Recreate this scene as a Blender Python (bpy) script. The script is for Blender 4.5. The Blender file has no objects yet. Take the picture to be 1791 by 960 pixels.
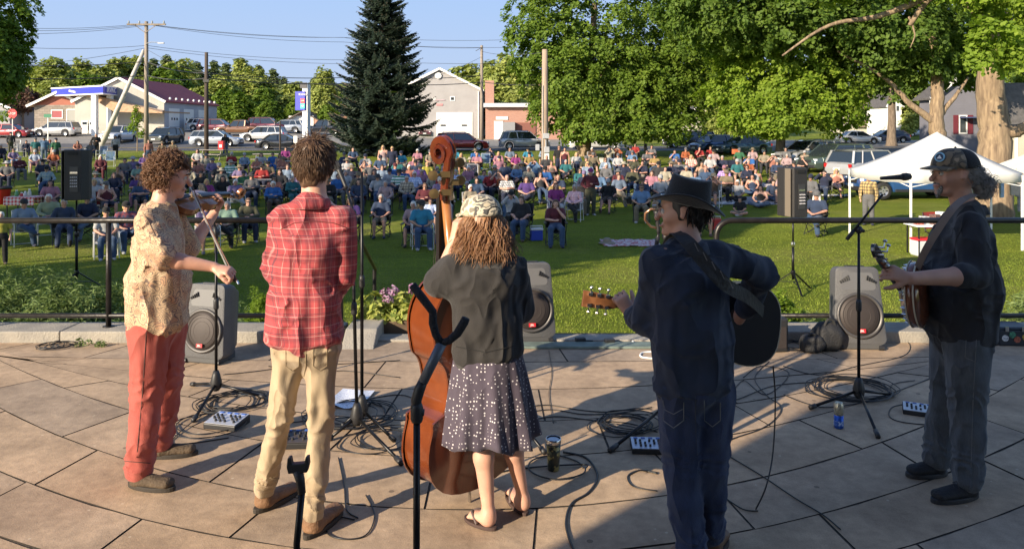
import bpy,math,random
import numpy as np
from mathutils import Vector,Matrix,Euler
R=math.radians
PI=math.pi
rng=random.Random(7)
nrng=np.random.default_rng(11)
# ------------------------------------------------------------------ camera, sky, sun, exposure
F=1350.0
HY=225.0
CH=1.9
sc=bpy.context.scene
cam_d=bpy.data.cameras.new('camera');cam=bpy.data.objects.new('camera',cam_d)
sc.collection.objects.link(cam);sc.camera=cam
cam.location=(0,0,CH);cam.rotation_euler=(R(90),0,0)
cam_d.sensor_width=36;cam_d.lens=36*F/1791;cam_d.shift_y=-(480-HY)/1791
cam_d.clip_start=0.05;cam_d.clip_end=3000
SUN_EL,SUN_AZ=21.0,43.5
w=bpy.data.worlds.new('World');sc.world=w;w.use_nodes=True
nt=w.node_tree;bg=nt.nodes['Background']
sky=nt.nodes.new('ShaderNodeTexSky');sky.sky_type='NISHITA';sky.sun_disc=False
sky.sun_elevation=R(SUN_EL);sky.sun_rotation=R(90-(SUN_AZ+180));sky.altitude=300
sky.air_density=1.0;sky.dust_density=0.35;sky.ozone_density=3.0
tint=nt.nodes.new('ShaderNodeMix');tint.data_type='RGBA';tint.blend_type='MULTIPLY';tint.inputs[0].default_value=1;tint.inputs[7].default_value=(1.04,.955,.96,1)
nt.links.new(sky.outputs[0],tint.inputs[6]);
tcw=nt.nodes.new('ShaderNodeTexCoord');sxw=nt.nodes.new('ShaderNodeSeparateXYZ');nt.links.new(tcw.outputs['Generated'],sxw.inputs[0])
rw=nt.nodes.new('ShaderNodeValToRGB');nt.links.new(sxw.outputs[2],rw.inputs[0]);rw.color_ramp.elements[0].color=(.53,.625,.80,1);rw.color_ramp.elements[1].position=.20;rw.color_ramp.elements[1].color=(.375,.565,.90,1)
mrw=nt.nodes.new('ShaderNodeMapRange');nt.links.new(sxw.outputs[1],mrw.inputs[0]);mrw.inputs[1].default_value=-.3;mrw.inputs[2].default_value=.25;mrw.inputs[3].default_value=30;mrw.inputs[4].default_value=4.0
scw=nt.nodes.new('ShaderNodeVectorMath');scw.operation='SCALE';nt.links.new(rw.outputs[0],scw.inputs[0]);nt.links.new(mrw.outputs[0],scw.inputs['Scale'])
mnw=nt.nodes.new('ShaderNodeVectorMath');mnw.operation='MINIMUM';nt.links.new(tint.outputs[2],mnw.inputs[0]);nt.links.new(scw.outputs[0],mnw.inputs[1]);nt.links.new(mnw.outputs[0],bg.inputs[0]);bg.inputs[1].default_value=0.122
sun_d=bpy.data.lights.new('sun','SUN');sun=bpy.data.objects.new('sun',sun_d)
sc.collection.objects.link(sun)
sun_d.energy=4.3;sun_d.angle=R(0.5);sun_d.color=(1.0,0.85,0.64)
dv=Vector((math.cos(R(SUN_AZ))*math.cos(R(SUN_EL)),math.sin(R(SUN_AZ))*math.cos(R(SUN_EL)),-math.sin(R(SUN_EL))))
sun.rotation_euler=dv.to_track_quat('-Z','Y').to_euler()
sc.view_settings.view_transform='Standard';sc.view_settings.look='None'
sc.view_settings.gamma=1;sc.view_settings.exposure=1.15
sc.cycles.max_bounces=6;sc.cycles.transparent_max_bounces=8
sc.cycles.use_denoising=True
# ------------------------------------------------------------------ helpers
COL=sc.collection
def hexc(h):
 h=h.lstrip('#');v=[int(h[i:i+2],16)/255 for i in (0,2,4)]
 return tuple((c/12.92 if c<=.04045 else ((c+.055)/1.055)**2.4) for c in v)
def tag(o,label=None,cat=None,group=None,kind=None):
 if label:o['label']=label
 if cat:o['category']=cat
 if group:o['group']=group
 if kind:o['kind']=kind
 return o
def empty(name,loc=(0,0,0),rz=0,label=None,cat=None,group=None):
 o=bpy.data.objects.new(name,None);COL.objects.link(o)
 o.location=loc;o.rotation_euler=(0,0,rz);o.empty_display_size=.2
 return tag(o,label,cat,group)
def link_mesh(name,me,parent=None,loc=None,rot=None):
 o=bpy.data.objects.new(name,me);COL.objects.link(o)
 if parent:o.parent=parent
 if loc is not None:o.location=loc
 if rot is not None:o.rotation_euler=rot
 return o
def children(o):return [c for c in KIDS.get(o.name,[])]
def copy_tree(o,loc=None,rz=None,scale=None):
 """copy of a thing with copies of its parts and their sub-parts"""
 def cp(src,par):
  c=src.copy();COL.objects.link(c)
  if par:c.parent=par
  for ch in src.children:pairs.append((ch,c))
  return c
 pairs=[];root=cp(o,None)
 while pairs:
  s,p=pairs.pop(0);cp(s,p)
 if loc is not None:root.location=loc
 if rz is not None:root.rotation_euler=(0,0,rz)
 if scale is not None:root.scale=scale if hasattr(scale,'__len__') else (scale,)*3
 return root
def px(x,Y):return (x-895.5)/F*Y
def pz(y,Y):return CH-(y-HY)/F*Y
def P(x,y,Y):return Vector((px(x,Y),Y,pz(y,Y)))
def on_deck(x,y,z=0.0):
 """point on the terrace (height z) seen at a pixel"""
 Y=F*(CH-z)/(y-HY);return Vector((px(x,Y),Y,z))
def sstep(a,b,t):
 t=np.clip((t-a)/(b-a),0,1);return t*t*(3-2*t)
PROF=[(0,-1.0),(7.4,-1.0),(12,-1.2),(20,-1.4),(28,-1.25),(38,-.86),(48,-.5),(57,-.25),(67,-.05),(76,.08),(105,.45),(140,1.2),(200,4),(330,12),(600,34),(900,50),(1500,52)]
PX_,PZ_=np.array([p[0] for p in PROF],float),np.array([p[1] for p in PROF],float)
def gz(X,Y):
 """height of the lawn / terrain"""
 X=np.asarray(X,float);Y=np.asarray(Y,float)
 z=np.interp(Y,PX_,PZ_)
 left=sstep(70,100,Y)*sstep(.02,.38,-X/np.maximum(Y,1))*1.4
 hill=sstep(140,520,Y)*6*np.sin(X*.008+1.3)
 return z+left+hill
def on_lawn(x,y):
 """point on the lawn seen at a pixel (nearest hit)"""
 Yv=np.linspace(8,400,4000);zz=gz((x-895.5)/F*Yv,Yv)
 yy=HY+F*(CH-zz)/Yv
 i=np.argmax(yy<=y);Y=Yv[i]
 return Vector(((x-895.5)/F*Y,Y,float(zz[i])))
class MB:
 """collects shapes into one mesh"""
 def __init__(s):s.v=[];s.f=[];s.n=0
 def add(s,vs,fs):
  s.v.extend([tuple(v) for v in vs]);s.f.extend([tuple(i+s.n for i in f) for f in fs]);s.n+=len(vs);return s
 def box(s,c,size,rot=None):
  hx,hy,hz=size[0]/2,size[1]/2,size[2]/2
  vs=[Vector((x,y,z)) for x in (-hx,hx) for y in (-hy,hy) for z in (-hz,hz)]
  if rot is not None:
   M=rot if isinstance(rot,Matrix) else Euler(rot).to_matrix();vs=[M@v for v in vs]
  c=Vector(c);vs=[v+c for v in vs]
  return s.add(vs,[(0,1,3,2),(4,6,7,5),(0,4,5,1),(2,3,7,6),(0,2,6,4),(1,5,7,3)])
 def bar(s,a,b,w,h=None,up=(0,0,1)):
  a,b=Vector(a),Vector(b);d=(b-a);L=d.length;d.normalize();h=h or w
  u=Vector(up)
  if abs(d.dot(u))>.98:u=Vector((0,1,0))
  r=d.cross(u).normalized();u=r.cross(d)
  M=Matrix((r,d,u)).transposed()
  return s.box((a+b)/2,(w,L,h),M)
 def tube(s,pts,r,seg=8,cap=True,flat=1.0):
  pts=[Vector(p) for p in pts];n=len(pts)
  rs=r if hasattr(r,'__len__') else [r]*n
  t0=(pts[1]-pts[0]).normalized();u=Vector((0,0,1)) if abs(t0.z)<.9 else Vector((0,1,0))
  nrm=t0.cross(u).normalized();vs=[]
  for i in range(n):
   t=(pts[min(i+1,n-1)]-pts[max(i-1,0)])
   if t.length<1e-9:t=t0
   t.normalize()
   nrm=(nrm-t*nrm.dot(t))
   if nrm.length<1e-6:nrm=t.orthogonal()
   nrm.normalize();b=t.cross(nrm)
   for k in range(seg):
    a=2*PI*k/seg;vs.append(pts[i]+nrm*math.cos(a)*rs[i]+b*math.sin(a)*rs[i]*flat)
  fs=[(i*seg+k,i*seg+(k+1)%seg,(i+1)*seg+(k+1)%seg,(i+1)*seg+k) for i in range(n-1) for k in range(seg)]
  if cap:fs+=[tuple(range(seg-1,-1,-1)),tuple((n-1)*seg+k for k in range(seg))]
  return s.add(vs,fs)
 def lathe(s,prof,c=(0,0,0),seg=20,M=None,cap=True,sx=1,sy=1):
  c=Vector(c);vs=[]
  for r,z in prof:
   for k in range(seg):
    a=2*PI*k/seg;v=Vector((r*math.cos(a)*sx,r*math.sin(a)*sy,z))
    if M is not None:v=M@v
    vs.append(v+c)
  n=len(prof)
  fs=[(i*seg+k,i*seg+(k+1)%seg,(i+1)*seg+(k+1)%seg,(i+1)*seg+k) for i in range(n-1) for k in range(seg)]
  if cap:fs+=[tuple(range(seg-1,-1,-1)),tuple((n-1)*seg+k for k in range(seg))]
  return s.add(vs,fs)
 def prism(s,poly,a,b,f):
  """poly of 2-D points, mapped by f(u, v, t) for t = a and t = b"""
  n=len(poly);vs=[f(u,v,a) for u,v in poly]+[f(u,v,b) for u,v in poly]
  fs=[tuple(range(n-1,-1,-1)),tuple(range(n,2*n))]+[(i,(i+1)%n,n+(i+1)%n,n+i) for i in range(n)]
  return s.add(vs,fs)
 def quad(s,a,b,c,d):return s.add([a,b,c,d],[(0,1,2,3)])
 def ball(s,c,r,seg=12,rings=8,sc_=(1,1,1)):
  prof=[(r*math.sin(PI*i/rings),-r*math.cos(PI*i/rings)) for i in range(rings+1)]
  prof[0]=(r*.02,-r);prof[-1]=(r*.02,r)
  n0=s.n;s.lathe(prof,(0,0,0),seg)
  for i in range(n0,s.n):
   v=s.v[i];s.v[i]=(v[0]*sc_[0]+c[0],v[1]*sc_[1]+c[1],v[2]*sc_[2]+c[2])
  return s
 def mesh(s,name,m=None,smooth=False):
  me=bpy.data.meshes.new(name);me.from_pydata(s.v,[],s.f);me.validate()
  if m:me.materials.append(m)
  if smooth:me.polygons.foreach_set('use_smooth',[True]*len(me.polygons))
  return me
 def build(s,name,m,parent=None,smooth=False,bevel=0,loc=None,rot=None,auto=None,fix=True):
  me=s.mesh(name,m,smooth or auto is not None)
  if auto is not None:me.set_sharp_from_angle(angle=R(auto))
  o=link_mesh(name,me,parent,loc,rot)
  if bevel:
   b=o.modifiers.new('bevel','BEVEL');b.width=bevel;b.segments=2;b.limit_method='ANGLE'
  return o
# ------------------------------------------------------------------ materials
MATS={}
def mat(name,col=(.5,.5,.5),rough=.6,metal=0,noise=0,nscale=20,bump=0,bscale=60,col2=None,coat=0,spec=None,emit=None,detail=4,contrast=(.35,.65),stretch=None,translucent=0,sheen=0,var=0,obvar=0):
 """principled material with procedural variation in colour and relief"""
 if name in MATS:return MATS[name]
 if isinstance(col,str):col=hexc(col)
 if isinstance(col2,str):col2=hexc(col2)
 m=bpy.data.materials.new(name);m.use_nodes=True;t=m.node_tree;N=t.nodes;L=t.links
 b=N['Principled BSDF'];b.inputs['Base Color'].default_value=(*col,1)
 b.inputs['Roughness'].default_value=rough;b.inputs['Metallic'].default_value=metal
 if spec is not None:b.inputs['Specular IOR Level'].default_value=spec
 if coat:b.inputs['Coat Weight'].default_value=coat;b.inputs['Coat Roughness'].default_value=.08
 if sheen:b.inputs['Sheen Weight'].default_value=sheen
 if emit:b.inputs['Emission Color'].default_value=(*emit[0],1);b.inputs['Emission Strength'].default_value=emit[1]
 co=N.new('ShaderNodeTexCoord');src=co.outputs['Object']
 if stretch:
  mp=N.new('ShaderNodeMapping');mp.inputs['Scale'].default_value=stretch;L.new(src,mp.inputs[0]);src=mp.outputs[0]
 last=None
 if noise or col2:
  n=N.new('ShaderNodeTexNoise');n.inputs['Scale'].default_value=nscale;n.inputs['Detail'].default_value=detail;L.new(src,n.inputs[0])
  r=N.new('ShaderNodeValToRGB');L.new(n.outputs[0],r.inputs[0])
  r.color_ramp.elements[0].position=contrast[0];r.color_ramp.elements[1].position=contrast[1]
  c2=col2 or tuple(min(1,c*(1+noise)) for c in col);c1=col if col2 else tuple(c*(1-noise) for c in col)
  r.color_ramp.elements[0].color=(*c1,1);r.color_ramp.elements[1].color=(*c2,1)
  L.new(r.outputs[0],b.inputs['Base Color']);last=r.outputs[0]
 if obvar:
  oi=N.new('ShaderNodeObjectInfo');hs=N.new('ShaderNodeHueSaturation')
  mr=N.new('ShaderNodeMapRange');L.new(oi.outputs['Random'],mr.inputs[0]);mr.inputs[3].default_value=1-obvar;mr.inputs[4].default_value=1+obvar
  L.new(mr.outputs[0],hs.inputs['Value'])
  if last:L.new(last,hs.inputs['Color'])
  else:hs.inputs['Color'].default_value=(*col,1)
  L.new(hs.outputs[0],b.inputs['Base Color'])
 if bump:
  n=N.new('ShaderNodeTexNoise');n.inputs['Scale'].default_value=bscale;n.inputs['Detail'].default_value=5;L.new(src,n.inputs[0])
  bp=N.new('ShaderNodeBump');bp.inputs['Strength'].default_value=bump;bp.inputs['Distance'].default_value=.02
  L.new(n.outputs[0],bp.inputs['Height']);L.new(bp.outputs[0],b.inputs['Normal'])
 MATS[name]=m;return m
def nodes_of(m):
 t=m.node_tree;return t,t.nodes,t.links,t.nodes['Principled BSDF']
def mnode(t,op,a,b=None,c=None):
 n=t.nodes.new('ShaderNodeMath');n.operation=op
 for i,v in enumerate((a,b,c)):
  if v is None:continue
  if isinstance(v,(int,float)):n.inputs[i].default_value=v
  else:t.links.new(v,n.inputs[i])
 return n.outputs[0]
def mixc(t,fac,a,b,mode='MIX'):
 n=t.nodes.new('ShaderNodeMix');n.data_type='RGBA';n.blend_type=mode
 for i,v in ((0,fac),(6,a),(7,b)):
  if isinstance(v,tuple):n.inputs[i].default_value=(*v[:3],1)
  elif isinstance(v,(int,float)):n.inputs[i].default_value=v
  else:t.links.new(v,n.inputs[i])
 return n.outputs[2]
def noise(t,vec,scale,detail=3,rough=.5):
 n=t.nodes.new('ShaderNodeTexNoise');n.inputs['Scale'].default_value=scale;n.inputs['Detail'].default_value=detail
 n.inputs['Roughness'].default_value=rough
 if vec is not None:t.links.new(vec,n.inputs[0])
 return n.outputs[0]
def ramp(t,src,stops):
 r=t.nodes.new('ShaderNodeValToRGB');t.links.new(src,r.inputs[0]);e=r.color_ramp.elements
 while len(e)<len(stops):e.new(.5)
 for el,(p,c) in zip(e,stops):
  el.position=p;el.color=(*c,1) if len(c)==3 else c
 return r.outputs[0]
def setbump(t,h,strength=.5,dist=.02):
 bp=t.nodes.new('ShaderNodeBump');bp.inputs['Strength'].default_value=strength;bp.inputs['Distance'].default_value=dist
 t.links.new(h,bp.inputs['Height']);t.links.new(bp.outputs[0],t.nodes['Principled BSDF'].inputs['Normal'])
# ------------------------------------------------------------------ implicit surfaces (bodies, clothes)
def seg(a,b,ra,rb=None,fa=None,fb=None,right=(1,0,0),k=.02,sub=False):
 """tapered limb from a to b; ra, rb half widths across 'right', fa, fb across the other direction"""
 rb=ra if rb is None else rb;fa=ra if fa is None else fa;fb=(rb if fa==ra else fa) if fb is None else fb
 return dict(a=np.array(a,float),b=np.array(b,float),r=(ra,rb),f=(fa,fb),right=np.array(right,float),k=k,sub=sub)
def field(prims,h,pad=.03,warp=None):
 mn=np.min([np.minimum(p['a'],p['b'])-max(p['r']+p['f']) for p in prims if not p['sub']],0)-pad
 mx=np.max([np.maximum(p['a'],p['b'])+max(p['r']+p['f']) for p in prims if not p['sub']],0)+pad
 n=np.ceil((mx-mn)/h).astype(int)+2
 ax=[mn[i]+h*np.arange(n[i]) for i in range(3)]
 D=np.full(n,.5,np.float32)
 for p in prims:
  R_=max(p['r']+p['f'])+p['k']*1.5+3*h
  lo=np.minimum(p['a'],p['b'])-R_;hi=np.maximum(p['a'],p['b'])+R_
  i0=np.clip(((lo-mn)/h).astype(int),0,n);i1=np.clip(((hi-mn)/h).astype(int)+2,0,n)
  if np.any(i1<=i0):continue
  sl=tuple(slice(i0[i],i1[i]) for i in range(3))
  X,Y,Z=np.meshgrid(ax[0][sl[0]],ax[1][sl[1]],ax[2][sl[2]],indexing='ij')
  ab=p['b']-p['a'];L2=float(ab@ab)
  qx,qy,qz=X-p['a'][0],Y-p['a'][1],Z-p['a'][2]
  if L2>1e-10:
   tr=(qx*ab[0]+qy*ab[1]+qz*ab[2])/L2;t=np.clip(tr,0,1);d=ab/math.sqrt(L2)
  else:
   t=np.zeros_like(X);d=np.array([0,0,1.])
   if abs(p['right'][2])>.9:d=np.array([0,1.,0])
  cx,cy,cz=qx-ab[0]*t,qy-ab[1]*t,qz-ab[2]*t
  r=p['right']-d*(p['right']@d);nr=np.linalg.norm(r)
  if nr<1e-3:r=np.cross(d,[0,1,.1]);nr=np.linalg.norm(r)
  r=r/nr;fw=np.cross(d,r)
  u=cx*r[0]+cy*r[1]+cz*r[2];v=cx*fw[0]+cy*fw[1]+cz*fw[2];ww=cx*d[0]+cy*d[1]+cz*d[2]
  rx=p['r'][0]+(p['r'][1]-p['r'][0])*t;ry=p['f'][0]+(p['f'][1]-p['f'][0])*t;rz=p.get('cap',1.0)*np.minimum(rx,ry)
  k0=np.sqrt((u/rx)**2+(v/ry)**2+(ww/rz)**2);k1=np.sqrt((u/rx**2)**2+(v/ry**2)**2+(ww/rz**2)**2)+1e-9
  dd=np.where(k0<.3,(k0-1)*np.minimum(rx,ry),k0*(k0-1)/k1)
  A=D[sl];k=p['k']
  if p['sub']:
   hh=np.clip(.5-.5*(A+dd)/k,0,1);D[sl]=A*(1-hh)-dd*hh+k*hh*(1-hh)
  else:
   hh=np.clip(.5+.5*(A-dd)/k,0,1);D[sl]=A*(1-hh)+dd*hh-k*hh*(1-hh)
 if warp is not None:
  X,Y,Z=np.meshgrid(*ax,indexing='ij');D=D+warp(X,Y,Z).astype(np.float32)
 return D,mn,h
def nets(D,mn,h):
 """naive surface nets"""
 s=D<0
 nx,ny,nz=D.shape
 cnt=np.zeros((nx-1,ny-1,nz-1),np.int32);acc=np.zeros((nx-1,ny-1,nz-1,3),np.float32)
 offs=[(i,j,k) for i in (0,1) for j in (0,1) for k in (0,1)]
 cs=lambda A,o:A[o[0]:nx-1+o[0],o[1]:ny-1+o[1],o[2]:nz-1+o[2]]
 tot=sum(cs(s,o).astype(np.int8) for o in offs);act=(tot>0)&(tot<8)
 idx=np.argwhere(act)
 if len(idx)==0:return np.zeros((0,3)),np.zeros((0,4),int)
 vals={o:D[idx[:,0]+o[0],idx[:,1]+o[1],idx[:,2]+o[2]] for o in offs}
 num=np.zeros(len(idx));pos=np.zeros((len(idx),3))
 for o in offs:
  for ax_ in range(3):
   if o[ax_]==0:
    o2=list(o);o2[ax_]=1;o2=tuple(o2)
    a,b=vals[o],vals[o2];m=(a<0)!=(b<0)
    t=np.where(m,a/(a-b+1e-12),0)
    for c in range(3):
     pos[:,c]+=np.where(m,(t if c==ax_ else o[c]),0)
    num+=m
 V=(idx+pos/num[:,None])*h+mn
 vid=np.full((nx-1,ny-1,nz-1),-1,np.int64);vid[tuple(idx.T)]=np.arange(len(idx))
 faces=[]
 for ax_ in range(3):
  a=[slice(0,nx),slice(0,ny),slice(0,nz)];b=list(a)
  a[ax_]=slice(0,D.shape[ax_]-1);b[ax_]=slice(1,D.shape[ax_])
  ch=s[tuple(a)]!=s[tuple(b)]
  e=np.argwhere(ch);o1,o2=[(1,2),(2,0),(0,1)][ax_]
  e=e[(e[:,o1]>0)&(e[:,o2]>0)&(e[:,o1]<D.shape[o1]-1)&(e[:,o2]<D.shape[o2]-1)]
  ins=s[tuple(e.T)]
  def c(d1,d2):
   q=e.copy();q[:,o1]+=d1;q[:,o2]+=d2;return vid[tuple(q.T)]
  q=np.stack([c(-1,-1),c(0,-1),c(0,0),c(-1,0)],1)
  q[~ins]=q[~ins][:,::-1];faces.append(q)
 Fq=np.concatenate(faces);Fq=Fq[(Fq>=0).all(1)]
 return V,Fq
def np_mesh(name,V,Fq,m=None,smooth=True):
 me=bpy.data.meshes.new(name);nf,k=Fq.shape
 me.vertices.add(len(V));me.vertices.foreach_set('co',np.asarray(V,np.float32).ravel())
 me.loops.add(nf*k);me.loops.foreach_set('vertex_index',Fq.astype(np.int32).ravel())
 me.polygons.add(nf);me.polygons.foreach_set('loop_start',np.arange(0,nf*k,k,dtype=np.int32))
 me.polygons.foreach_set('loop_total',np.full(nf,k,np.int32))
 me.polygons.foreach_set('use_smooth',np.full(nf,smooth))
 me.update(calc_edges=True)
 if m:me.materials.append(m)
 return me
def relax(V,Fq,it=2):
 """a little smoothing of the surface net"""
 n=len(V)
 for _ in range(it):
  S=np.zeros((n,3));c=np.zeros(n)
  for i in range(4):
   a,b=Fq[:,i],Fq[:,(i+1)%4]
   for k_ in range(3):S[:,k_]+=np.bincount(a,V[b,k_],n)+np.bincount(b,V[a,k_],n)
   c+=np.bincount(a,minlength=n)+np.bincount(b,minlength=n)
  V=.5*V+.5*S/np.maximum(c,1)[:,None]
 return V
def implicit(name,prims,h,m=None,warp=None,it=2,cut=None):
 D,mn,h=field(prims,h,warp=warp)
 if cut is not None:
  X,Y,Z=np.meshgrid(*[mn[i]+h*np.arange(D.shape[i]) for i in range(3)],indexing='ij');D=np.maximum(D,cut(X,Y,Z).astype(np.float32))
 V,Fq=nets(D,mn,h)
 if len(V)==0:V=np.zeros((4,3));Fq=np.array([[0,1,2,3]])
 return np_mesh(name,relax(V,Fq,it),Fq,m)
def vnoise(seed,scale,amp,vec=(1,1,1)):
 """cheap smooth noise as a sum of sines, for folds and curls"""
 r=np.random.default_rng(seed);K=r.normal(size=(7,3));K=K/np.linalg.norm(K,axis=1)[:,None]*(2*PI/scale)*r.uniform(.6,1.6,(7,1))*np.array(vec)
 ph=r.uniform(0,7,7)
 def f(X,Y,Z):
  s_=0
  for kk,p in zip(K,ph):s_=s_+np.sin(kk[0]*X+kk[1]*Y+kk[2]*Z+p)
  return s_*amp/3
 return f
# ================================================================== THE SETTING
def grid_sheet(name,xs,ys,m,dz=0.0,zf=None):
 X,Y=np.meshgrid(xs,ys,indexing='ij');Z=(gz(X,Y) if zf is None else zf(X,Y))+dz
 V=np.stack([X,Y,Z],-1).reshape(-1,3);a,b=X.shape
 i=np.arange(a-1)[:,None]*b+np.arange(b-1)[None];i=i.ravel()
 me=np_mesh(name,V,np.stack([i,i+b,i+b+1,i+1],1),m)
 return link_mesh(name,me)
mg=mat('grass_lawn','#5d7a2a',.9);t,N,L,B=nodes_of(mg)
g=N.new('ShaderNodeNewGeometry');p0=g.outputs['Position']
n1=noise(t,p0,.35,4,.6);n2=noise(t,p0,9,5,.7);n3=noise(t,p0,90,3,.7)
mpg=N.new('ShaderNodeMapping');mpg.inputs['Scale'].default_value=(.12,1.3,1);L.new(p0,mpg.inputs[0])
n4=noise(t,mpg.outputs[0],1.0,3,.5)
c1=ramp(t,n1,[(.3,(.14,.185,.02)),(.7,(.23,.265,.036))])
c2=ramp(t,n2,[(.3,(.085,.14,.016)),(.55,(.20,.25,.03)),(.8,(.31,.31,.08))])
cc=mixc(t,.5,c1,c2);c4=ramp(t,n4,[(.35,(.75,.75,.75)),(.65,(1.15,1.12,1.0))])
cc=mixc(t,.6,cc,c4,'MULTIPLY');c3=ramp(t,n3,[(.3,(.55,.55,.55)),(.7,(1.3,1.3,1.2))])
cc=mixc(t,.8,cc,c3,'MULTIPLY');dry=ramp(t,noise(t,p0,.16,5,.7),[(.50,(0,0,0)),(.66,(1,1,1))]);cc=mixc(t,mnode(t,'MULTIPLY',dry,.5),cc,(.30,.27,.085));clv=ramp(t,noise(t,p0,1.6,3,.6),[(.60,(0,0,0)),(.70,(1,1,1))]);cc=mixc(t,mnode(t,'MULTIPLY',clv,.4),cc,(.07,.13,.03));L.new(cc,B.inputs['Base Color'])
setbump(t,mnode(t,'ADD',mnode(t,'MULTIPLY',n2,.5),n3),.9,.05);B.inputs['Specular IOR Level'].default_value=.1
lawn=grid_sheet('lawn',np.concatenate([np.linspace(-900,-70,18),np.linspace(-66,66,100),np.linspace(70,900,18)]),np.concatenate([[-30,-10,5.4,6.6],np.linspace(7.4,66,80),np.linspace(68,140,50),np.linspace(150,1500,60)]),mg)
tag(lawn,kind='structure')
ma=mat('asphalt','#8d8a88',.9,noise=.12,nscale=3,bump=.3,bscale=40);mats_=None
t,N,L,B=nodes_of(ma);B.inputs['Base Color'].default_value=(.13,.125,.12,1)
mc_=mat('concrete_lot',(.22,.205,.18),.9,noise=.12,nscale=.8,bump=.2,bscale=30)
mdark=mat('asphalt_road',(.085,.085,.09),.85,noise=.18,nscale=1.5,bump=.2,bscale=60)
mpaint=mat('road_paint',(.7,.68,.6),.7,noise=.1,nscale=8)
road=tag(grid_sheet('road',np.linspace(-110,110,120),np.linspace(67.2,78,8),mdark,.02),kind='structure')
lotL=tag(grid_sheet('forecourt',np.linspace(-100,-20,60),np.linspace(78.0,112,18),mc_,.012),kind='structure')
lotC=tag(grid_sheet('parking_lot',np.linspace(-20.0,12,30),np.linspace(78.0,104,14),mc_,.012),kind='structure')
lotR=tag(grid_sheet('side_lot',np.linspace(28,75,30),np.linspace(58,66.8,14),mc_,.012),kind='structure')
lotR2=tag(grid_sheet('rear_lot',np.linspace(26,80,30),np.linspace(78.0,100,14),mc_,.012),kind='structure')
for k in range(2):
 yy=72.4+k*.35
 tag(grid_sheet('centre_line',np.linspace(-100,100,120),np.array([yy,yy+.13]),mat('yellow_paint',(.55,.38,.05),.7,noise=.1),.03),kind='structure')
tag(grid_sheet('edge_line',np.linspace(-100,100,120),np.array([67.6,67.75]),mpaint,.03),kind='structure')
mst=mat('flagstone',(.4,.31,.24),.85);t,N,L,B=nodes_of(mst)
g=N.new('ShaderNodeNewGeometry');pos=g.outputs['Position'];isl=g.outputs['Random Per Island']
base=ramp(t,isl,[(0,(.42,.31,.215)),(.25,(.47,.345,.235)),(.5,(.385,.30,.225)),(.75,(.495,.365,.25)),(1,(.43,.325,.235))])
nA=noise(t,pos,2.2,5,.6);nB=noise(t,pos,14,5,.65);nC=noise(t,pos,170,2,.6)
cA=ramp(t,nA,[(.32,(.72,.70,.68)),(.6,(1.05,1.03,1.0)),(.8,(1.2,1.15,1.08))])
cB=ramp(t,nB,[(.3,(.78,.77,.76)),(.62,(1.08,1.07,1.05))]);cCc=ramp(t,nC,[(.35,(.82,.82,.82)),(.65,(1.1,1.1,1.1))])
cc=mixc(t,1.0,base,cA,'MULTIPLY');cc=mixc(t,.9,cc,cB,'MULTIPLY');cc=mixc(t,.8,cc,cCc,'MULTIPLY')
vo=N.new('ShaderNodeTexVoronoi');vo.inputs['Scale'].default_value=7.5;L.new(pos,vo.inputs[0])
fl=mnode(t,'LESS_THAN',vo.outputs['Distance'],.055);cc=mixc(t,mnode(t,'MULTIPLY',fl,.55),cc,(.62,.52,.38))
vo2=N.new('ShaderNodeTexVoronoi');vo2.inputs['Scale'].default_value=3.1;L.new(pos,vo2.inputs[0])
fl2=mnode(t,'LESS_THAN',vo2.outputs['Distance'],.05);cc=mixc(t,mnode(t,'MULTIPLY',fl2,.6),cc,(.08,.06,.045))
sn=N.new('ShaderNodeSeparateXYZ');L.new(g.outputs['True Normal'],sn.inputs[0]);cc=mixc(t,mnode(t,'LESS_THAN',sn.outputs[2],.8),cc,(.035,.028,.022))  # stone sides painted dark, putting shade into joints the sun would brighten
L.new(cc,B.inputs['Base Color']);B.inputs['Specular IOR Level'].default_value=.25
setbump(t,mnode(t,'ADD',mnode(t,'MULTIPLY',nB,1.0),mnode(t,'MULTIPLY',nC,.3)),.35,.012)
CS=[1.0,1.5,2.0,2.55,3.05,3.42,3.85,4.45,5.0,5.62,6.29,6.9]
def course(c,x):
 k=1-float(sstep(3.6,6.7,c));return c+k*c*(math.sqrt(1+((x+.2)/3.5)**2)-1)
mb=MB();r_=random.Random(5)
for ci in range(len(CS)-1):
 c0,c1_=CS[ci],CS[ci+1];x=-9-r_.random();sk=0
 while x<9:
  wdt=r_.uniform(.75,1.45)*(1.15 if c0>4 else 1);x1=x+wdt;g_=.005;n=5;top=r_.uniform(-.0015,.0015)
  sk2=r_.uniform(-.05,.05)
  def joint(xx,c):return xx+(c-3.6)*.0+(c-c0)*(xx*-.13)
  pts=[]
  jit=lambda:r_.uniform(-.004,.004)
  for i in range(n+1):
   a=x+g_+(wdt-2*g_)*i/n;xx=joint(a,c0);pts.append((xx,course(c0,xx)+g_+jit()))
  for i in range(n,-1,-1):
   a=x+g_+(wdt-2*g_)*i/n;xx=joint(a,c1_)+sk+(sk2-sk)*i/n;pts.append((xx,course(c1_,xx)-g_+jit()))
  m_=len(pts);cx_=sum(p[0] for p in pts)/m_;cy_=sum(p[1] for p in pts)/m_
  outer=[(u,v,top-.002) for u,v in pts];inner=[]
  for u,v in pts:
   d=math.hypot(cx_-u,cy_-v);inner.append((u+(cx_-u)/d*.002,v+(cy_-v)/d*.002,top))
  low=[(u,v,-.03) for u,v in pts]
  mb.add(low+outer+inner,[(i,(i+1)%m_,m_+(i+1)%m_,m_+i) for i in range(m_)]+[(m_+i,m_+(i+1)%m_,2*m_+(i+1)%m_,2*m_+i) for i in range(m_)]+[tuple([2*m_+i for i in range(m_)])])
  x=x1;sk=sk2
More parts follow.
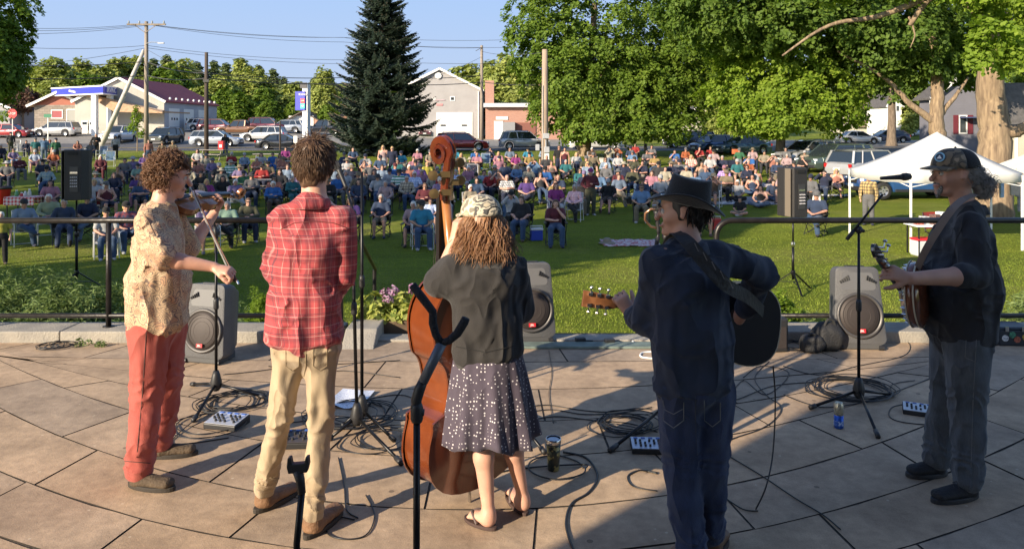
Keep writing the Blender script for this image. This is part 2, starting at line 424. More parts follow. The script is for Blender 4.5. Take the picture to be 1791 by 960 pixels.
terrace=tag(mb.build('terrace_paving',mst),kind='structure')
mj=mat('joint_sand',(.07,.055,.042),.95,noise=.4,nscale=30,bump=.6,bscale=120)
b=MB();b.box((0,1.2,-.509),(20,12.0,1.008));tag(b.build('terrace_base',mj),kind='structure')
mcurb=mat('curb_concrete',(.36,.325,.27),.9,noise=.2,nscale=5,bump=.5,bscale=70,col2=(.26,.24,.21))
def curb(x0,x1,nm='curb',y0=6.85,y1=7.2,z1=.10):
 b=MB();n=max(1,int((x1-x0)/2.2));
 for i in range(n):
  a=x0+(x1-x0)*i/n;c=x0+(x1-x0)*(i+1)/n-.006
  b.box(((a+c)/2,(y0+y1)/2,-.2+(z1+.2)/2),(c-a,y1-y0,z1+.2))
 return tag(b.build(nm,mcurb,bevel=.012),kind='structure')
curb(-9,px(596,6.85));curb(px(1256,6.85),9)
b=MB();x0,x1=px(596,6.7),px(655,6.7)
b.prism([(6.62,-.02),(7.2,-.02),(7.2,.125),(6.85,.125)],x0+.01,x1,lambda u,v,t:(t,u,v));tag(b.build('curb',mcurb,bevel=.01),kind='structure')
b=MB();b.box(((px(655,6.9)+px(1256,6.9))/2+.0,6.98,-.17),(px(1256,6.9)-px(655,6.9)-.02,.2,.38));tag(b.build('step_edge',mcurb,bevel=.01),kind='structure')
b=MB()
for k in range(5):b.box(((px(655,7)+px(1256,7))/2,7.25+.3*k,-.18-.17*k-.3),(px(1256,7)-px(655,7)-.1,.3,.6-.0))
tag(b.build('steps',mcurb,bevel=.01),kind='structure')
mwall=mat('pavilion_wall',(.35,.3,.26),.9,noise=.1,nscale=4)
def shade_line(c,y):return c+y
b=MB();xw=-3.66-2.6
b.box((xw+7,-2.75,3.3),(14,.3,8.8));b.box((xw+7,-2.0,7.9),(14.6,2.0,.35))
tag(b.build('pavilion_wall',mwall),'tall pavilion wall standing behind the terrace','wall')
# ------------------------------------------------------------------ foliage
def leafmat(name,c1,c2,c3=None,trans=.35):
 if name in MATS:return MATS[name]
 m=mat(name,c1,.6);t,N,L,B=nodes_of(m)
 g=N.new('ShaderNodeNewGeometry')
 c=ramp(t,g.outputs['Random Per Island'],[(0,c1),(.5,c2),(1,c3 or c2)])
 n=noise(t,g.outputs['Position'],.6,2);c=mixc(t,.5,c,ramp(t,n,[(.35,(.8,.85,.8)),(.65,(1.15,1.1,.95))]),'MULTIPLY')
 L.new(c,B.inputs['Base Color']);B.inputs['Specular IOR Level'].default_value=.25
 tr=N.new('ShaderNodeBsdfTranslucent');L.new(mixc(t,1.0,c,(1.25,1.35,.55),'MULTIPLY'),tr.inputs[0])
 mx=N.new('ShaderNodeMixShader');mx.inputs[0].default_value=trans;L.new(B.outputs[0],mx.inputs[1]);L.new(tr.outputs[0],mx.inputs[2])
 L.new(mx.outputs[0],N['Material Output'].inputs['Surface']);return m
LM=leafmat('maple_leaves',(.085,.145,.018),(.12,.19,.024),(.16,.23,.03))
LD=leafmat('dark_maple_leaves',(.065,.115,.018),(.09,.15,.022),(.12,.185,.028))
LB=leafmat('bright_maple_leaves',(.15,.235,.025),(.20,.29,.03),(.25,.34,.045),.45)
LF=leafmat('far_leaves',(.20,.24,.06),(.26,.30,.075),(.33,.36,.10),.25)
LF2=leafmat('far_pine_needles',(.09,.125,.05),(.12,.155,.06),(.15,.185,.075),.15)
LR=leafmat('copper_leaves',(.09,.045,.035),(.12,.06,.045),(.10,.08,.05),.2)
LJ=leafmat('juniper_needles',(.10,.155,.05),(.145,.205,.065),(.21,.27,.10),.2)
BARK=mat('bark',(.22,.17,.125),.95,bump=.9,bscale=22,stretch=(1,1,.18),col2=(.10,.075,.055),nscale=11,contrast=(.3,.7),detail=6)
BARKL=mat('pale_bark',(.34,.25,.155),.95,bump=1.0,bscale=16,stretch=(1,1,.15),col2=(.13,.09,.06),nscale=10,contrast=(.28,.68),detail=6)
def leaf_cloud(C,Nrm,size,rs,asp=.75,droop=.25):
 """diamond leaves at points C with normals about Nrm"""
 n=len(C);d=rs.normal(size=(n,3));nn=Nrm+d*.55;nn/=np.linalg.norm(nn,axis=1)[:,None]
 a=np.cross(nn,rs.normal(size=(n,3)));a/=np.linalg.norm(a,axis=1)[:,None];b=np.cross(nn,a)
 s_=size*rs.uniform(.6,1.35,(n,1));a=a*s_*.5;b=b*s_*.5*asp
 V=np.stack([C-a,C-b+nn*s_*.08,C+a*1.1,C+b+nn*s_*.08],1).reshape(-1,3)
 return V,np.arange(4*n).reshape(n,4)
def crown_points(ells,n_spray,per,spray_r,rs,shell=.72,flat=.4,lump=.16):
 """sprays of leaves through the outer part of a union of ellipsoids; more of them outside than in"""
 vols=np.array([e[1][0]*e[1][1]+e[1][1]*e[1][2]+e[1][0]*e[1][2] for e in ells]);vols=vols/vols.sum()
 pick=rs.choice(len(ells),n_spray,p=vols)
 C=np.array([e[0] for e in ells])[pick];Rr=np.array([e[1] for e in ells])[pick]
 d=rs.normal(size=(n_spray,3));d/=np.linalg.norm(d,axis=1)[:,None]
 ph=rs.uniform(0,6,6)
 lu=1+lump*(np.sin(d[:,0]*7+ph[0])*np.sin(d[:,2]*8+ph[1])+.7*np.sin(d[:,1]*13+ph[2])*np.sin(d[:,2]*11+d[:,0]*9+ph[3]))
 rad=(shell+(1-shell)*rs.uniform(0,1,n_spray)**.6)*lu
 S=C+d*Rr*rad[:,None]
 out=d*.8+np.array([0,0,.45])
 out/=np.linalg.norm(out,axis=1)[:,None]
 q=rs.normal(size=(n_spray,per,3));q/=np.linalg.norm(q,axis=2)[...,None];q*=rs.uniform(0,1,(n_spray,per,1))**.5
 q=q*spray_r*rs.uniform(.55,1.3,(n_spray,1,1))
 nn=out[:,None,:];q=q-nn*(q*nn).sum(2,keepdims=True)*(1-flat)
 q[...,2]-=.35*(q[...,0]**2+q[...,1]**2)/spray_r
 Pn=S[:,None,:]+q;Nn=np.repeat(out[:,None,:],per,1)+np.array([0,0,.5])
 return Pn.reshape(-1,3),Nn.reshape(-1,3),S
def limb_mb(pts,r0,r1,seed=0,seg_=10,wob=.04):
 r=random.Random(seed);pts=[Vector(p) for p in pts]
 out=[];n=len(pts)
 for i in range(n-1):
  p0_,p1,p2,p3=pts[max(i-1,0)],pts[i],pts[i+1],pts[min(i+2,n-1)]
  for k in range(6):
   u=k/6;out.append(.5*((2*p1)+(-p0_+p2)*u+(2*p0_-5*p1+4*p2-p3)*u*u+(-p0_+3*p1-3*p2+p3)*u**3))
 out.append(pts[-1]);m_=len(out)
 rs_=[r0+(r1-r0)*(i/(m_-1))**.8 for i in range(m_)]
 out=[o+Vector((r.gauss(0,1),r.gauss(0,1),0))*wob*rs_[i] for i,o in enumerate(out)]
 return out,rs_
def make_tree(name,loc,ells,trunk,limbs,leaf_m,bark_m,n_spray,per,spray_r,leaf,label,group=None,seed=1,flare=1.35,**kw):
 rs=np.random.default_rng(seed)
 root=empty(name,loc,0,label,'tree',group)
 b=MB()
 pts,r=limb_mb(trunk[0],trunk[1],trunk[2],seed,wob=.06)
 r=list(r);r[0]*=flare;r[1]*=1+(flare-1)*.45
 b.tube(pts,r,14);b.build('trunk',bark_m,root,smooth=True)
 if limbs:
  b=MB()
  for i,(lp,a0,a1) in enumerate(limbs):
   pts,r=limb_mb(lp,a0,a1,seed+i,wob=.15);b.tube(pts,r,8)
  b.build('limb',bark_m,root,smooth=True)
 Pn,Nn,S=crown_points(ells,n_spray,per,spray_r,rs,**kw)
 V,Fq=leaf_cloud(Pn,Nn,leaf,rs)
 link_mesh('crown',np_mesh('crown',V,Fq,leaf_m,False),root)
 return root
def T(x,y,Y):return (px(x,Y),pz(y,Y))
def tree_base(x,Y):X=px(x,Y);return Vector((X,Y,float(gz(X,Y))-.3))
def ell(base,x,y,Y,rx,ry,rz):
 """ellipsoid whose middle is seen at pixel (x, y) at depth Y, radii in metres, relative to base"""
 v=P(x,y,Y)-base;return ((v.x,v.y,v.z),(rx,ry,rz))
b0=tree_base(1020,59);rel=lambda x,y,Y,b:tuple(P(x,y,Y)-b)
make_tree('maple_tree',b0,[ell(b0,1055,20,59,7.0,5.5,8.2),ell(b0,1010,120,58,4.6,4.5,3.9),ell(b0,1110,150,58,5.2,4.5,4.2),ell(b0,955,60,58,3.6,3.5,4.0),ell(b0,1170,60,59,4.0,4.0,6.0),ell(b0,1060,218,56.5,4.4,3.2,1.2),ell(b0,1160,215,57,3.4,3.0,1.3),ell(b0,1200,140,58,3.0,3,3.5),ell(b0,975,190,57,2.4,2.6,1.5)],([(0,0,0),(.1,0,1.5),(0,0,4),(.6,0,8),(.9,0,12)],.62,.2),[([(0,0,2.6),(-2,.3,4.5),(-4,.4,6.5)],.26,.06),([(0,0,2.8),(2.4,-.4,4.4),(4.6,-.6,5.6)],.28,.06),([(.2,0,4),(1,-2,6),(2,-3,8)],.2,.05)],LM,BARKL,2100,44,.66,.25,'broad green maple with a sunlit pale trunk in the middle of the lawn edge',seed=3,shell=.6)
b0=tree_base(1365,50)
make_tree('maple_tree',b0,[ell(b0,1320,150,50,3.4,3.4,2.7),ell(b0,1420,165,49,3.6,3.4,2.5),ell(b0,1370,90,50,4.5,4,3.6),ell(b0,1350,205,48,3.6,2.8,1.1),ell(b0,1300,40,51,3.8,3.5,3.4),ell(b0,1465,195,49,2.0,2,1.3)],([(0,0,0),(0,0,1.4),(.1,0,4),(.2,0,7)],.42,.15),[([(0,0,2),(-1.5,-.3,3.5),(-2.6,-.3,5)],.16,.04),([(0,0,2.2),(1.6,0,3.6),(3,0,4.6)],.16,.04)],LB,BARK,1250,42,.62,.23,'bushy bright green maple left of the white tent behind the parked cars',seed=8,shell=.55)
b0=tree_base(1640,46)
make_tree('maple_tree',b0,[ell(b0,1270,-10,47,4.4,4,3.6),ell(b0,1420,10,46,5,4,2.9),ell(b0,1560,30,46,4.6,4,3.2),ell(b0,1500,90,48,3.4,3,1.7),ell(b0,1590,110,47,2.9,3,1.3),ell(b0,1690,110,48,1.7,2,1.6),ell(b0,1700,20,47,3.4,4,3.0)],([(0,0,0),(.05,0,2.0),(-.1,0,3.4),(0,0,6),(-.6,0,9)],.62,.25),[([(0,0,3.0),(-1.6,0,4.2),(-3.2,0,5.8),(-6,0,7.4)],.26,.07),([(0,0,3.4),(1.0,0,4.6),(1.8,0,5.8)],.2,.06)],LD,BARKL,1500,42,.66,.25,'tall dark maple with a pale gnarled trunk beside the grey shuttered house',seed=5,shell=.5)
b0=tree_base(1740,27)
make_tree('maple_tree',b0,[ell(b0,1735,62,23.5,.85,.7,.62),ell(b0,1775,95,24,.75,.8,.55),ell(b0,1795,45,25,.7,.8,.8),ell(b0,1760,-20,25,2.0,1.5,.9),ell(b0,1620,-45,27,2.6,2,.9),ell(b0,1715,100,23.5,.45,.5,.4),ell(b0,1480,-40,27,2.6,2,.8)],([(0,0,0),(-.02,0,1.0),(-.02,0,3.0),(-.1,0,4.2),(-.15,0,5.6),(.2,0,7.5)],.68,.36),[([tuple(P(1745,110,27)-b0),tuple(P(1735,50,27)-b0),tuple(P(1700,10,27)-b0),tuple(P(1640,-12,27)-b0),tuple(P(1590,45,27)-b0)],.4,.07),([tuple(P(1640,-12,27)-b0),tuple(P(1540,28,27)-b0),tuple(P(1450,45,27)-b0),tuple(P(1368,98,27)-b0)],.15,.03),([tuple(P(1590,30,27)-b0),tuple(P(1600,60,27)-b0),tuple(P(1592,84,27)-b0)],.05,.012),([tuple(P(1750,230,27)-b0),tuple(P(1790,225,26.5)-b0),tuple(P(1840,190,26)-b0)],.3,.12)],LB,BARKL,420,36,.42,.17,'giant old maple trunk rising behind the white tent at the right edge',seed=12,shell=.35,flare=1.2)
b0=tree_base(-35,50)
make_tree('maple_tree',b0,[ell(b0,-30,40,50,2.9,3,5.6),ell(b0,-20,110,50,2.3,2.5,2.6)],([(0,0,0),(0,0,4),(0,0,8)],.4,.15),[],LM,BARK,700,42,.6,.25,'green maple cut by the left edge above the stop sign',seed=15,shell=.55)
b0=tree_base(1830,60)
make_tree('maple_tree',b0,[ell(b0,1810,90,60,2.6,3,3.4),ell(b0,1850,150,60,3,3,2.4)],([(0,0,0),(0,0,4),(0,0,8)],.4,.15),[],LM,BARK,420,36,.7,.3,'green maple cut by the right edge behind the giant trunk',seed=17,shell=.5)
b0=tree_base(1560,78)
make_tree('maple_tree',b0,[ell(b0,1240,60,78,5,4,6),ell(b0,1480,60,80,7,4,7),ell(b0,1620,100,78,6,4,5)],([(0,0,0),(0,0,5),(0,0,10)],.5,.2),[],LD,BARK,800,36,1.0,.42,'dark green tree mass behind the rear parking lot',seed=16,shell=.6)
for i,(X_,Y_,h_,r0) in enumerate(((-23.5,1,8,4.2),(-17.5,5,8.4,3.6),(-13,9.5,8,3.2),(-36,9,9.5,5),(-46,22,9,4.5),(-30,25,9,4.0),(-21,15,8.5,2.8))):
 b0=Vector((X_,Y_,float(gz(X_,Y_))))
 make_tree('maple_tree',b0,[((0,0,h_),(r0,r0,h_*.5))],([(0,0,0),(0,0,h_*.5),(0,0,h_)],.4,.15),[],LD,BARK,420,30,.8,.42,['maple nearest the terrace','maple second from the terrace','maple third from the terrace','maple far left of the lawn','maple farthest from the terrace','maple beside the middle rows','slim maple beside the front rows'][i]+' on the left, outside the picture',group='shade trees beside the lawn',seed=30+i,shell=.4)
b0=tree_base(240,66)
make_tree('young_tree',b0,[ell(b0,239,205,66,.55,.5,.75),ell(b0,232,222,66,.6,.5,.6),ell(b0,246,232,66,.5,.5,.55),ell(b0,238,190,66,.3,.3,.4)],([(0,0,0),(0,0,1.6),(0,0,3.4)],.05,.02),[],LB,BARKL,110,10,.22,.16,'slim young tree with yellow-green leaves beside the white front-facing car',seed=40,shell=.2)
b0=tree_base(1129,66)
make_tree('young_tree',b0,[ell(b0,1128,170,66,1.2,1.2,2.5)],([(0,0,0),(0,0,1.6),(0,0,4.4)],.16,.1),[],LM,BARK,130,20,.4,.25,'straight grey trunk of a small tree by the road right of the big maple',seed=41,shell=.3)
b0=tree_base(40,100)
make_tree('copper_tree',b0,[ell(b0,38,172,100,2.4,2,1.7),ell(b0,20,185,100,1.8,2,1.4)],([(0,0,0),(0,0,1.6),(0,0,3)],.2,.1),[],LR,BARK,240,24,.6,.35,'dark copper-leaved tree left of the gas station shop',seed=42,shell=.4)
def spruce(base,H,Rb,label,seed=2):
 rs=np.random.default_rng(seed);root=empty('spruce_tree',base,0,label,'tree')
 b=MB();b.tube([(0,0,0),(0,0,H*.5),(0,0,H)],[.26,.15,.02],10);b.build('trunk',BARK,root,smooth=True)
 Vs,Fs,n0=[],[],0;lb=MB();z=.35
 while z<H-.1:
  tt=z/H;Rz=min(Rb*(1-tt)**.85,Rb*.83)*(1 if tt>.08 else.88)+.06;nb=int(9+8*(1-tt))
  for k in range(nb):
   az=rs.uniform(0,2*PI);ln=Rz*rs.uniform(.66,1.14);sag=(.36*(1-tt)-.18)*ln
   m_=max(4,int(ln/.14));s=np.linspace(.08,1,m_)
   rr=s*ln;zz=z-sag*np.sin(s*PI*.55)+.22*ln*s**3*(1-tt*.3)+rs.normal(0,.06)
   d=np.array([math.cos(az),math.sin(az)]);perp=np.array([-d[1],d[0]])
   if ln>.7:lb.tube([(d[0]*rr[i],d[1]*rr[i],zz[i]) for i in range(0,m_,max(1,m_//4))]+[(d[0]*rr[-1],d[1]*rr[-1],zz[-1])],.018,3)
   for i in range(m_):
    wd=.42*ln*(1-s[i])*min(1,s[i]*3)+.10
    for sd in (-1,1):
     for q in range(2 if wd>.2 else 1):
      L_=wd*rs.uniform(.6,1.1);o=np.array([d[0]*rr[i],d[1]*rr[i],zz[i]])
      dirv=np.array([perp[0]*sd*.8+d[0]*.75,perp[1]*sd*.8+d[1]*.75,-.18-.4*rs.random()+.1*q]);dirv/=np.linalg.norm(dirv)
      nseg=max(1,int(L_/.16))
      for j in range(nseg):
       c=o+dirv*(j+.5)*L_/nseg+rs.normal(0,.02,3);hl=L_/nseg*.72;sw=.055+.03*rs.random()
       side=np.cross(dirv,[0,0,1]);side/=np.linalg.norm(side);side=side*math.cos(q*1.2)+np.array([0,0,1])*math.sin(q*1.2+.3)
       Vs+=[c-dirv*hl,c-side*sw,c+dirv*hl,c+side*sw];Fs.append((n0,n0+1,n0+2,n0+3));n0+=4
  z+=(.30*(1-tt)+.16)*rs.uniform(.8,1.2)
 lb.build('limb',BARK,root)
 m_=leafmat('spruce_needles',(.022,.038,.026),(.032,.052,.036),(.05,.07,.05),.08)
 link_mesh('crown',np_mesh('crown',np.array(Vs),np.array(Fs),m_,False),root);return root
sb=tree_base(668,60)
spruce(sb,16.8,4.9,'tall dark blue-green spruce standing alone by the road in the centre left')
def far_form(seed,form,lm):
 rs_=np.random.default_rng(seed)
 if form=='round':e=[((0,0,6.2),(3.4,3.4,3.6)),((rs_.uniform(-1.5,1.5),0,4),(3.0,3,2.6)),((rs_.uniform(-1.5,1.5),0,8.4),(2.0,2,2.2))]
 elif form=='tall':e=[((0,0,6.5),(2.3,2.3,4.6)),((.5,0,10.2),(1.3,1.3,2.4))]
 else:e=[((0,0,3.5),(2.6,2.6,2.6)),((0,0,6.5),(2.0,2,2.4)),((0,0,9.6),(1.2,1.2,2.2)),((0,0,11.6),(.5,.5,1.3))]
 return make_tree('woodland_tree',(0,-300,-40),e,([(0,0,0),(0,0,4),(0,0,8)],.28,.1),[],lm,BARK,260,20,1.0,.62,'x',seed=seed,shell=.55)
forms=[far_form(50,'round',LF),far_form(51,'tall',LF),far_form(52,'cone',LF2),far_form(53,'round',LM),far_form(54,'round',LF),far_form(55,'tall',LF)]
fnames=['round pale green','tall light green','dark pointed','round deep green','broad olive green','narrow yellow-green']
FT=[(60,118,150,0),(95,100,150,4),(88,142,120,4),(118,135,125,0),(150,125,150,3),(140,103,165,1),(175,115,160,4),(195,100,175,5),(60,160,118,5),(80,165,118,0),(218,96,190,2),(240,98,180,4),(268,100,180,2),(292,94,190,2),(315,103,170,4),(300,112,150,3),(330,108,180,1),(345,106,190,2),(375,104,185,2),(395,108,180,2),(350,150,122,4),(400,150,118,3),(390,130,140,0),(425,100,165,5),(425,160,116,3),(440,118,150,0),(452,112,165,2),(460,150,120,3),(478,118,160,2),(495,132,150,2),(490,155,122,0),(515,142,140,4),(470,172,114,3),(520,165,120,3),(545,165,130,0),(566,118,118,1),(585,160,125,3),(548,135,150,2),(575,180,112,3),(815,112,170,4),(850,105,150,2),(870,110,125,0),(892,95,120,4),(905,150,112,0),(935,150,115,4),(1165,180,110,3),(1240,80,120,0),(1245,110,110,4),(1205,190,108,0),(1250,180,100,4),(1280,190,100,0),(1520,150,140,0),(1600,150,120,0),(1590,170,105,4),(640,140,150,3),(700,150,150,3),(20,150,130,3),(-10,140,125,0)]
cnt={}
zones=[(0,90,'beyond the left houses'),(90,215,'behind the gas station'),(215,290,'behind the red-roofed building'),(290,385,'right of the red metal roof'),(385,470,'behind the row of parked trucks'),(470,600,'near the blue price sign'),(600,760,'behind the big spruce'),(760,880,'behind the grey barn'),(880,1180,'behind the brick fire station'),(1180,1320,'by the small cream house'),(1320,1800,'beyond the rear parking lot')]
ords=['first','second','third','fourth','fifth','sixth','seventh','eighth','ninth','tenth']
plan=[]
for (x,top,Y,fm) in FT:
 zn=next((z[2] for z in zones if z[0]<=x<z[1]),'beyond the left houses');plan.append((zn,fm,x,top,Y))
for (zn,fm,x,top,Y) in plan:
 same=sorted(p[2] for p in plan if p[0]==zn and p[1]==fm);k=same.index(x)
 lab=f'{fnames[fm]} woodland tree {zn}' if len(same)==1 else f'{fnames[fm]} tree {zn}, {ords[k]} such from the left'
 X=px(x,Y);zb=float(gz(X,Y));h=pz(top,Y)-zb;hh=[10.4,12.4,12.6,10.4,10.4,12.4][fm];s=h/hh
 o=copy_tree(forms[fm],(X,Y,zb-.2),rng.uniform(0,6),(s*rng.uniform(1.0,1.3),s*rng.uniform(1.0,1.3),s))
 tag(o,lab,'tree','woodland trees on the rise behind the road')
for f_ in forms:
 for c in list(f_.children):bpy.data.objects.remove(c)
 bpy.data.objects.remove(f_)
mh=mat('far_woods',(.06,.09,.03),.95,noise=.4,nscale=.12,bump=1,bscale=.2)
xs=np.linspace(-700,700,160)
def hillz(X,Y):return 8+56*sstep(560,900,Y)*(.83+.12*np.sin(X*.006+.6)+.04*np.sin(X*.021))+1.6*np.sin(X*.16)*np.sin(Y*.11)+1.2*np.sin(X*.31+Y*.2)
tag(grid_sheet('wooded_hill',np.linspace(-800,800,300),np.linspace(480,1000,60),mh,0,hillz),kind='structure')
# ================================================================== BUILDINGS
def siding(name,col,sc_=5.5,vert=False,amp=.5):
 if name in MATS:return MATS[name]
 m=mat(name,col,.7,noise=.06,nscale=.8);t,N,L,B=nodes_of(m)
 g=N.new('ShaderNodeNewGeometry');sx=N.new('ShaderNodeSeparateXYZ');L.new(g.outputs['Position'],sx.inputs[0])
 src=sx.outputs[2] if not vert else mnode(t,'ADD',sx.outputs[0],sx.outputs[1])
 h=mnode(t,'FRACT',mnode(t,'MULTIPLY',src,sc_));setbump(t,h,amp,.03);return m
def brickm(name,c1,c2,mortar,scale=1.0,bw=.5,bh=.25):
 if name in MATS:return MATS[name]
 m=mat(name,c1,.9);t,N,L,B=nodes_of(m)
 g=N.new('ShaderNodeNewGeometry');sx=N.new('ShaderNodeSeparateXYZ');L.new(g.outputs['Position'],sx.inputs[0])
 cb=N.new('ShaderNodeCombineXYZ');L.new(mnode(t,'ADD',sx.outputs[0],sx.outputs[1]),cb.inputs[0]);L.new(sx.outputs[2],cb.inputs[1])
 br=N.new('ShaderNodeTexBrick');L.new(cb.outputs[0],br.inputs[0]);br.inputs['Scale'].default_value=scale
 br.inputs['Color1'].default_value=(*c1,1);br.inputs['Color2'].default_value=(*c2,1);br.inputs['Mortar'].default_value=(*mortar,1)
 br.inputs['Brick Width'].default_value=bw;br.inputs['Row Height'].default_value=bh;br.inputs['Mortar Size'].default_value=.02
 L.new(br.outputs[0],B.inputs['Base Color']);return m
GLASS=mat('window_glass',(.03,.04,.05),.08,spec=.8)
TRIM=mat('white_trim',(.75,.74,.7),.6,noise=.05)
WALLG=siding('grey_siding',(.33,.315,.31),5.5)
STONEW=brickm('stone_veneer',(.22,.185,.15),(.30,.25,.21),(.15,.13,.11),1.0,.6,.28)
BRICK=brickm('red_brick',(.36,.15,.10),(.42,.19,.125),(.34,.26,.22),1.0,.3,.12)
REDGAB=siding('red_brown_siding',(.33,.11,.07),6)
ROOFR=siding('red_metal_roof',(.24,.035,.045),2.2,True,.6)
ROOFT=mat('tan_shingles',(.42,.27,.16),.9,noise=.15,nscale=4,bump=.4,bscale=12)
ROOFD=mat('dark_shingles',(.09,.085,.085),.9,noise=.2,nscale=4,bump=.4,bscale=12)
METW=siding('cream_metal_siding',(.40,.375,.33),3,True,.4)
METG=siding('grey_metal_siding',(.36,.37,.40),3,True,.4)
def gable(name,x0,x1,y0,y1,zb,ze,zr,wm,rm,label,ridge='y',trim=TRIM,over=.35,fm=None,cat='building'):
 """gabled building; ridge along y (gable end faces the terrace) or along x"""
 root=empty(name,((x0+x1)/2,y0,zb),0,label,cat);cx,cy=(x0+x1)/2,y0
 f=lambda x,y,z:(x-cx,y-cy,z-zb)
 b=MB();b.box(f((x0+x1)/2,(y0+y1)/2,(zb-1.5+ze)/2),(x1-x0,y1-y0,ze-zb+1.5));b.build('wall',wm,root)
 b=MB()
 if ridge=='y':
  b.prism([(x0,ze),(x1,ze),((x0+x1)/2,zr)],y0,y1,lambda u,v,t:f(u,t,v))
 else:
  b.prism([(y0,ze),(y1,ze),((y0+y1)/2,zr)],x0,x1,lambda u,v,t:f(t,u,v))
 b.build('gable_wall',fm or wm,root)
 b=MB();th=.16
 if ridge=='y':
  m_,sl=(x0+x1)/2,(zr-ze)/((x1-x0)/2)
  for sg,xe in ((-1,x0),(1,x1)):
   b.prism([(m_,zr+.05),(xe+sg*over,ze-over*sl+.05),(xe+sg*over,ze-over*sl+th+.05),(m_,zr+th+.05)],y0-over,y1+over,lambda u,v,t:f(u,t,v))
 else:
  m_,sl=(y0+y1)/2,(zr-ze)/((y1-y0)/2)
  for sg,ye in ((-1,y0),(1,y1)):
   b.prism([(m_,zr+.05),(ye+sg*over,ze-over*sl+.05),(ye+sg*over,ze-over*sl+th+.05),(m_,zr+th+.05)],x0-over,x1+over,lambda u,v,t:f(t,u,v))
 b.build('roof',rm,root)
 if trim and ridge=='y':
  b=MB()
  for sg,xe in ((-1,x0),(1,x1)):
   a=f(m_,y0-over-.03,zr+.1);c=f(xe+sg*over,y0-over-.03,ze-over*sl+.1);b.bar(a,c,.06,.28)
  b.build('fascia',trim,root)
 return root,f
def window(root,c,w,h,m=GLASS,fr=TRIM,d=.06,face='y',nm='window',th=.1):
 c=Vector(c);b=MB();g_=MB()
 def q(u,v,n):return c+(Vector((u,-n,v)) if face=='y' else Vector((n,u,v)))
 for (u,v,ww,hh) in ((0,h/2,w+th,th),(0,-h/2,w+th,th),(-w/2,0,th,h-th),(w/2,0,th,h-th)):
  b.box(q(u,v,d/2),(ww,d,hh) if face=='y' else (d,ww,hh))
 o=b.build(nm,fr,root)
 g_.box(q(0,0,.012),(w-.02,.02,h-.02) if face=='y' else (.02,w-.02,h-.02));g_.build('pane',m,o)
 return o
def panel(root,nm,c,w,h,m,d=.05,face='y',lines=0):
 c=Vector(c);b=MB();b.box(c+(Vector((0,-d/2,0)) if face=='y' else Vector((d/2,0,0))),(w,d,h) if face=='y' else (d,w,h))
 for k in range(1,lines):
  z=-h/2+h*k/lines;b.box(c+(Vector((0,-d-.01,z)) if face=='y' else Vector((d+.01,0,z))),(w*.98,.02,.03) if face=='y' else (.02,w*.98,.03))
 return b.build(nm,m,root)
def text(root,nm,s,loc,size,m,rot=(R(90),0,0),align='CENTER',ext=.01):
 cu=bpy.data.curves.new(nm,'FONT');cu.body=s;cu.size=size;cu.extrude=ext;cu.align_x=align;cu.align_y='CENTER'
 cu.materials.append(m)
 tmp=bpy.data.objects.new(nm,cu);COL.objects.link(tmp)
 dg=bpy.context.evaluated_depsgraph_get();dg.update();me=bpy.data.meshes.new_from_object(tmp.evaluated_get(dg));bpy.data.objects.remove(tmp)
 me.materials.clear();me.materials.append(m)
 return link_mesh(nm,me,root,loc,rot)
WHITEP=mat('white_paint',(.8,.79,.76),.5,noise=.04)
DOORW=mat('garage_door_white',(.72,.71,.67),.6,noise=.04)
BLUEB=mat('sign_blue',(.025,.035,.42),.4)
REDS=mat('sign_red',(.55,.02,.03),.45)
x1b,y0b=px(287,90),90;x0b=x1b-10.4
zB=float(gz(x1b,y0b));rt,f=gable('garage_building',x0b,x1b,90,106,zB,pz(178,90),pz(138,90),METW,ROOFR,'grey garage building with a dark red metal roof and three white doors',over=.3)
for k,yy in enumerate((92.6,96.8,101.2)):
 o=panel(rt,'garage_door',f(x1b,yy,zB+1.5),2.9,3.0,DOORW,.06,'x',4)
 wb=MB()
 for q in (-.7,0,.7):wb.box(f(x1b+.09,yy+q,zB+1.75),(.03,.28,.28))
 wb.build('window',GLASS,o)
b=MB();b.box(f(x1b+.02,98,(zB+pz(178,90))/2),(.05,15.9,pz(178,90)-zB-.1));b.build('side_cladding',METG,rt)
b=MB()
for k in range(9):b.ball(f(x1b+.25,91+k*1.7,pz(176,90)+.25),.16,6,4)
b.build('snow_guard',WHITEP,rt)
zS=float(gz(px(105,92),92))
rt,f=gable('gas_station_shop',px(60,92),px(150,92),92,101,zS,pz(184,92),pz(163,92),STONEW,ROOFT,'stone-faced gas station shop with a red-brown gable behind the canopy',fm=REDGAB,over=.6)
window(rt,f(px(100,92),92,pz(200,92)),1.3,.95,mat('lit_poster',(.3,.06,.07),.3))
window(rt,f(px(129,92),92,(zS+pz(191,92))/2),1.6,pz(191,92)-zS-.1,mat('shop_glass',(.3,.3,.28),.2),nm='door')
b=MB();xa,xb=px(150,92)+.02,px(286,92)-6.2
xb=px(285,89.5)-.2
b.box(f((xa+xb)/2,93.5,(zS-1+pz(197,89.5))/2),(xb-xa,6.4,pz(197,89.5)-zS+1));b.build('wing_wall',STONEW,rt)
b=MB();b.prism([(xa-.4,pz(163,90)+.15),(xb+.25,pz(196,89.5)),(xb+.25,pz(196,89.5)+.18),(xa-.4,pz(163,90)+.33)],89.2,89.9,lambda u,v,t:f(u,t,v))
b.prism([(xa-.3,pz(165,90)+.1),(xb+.2,pz(197,89.5)-.02),(xb+.2,pz(197,89.5)+.14),(xa-.3,pz(165,90)+.26)],89.92,97,lambda u,v,t:f(u,t,v));b.build('wing_roof',ROOFT,rt)
b=MB();b.bar(f(xa-.4,89.15,pz(163,90)+.22),f(xb+.3,89.15,pz(196,89.5)+.08),.06,.22);b.build('wing_fascia',TRIM,rt)
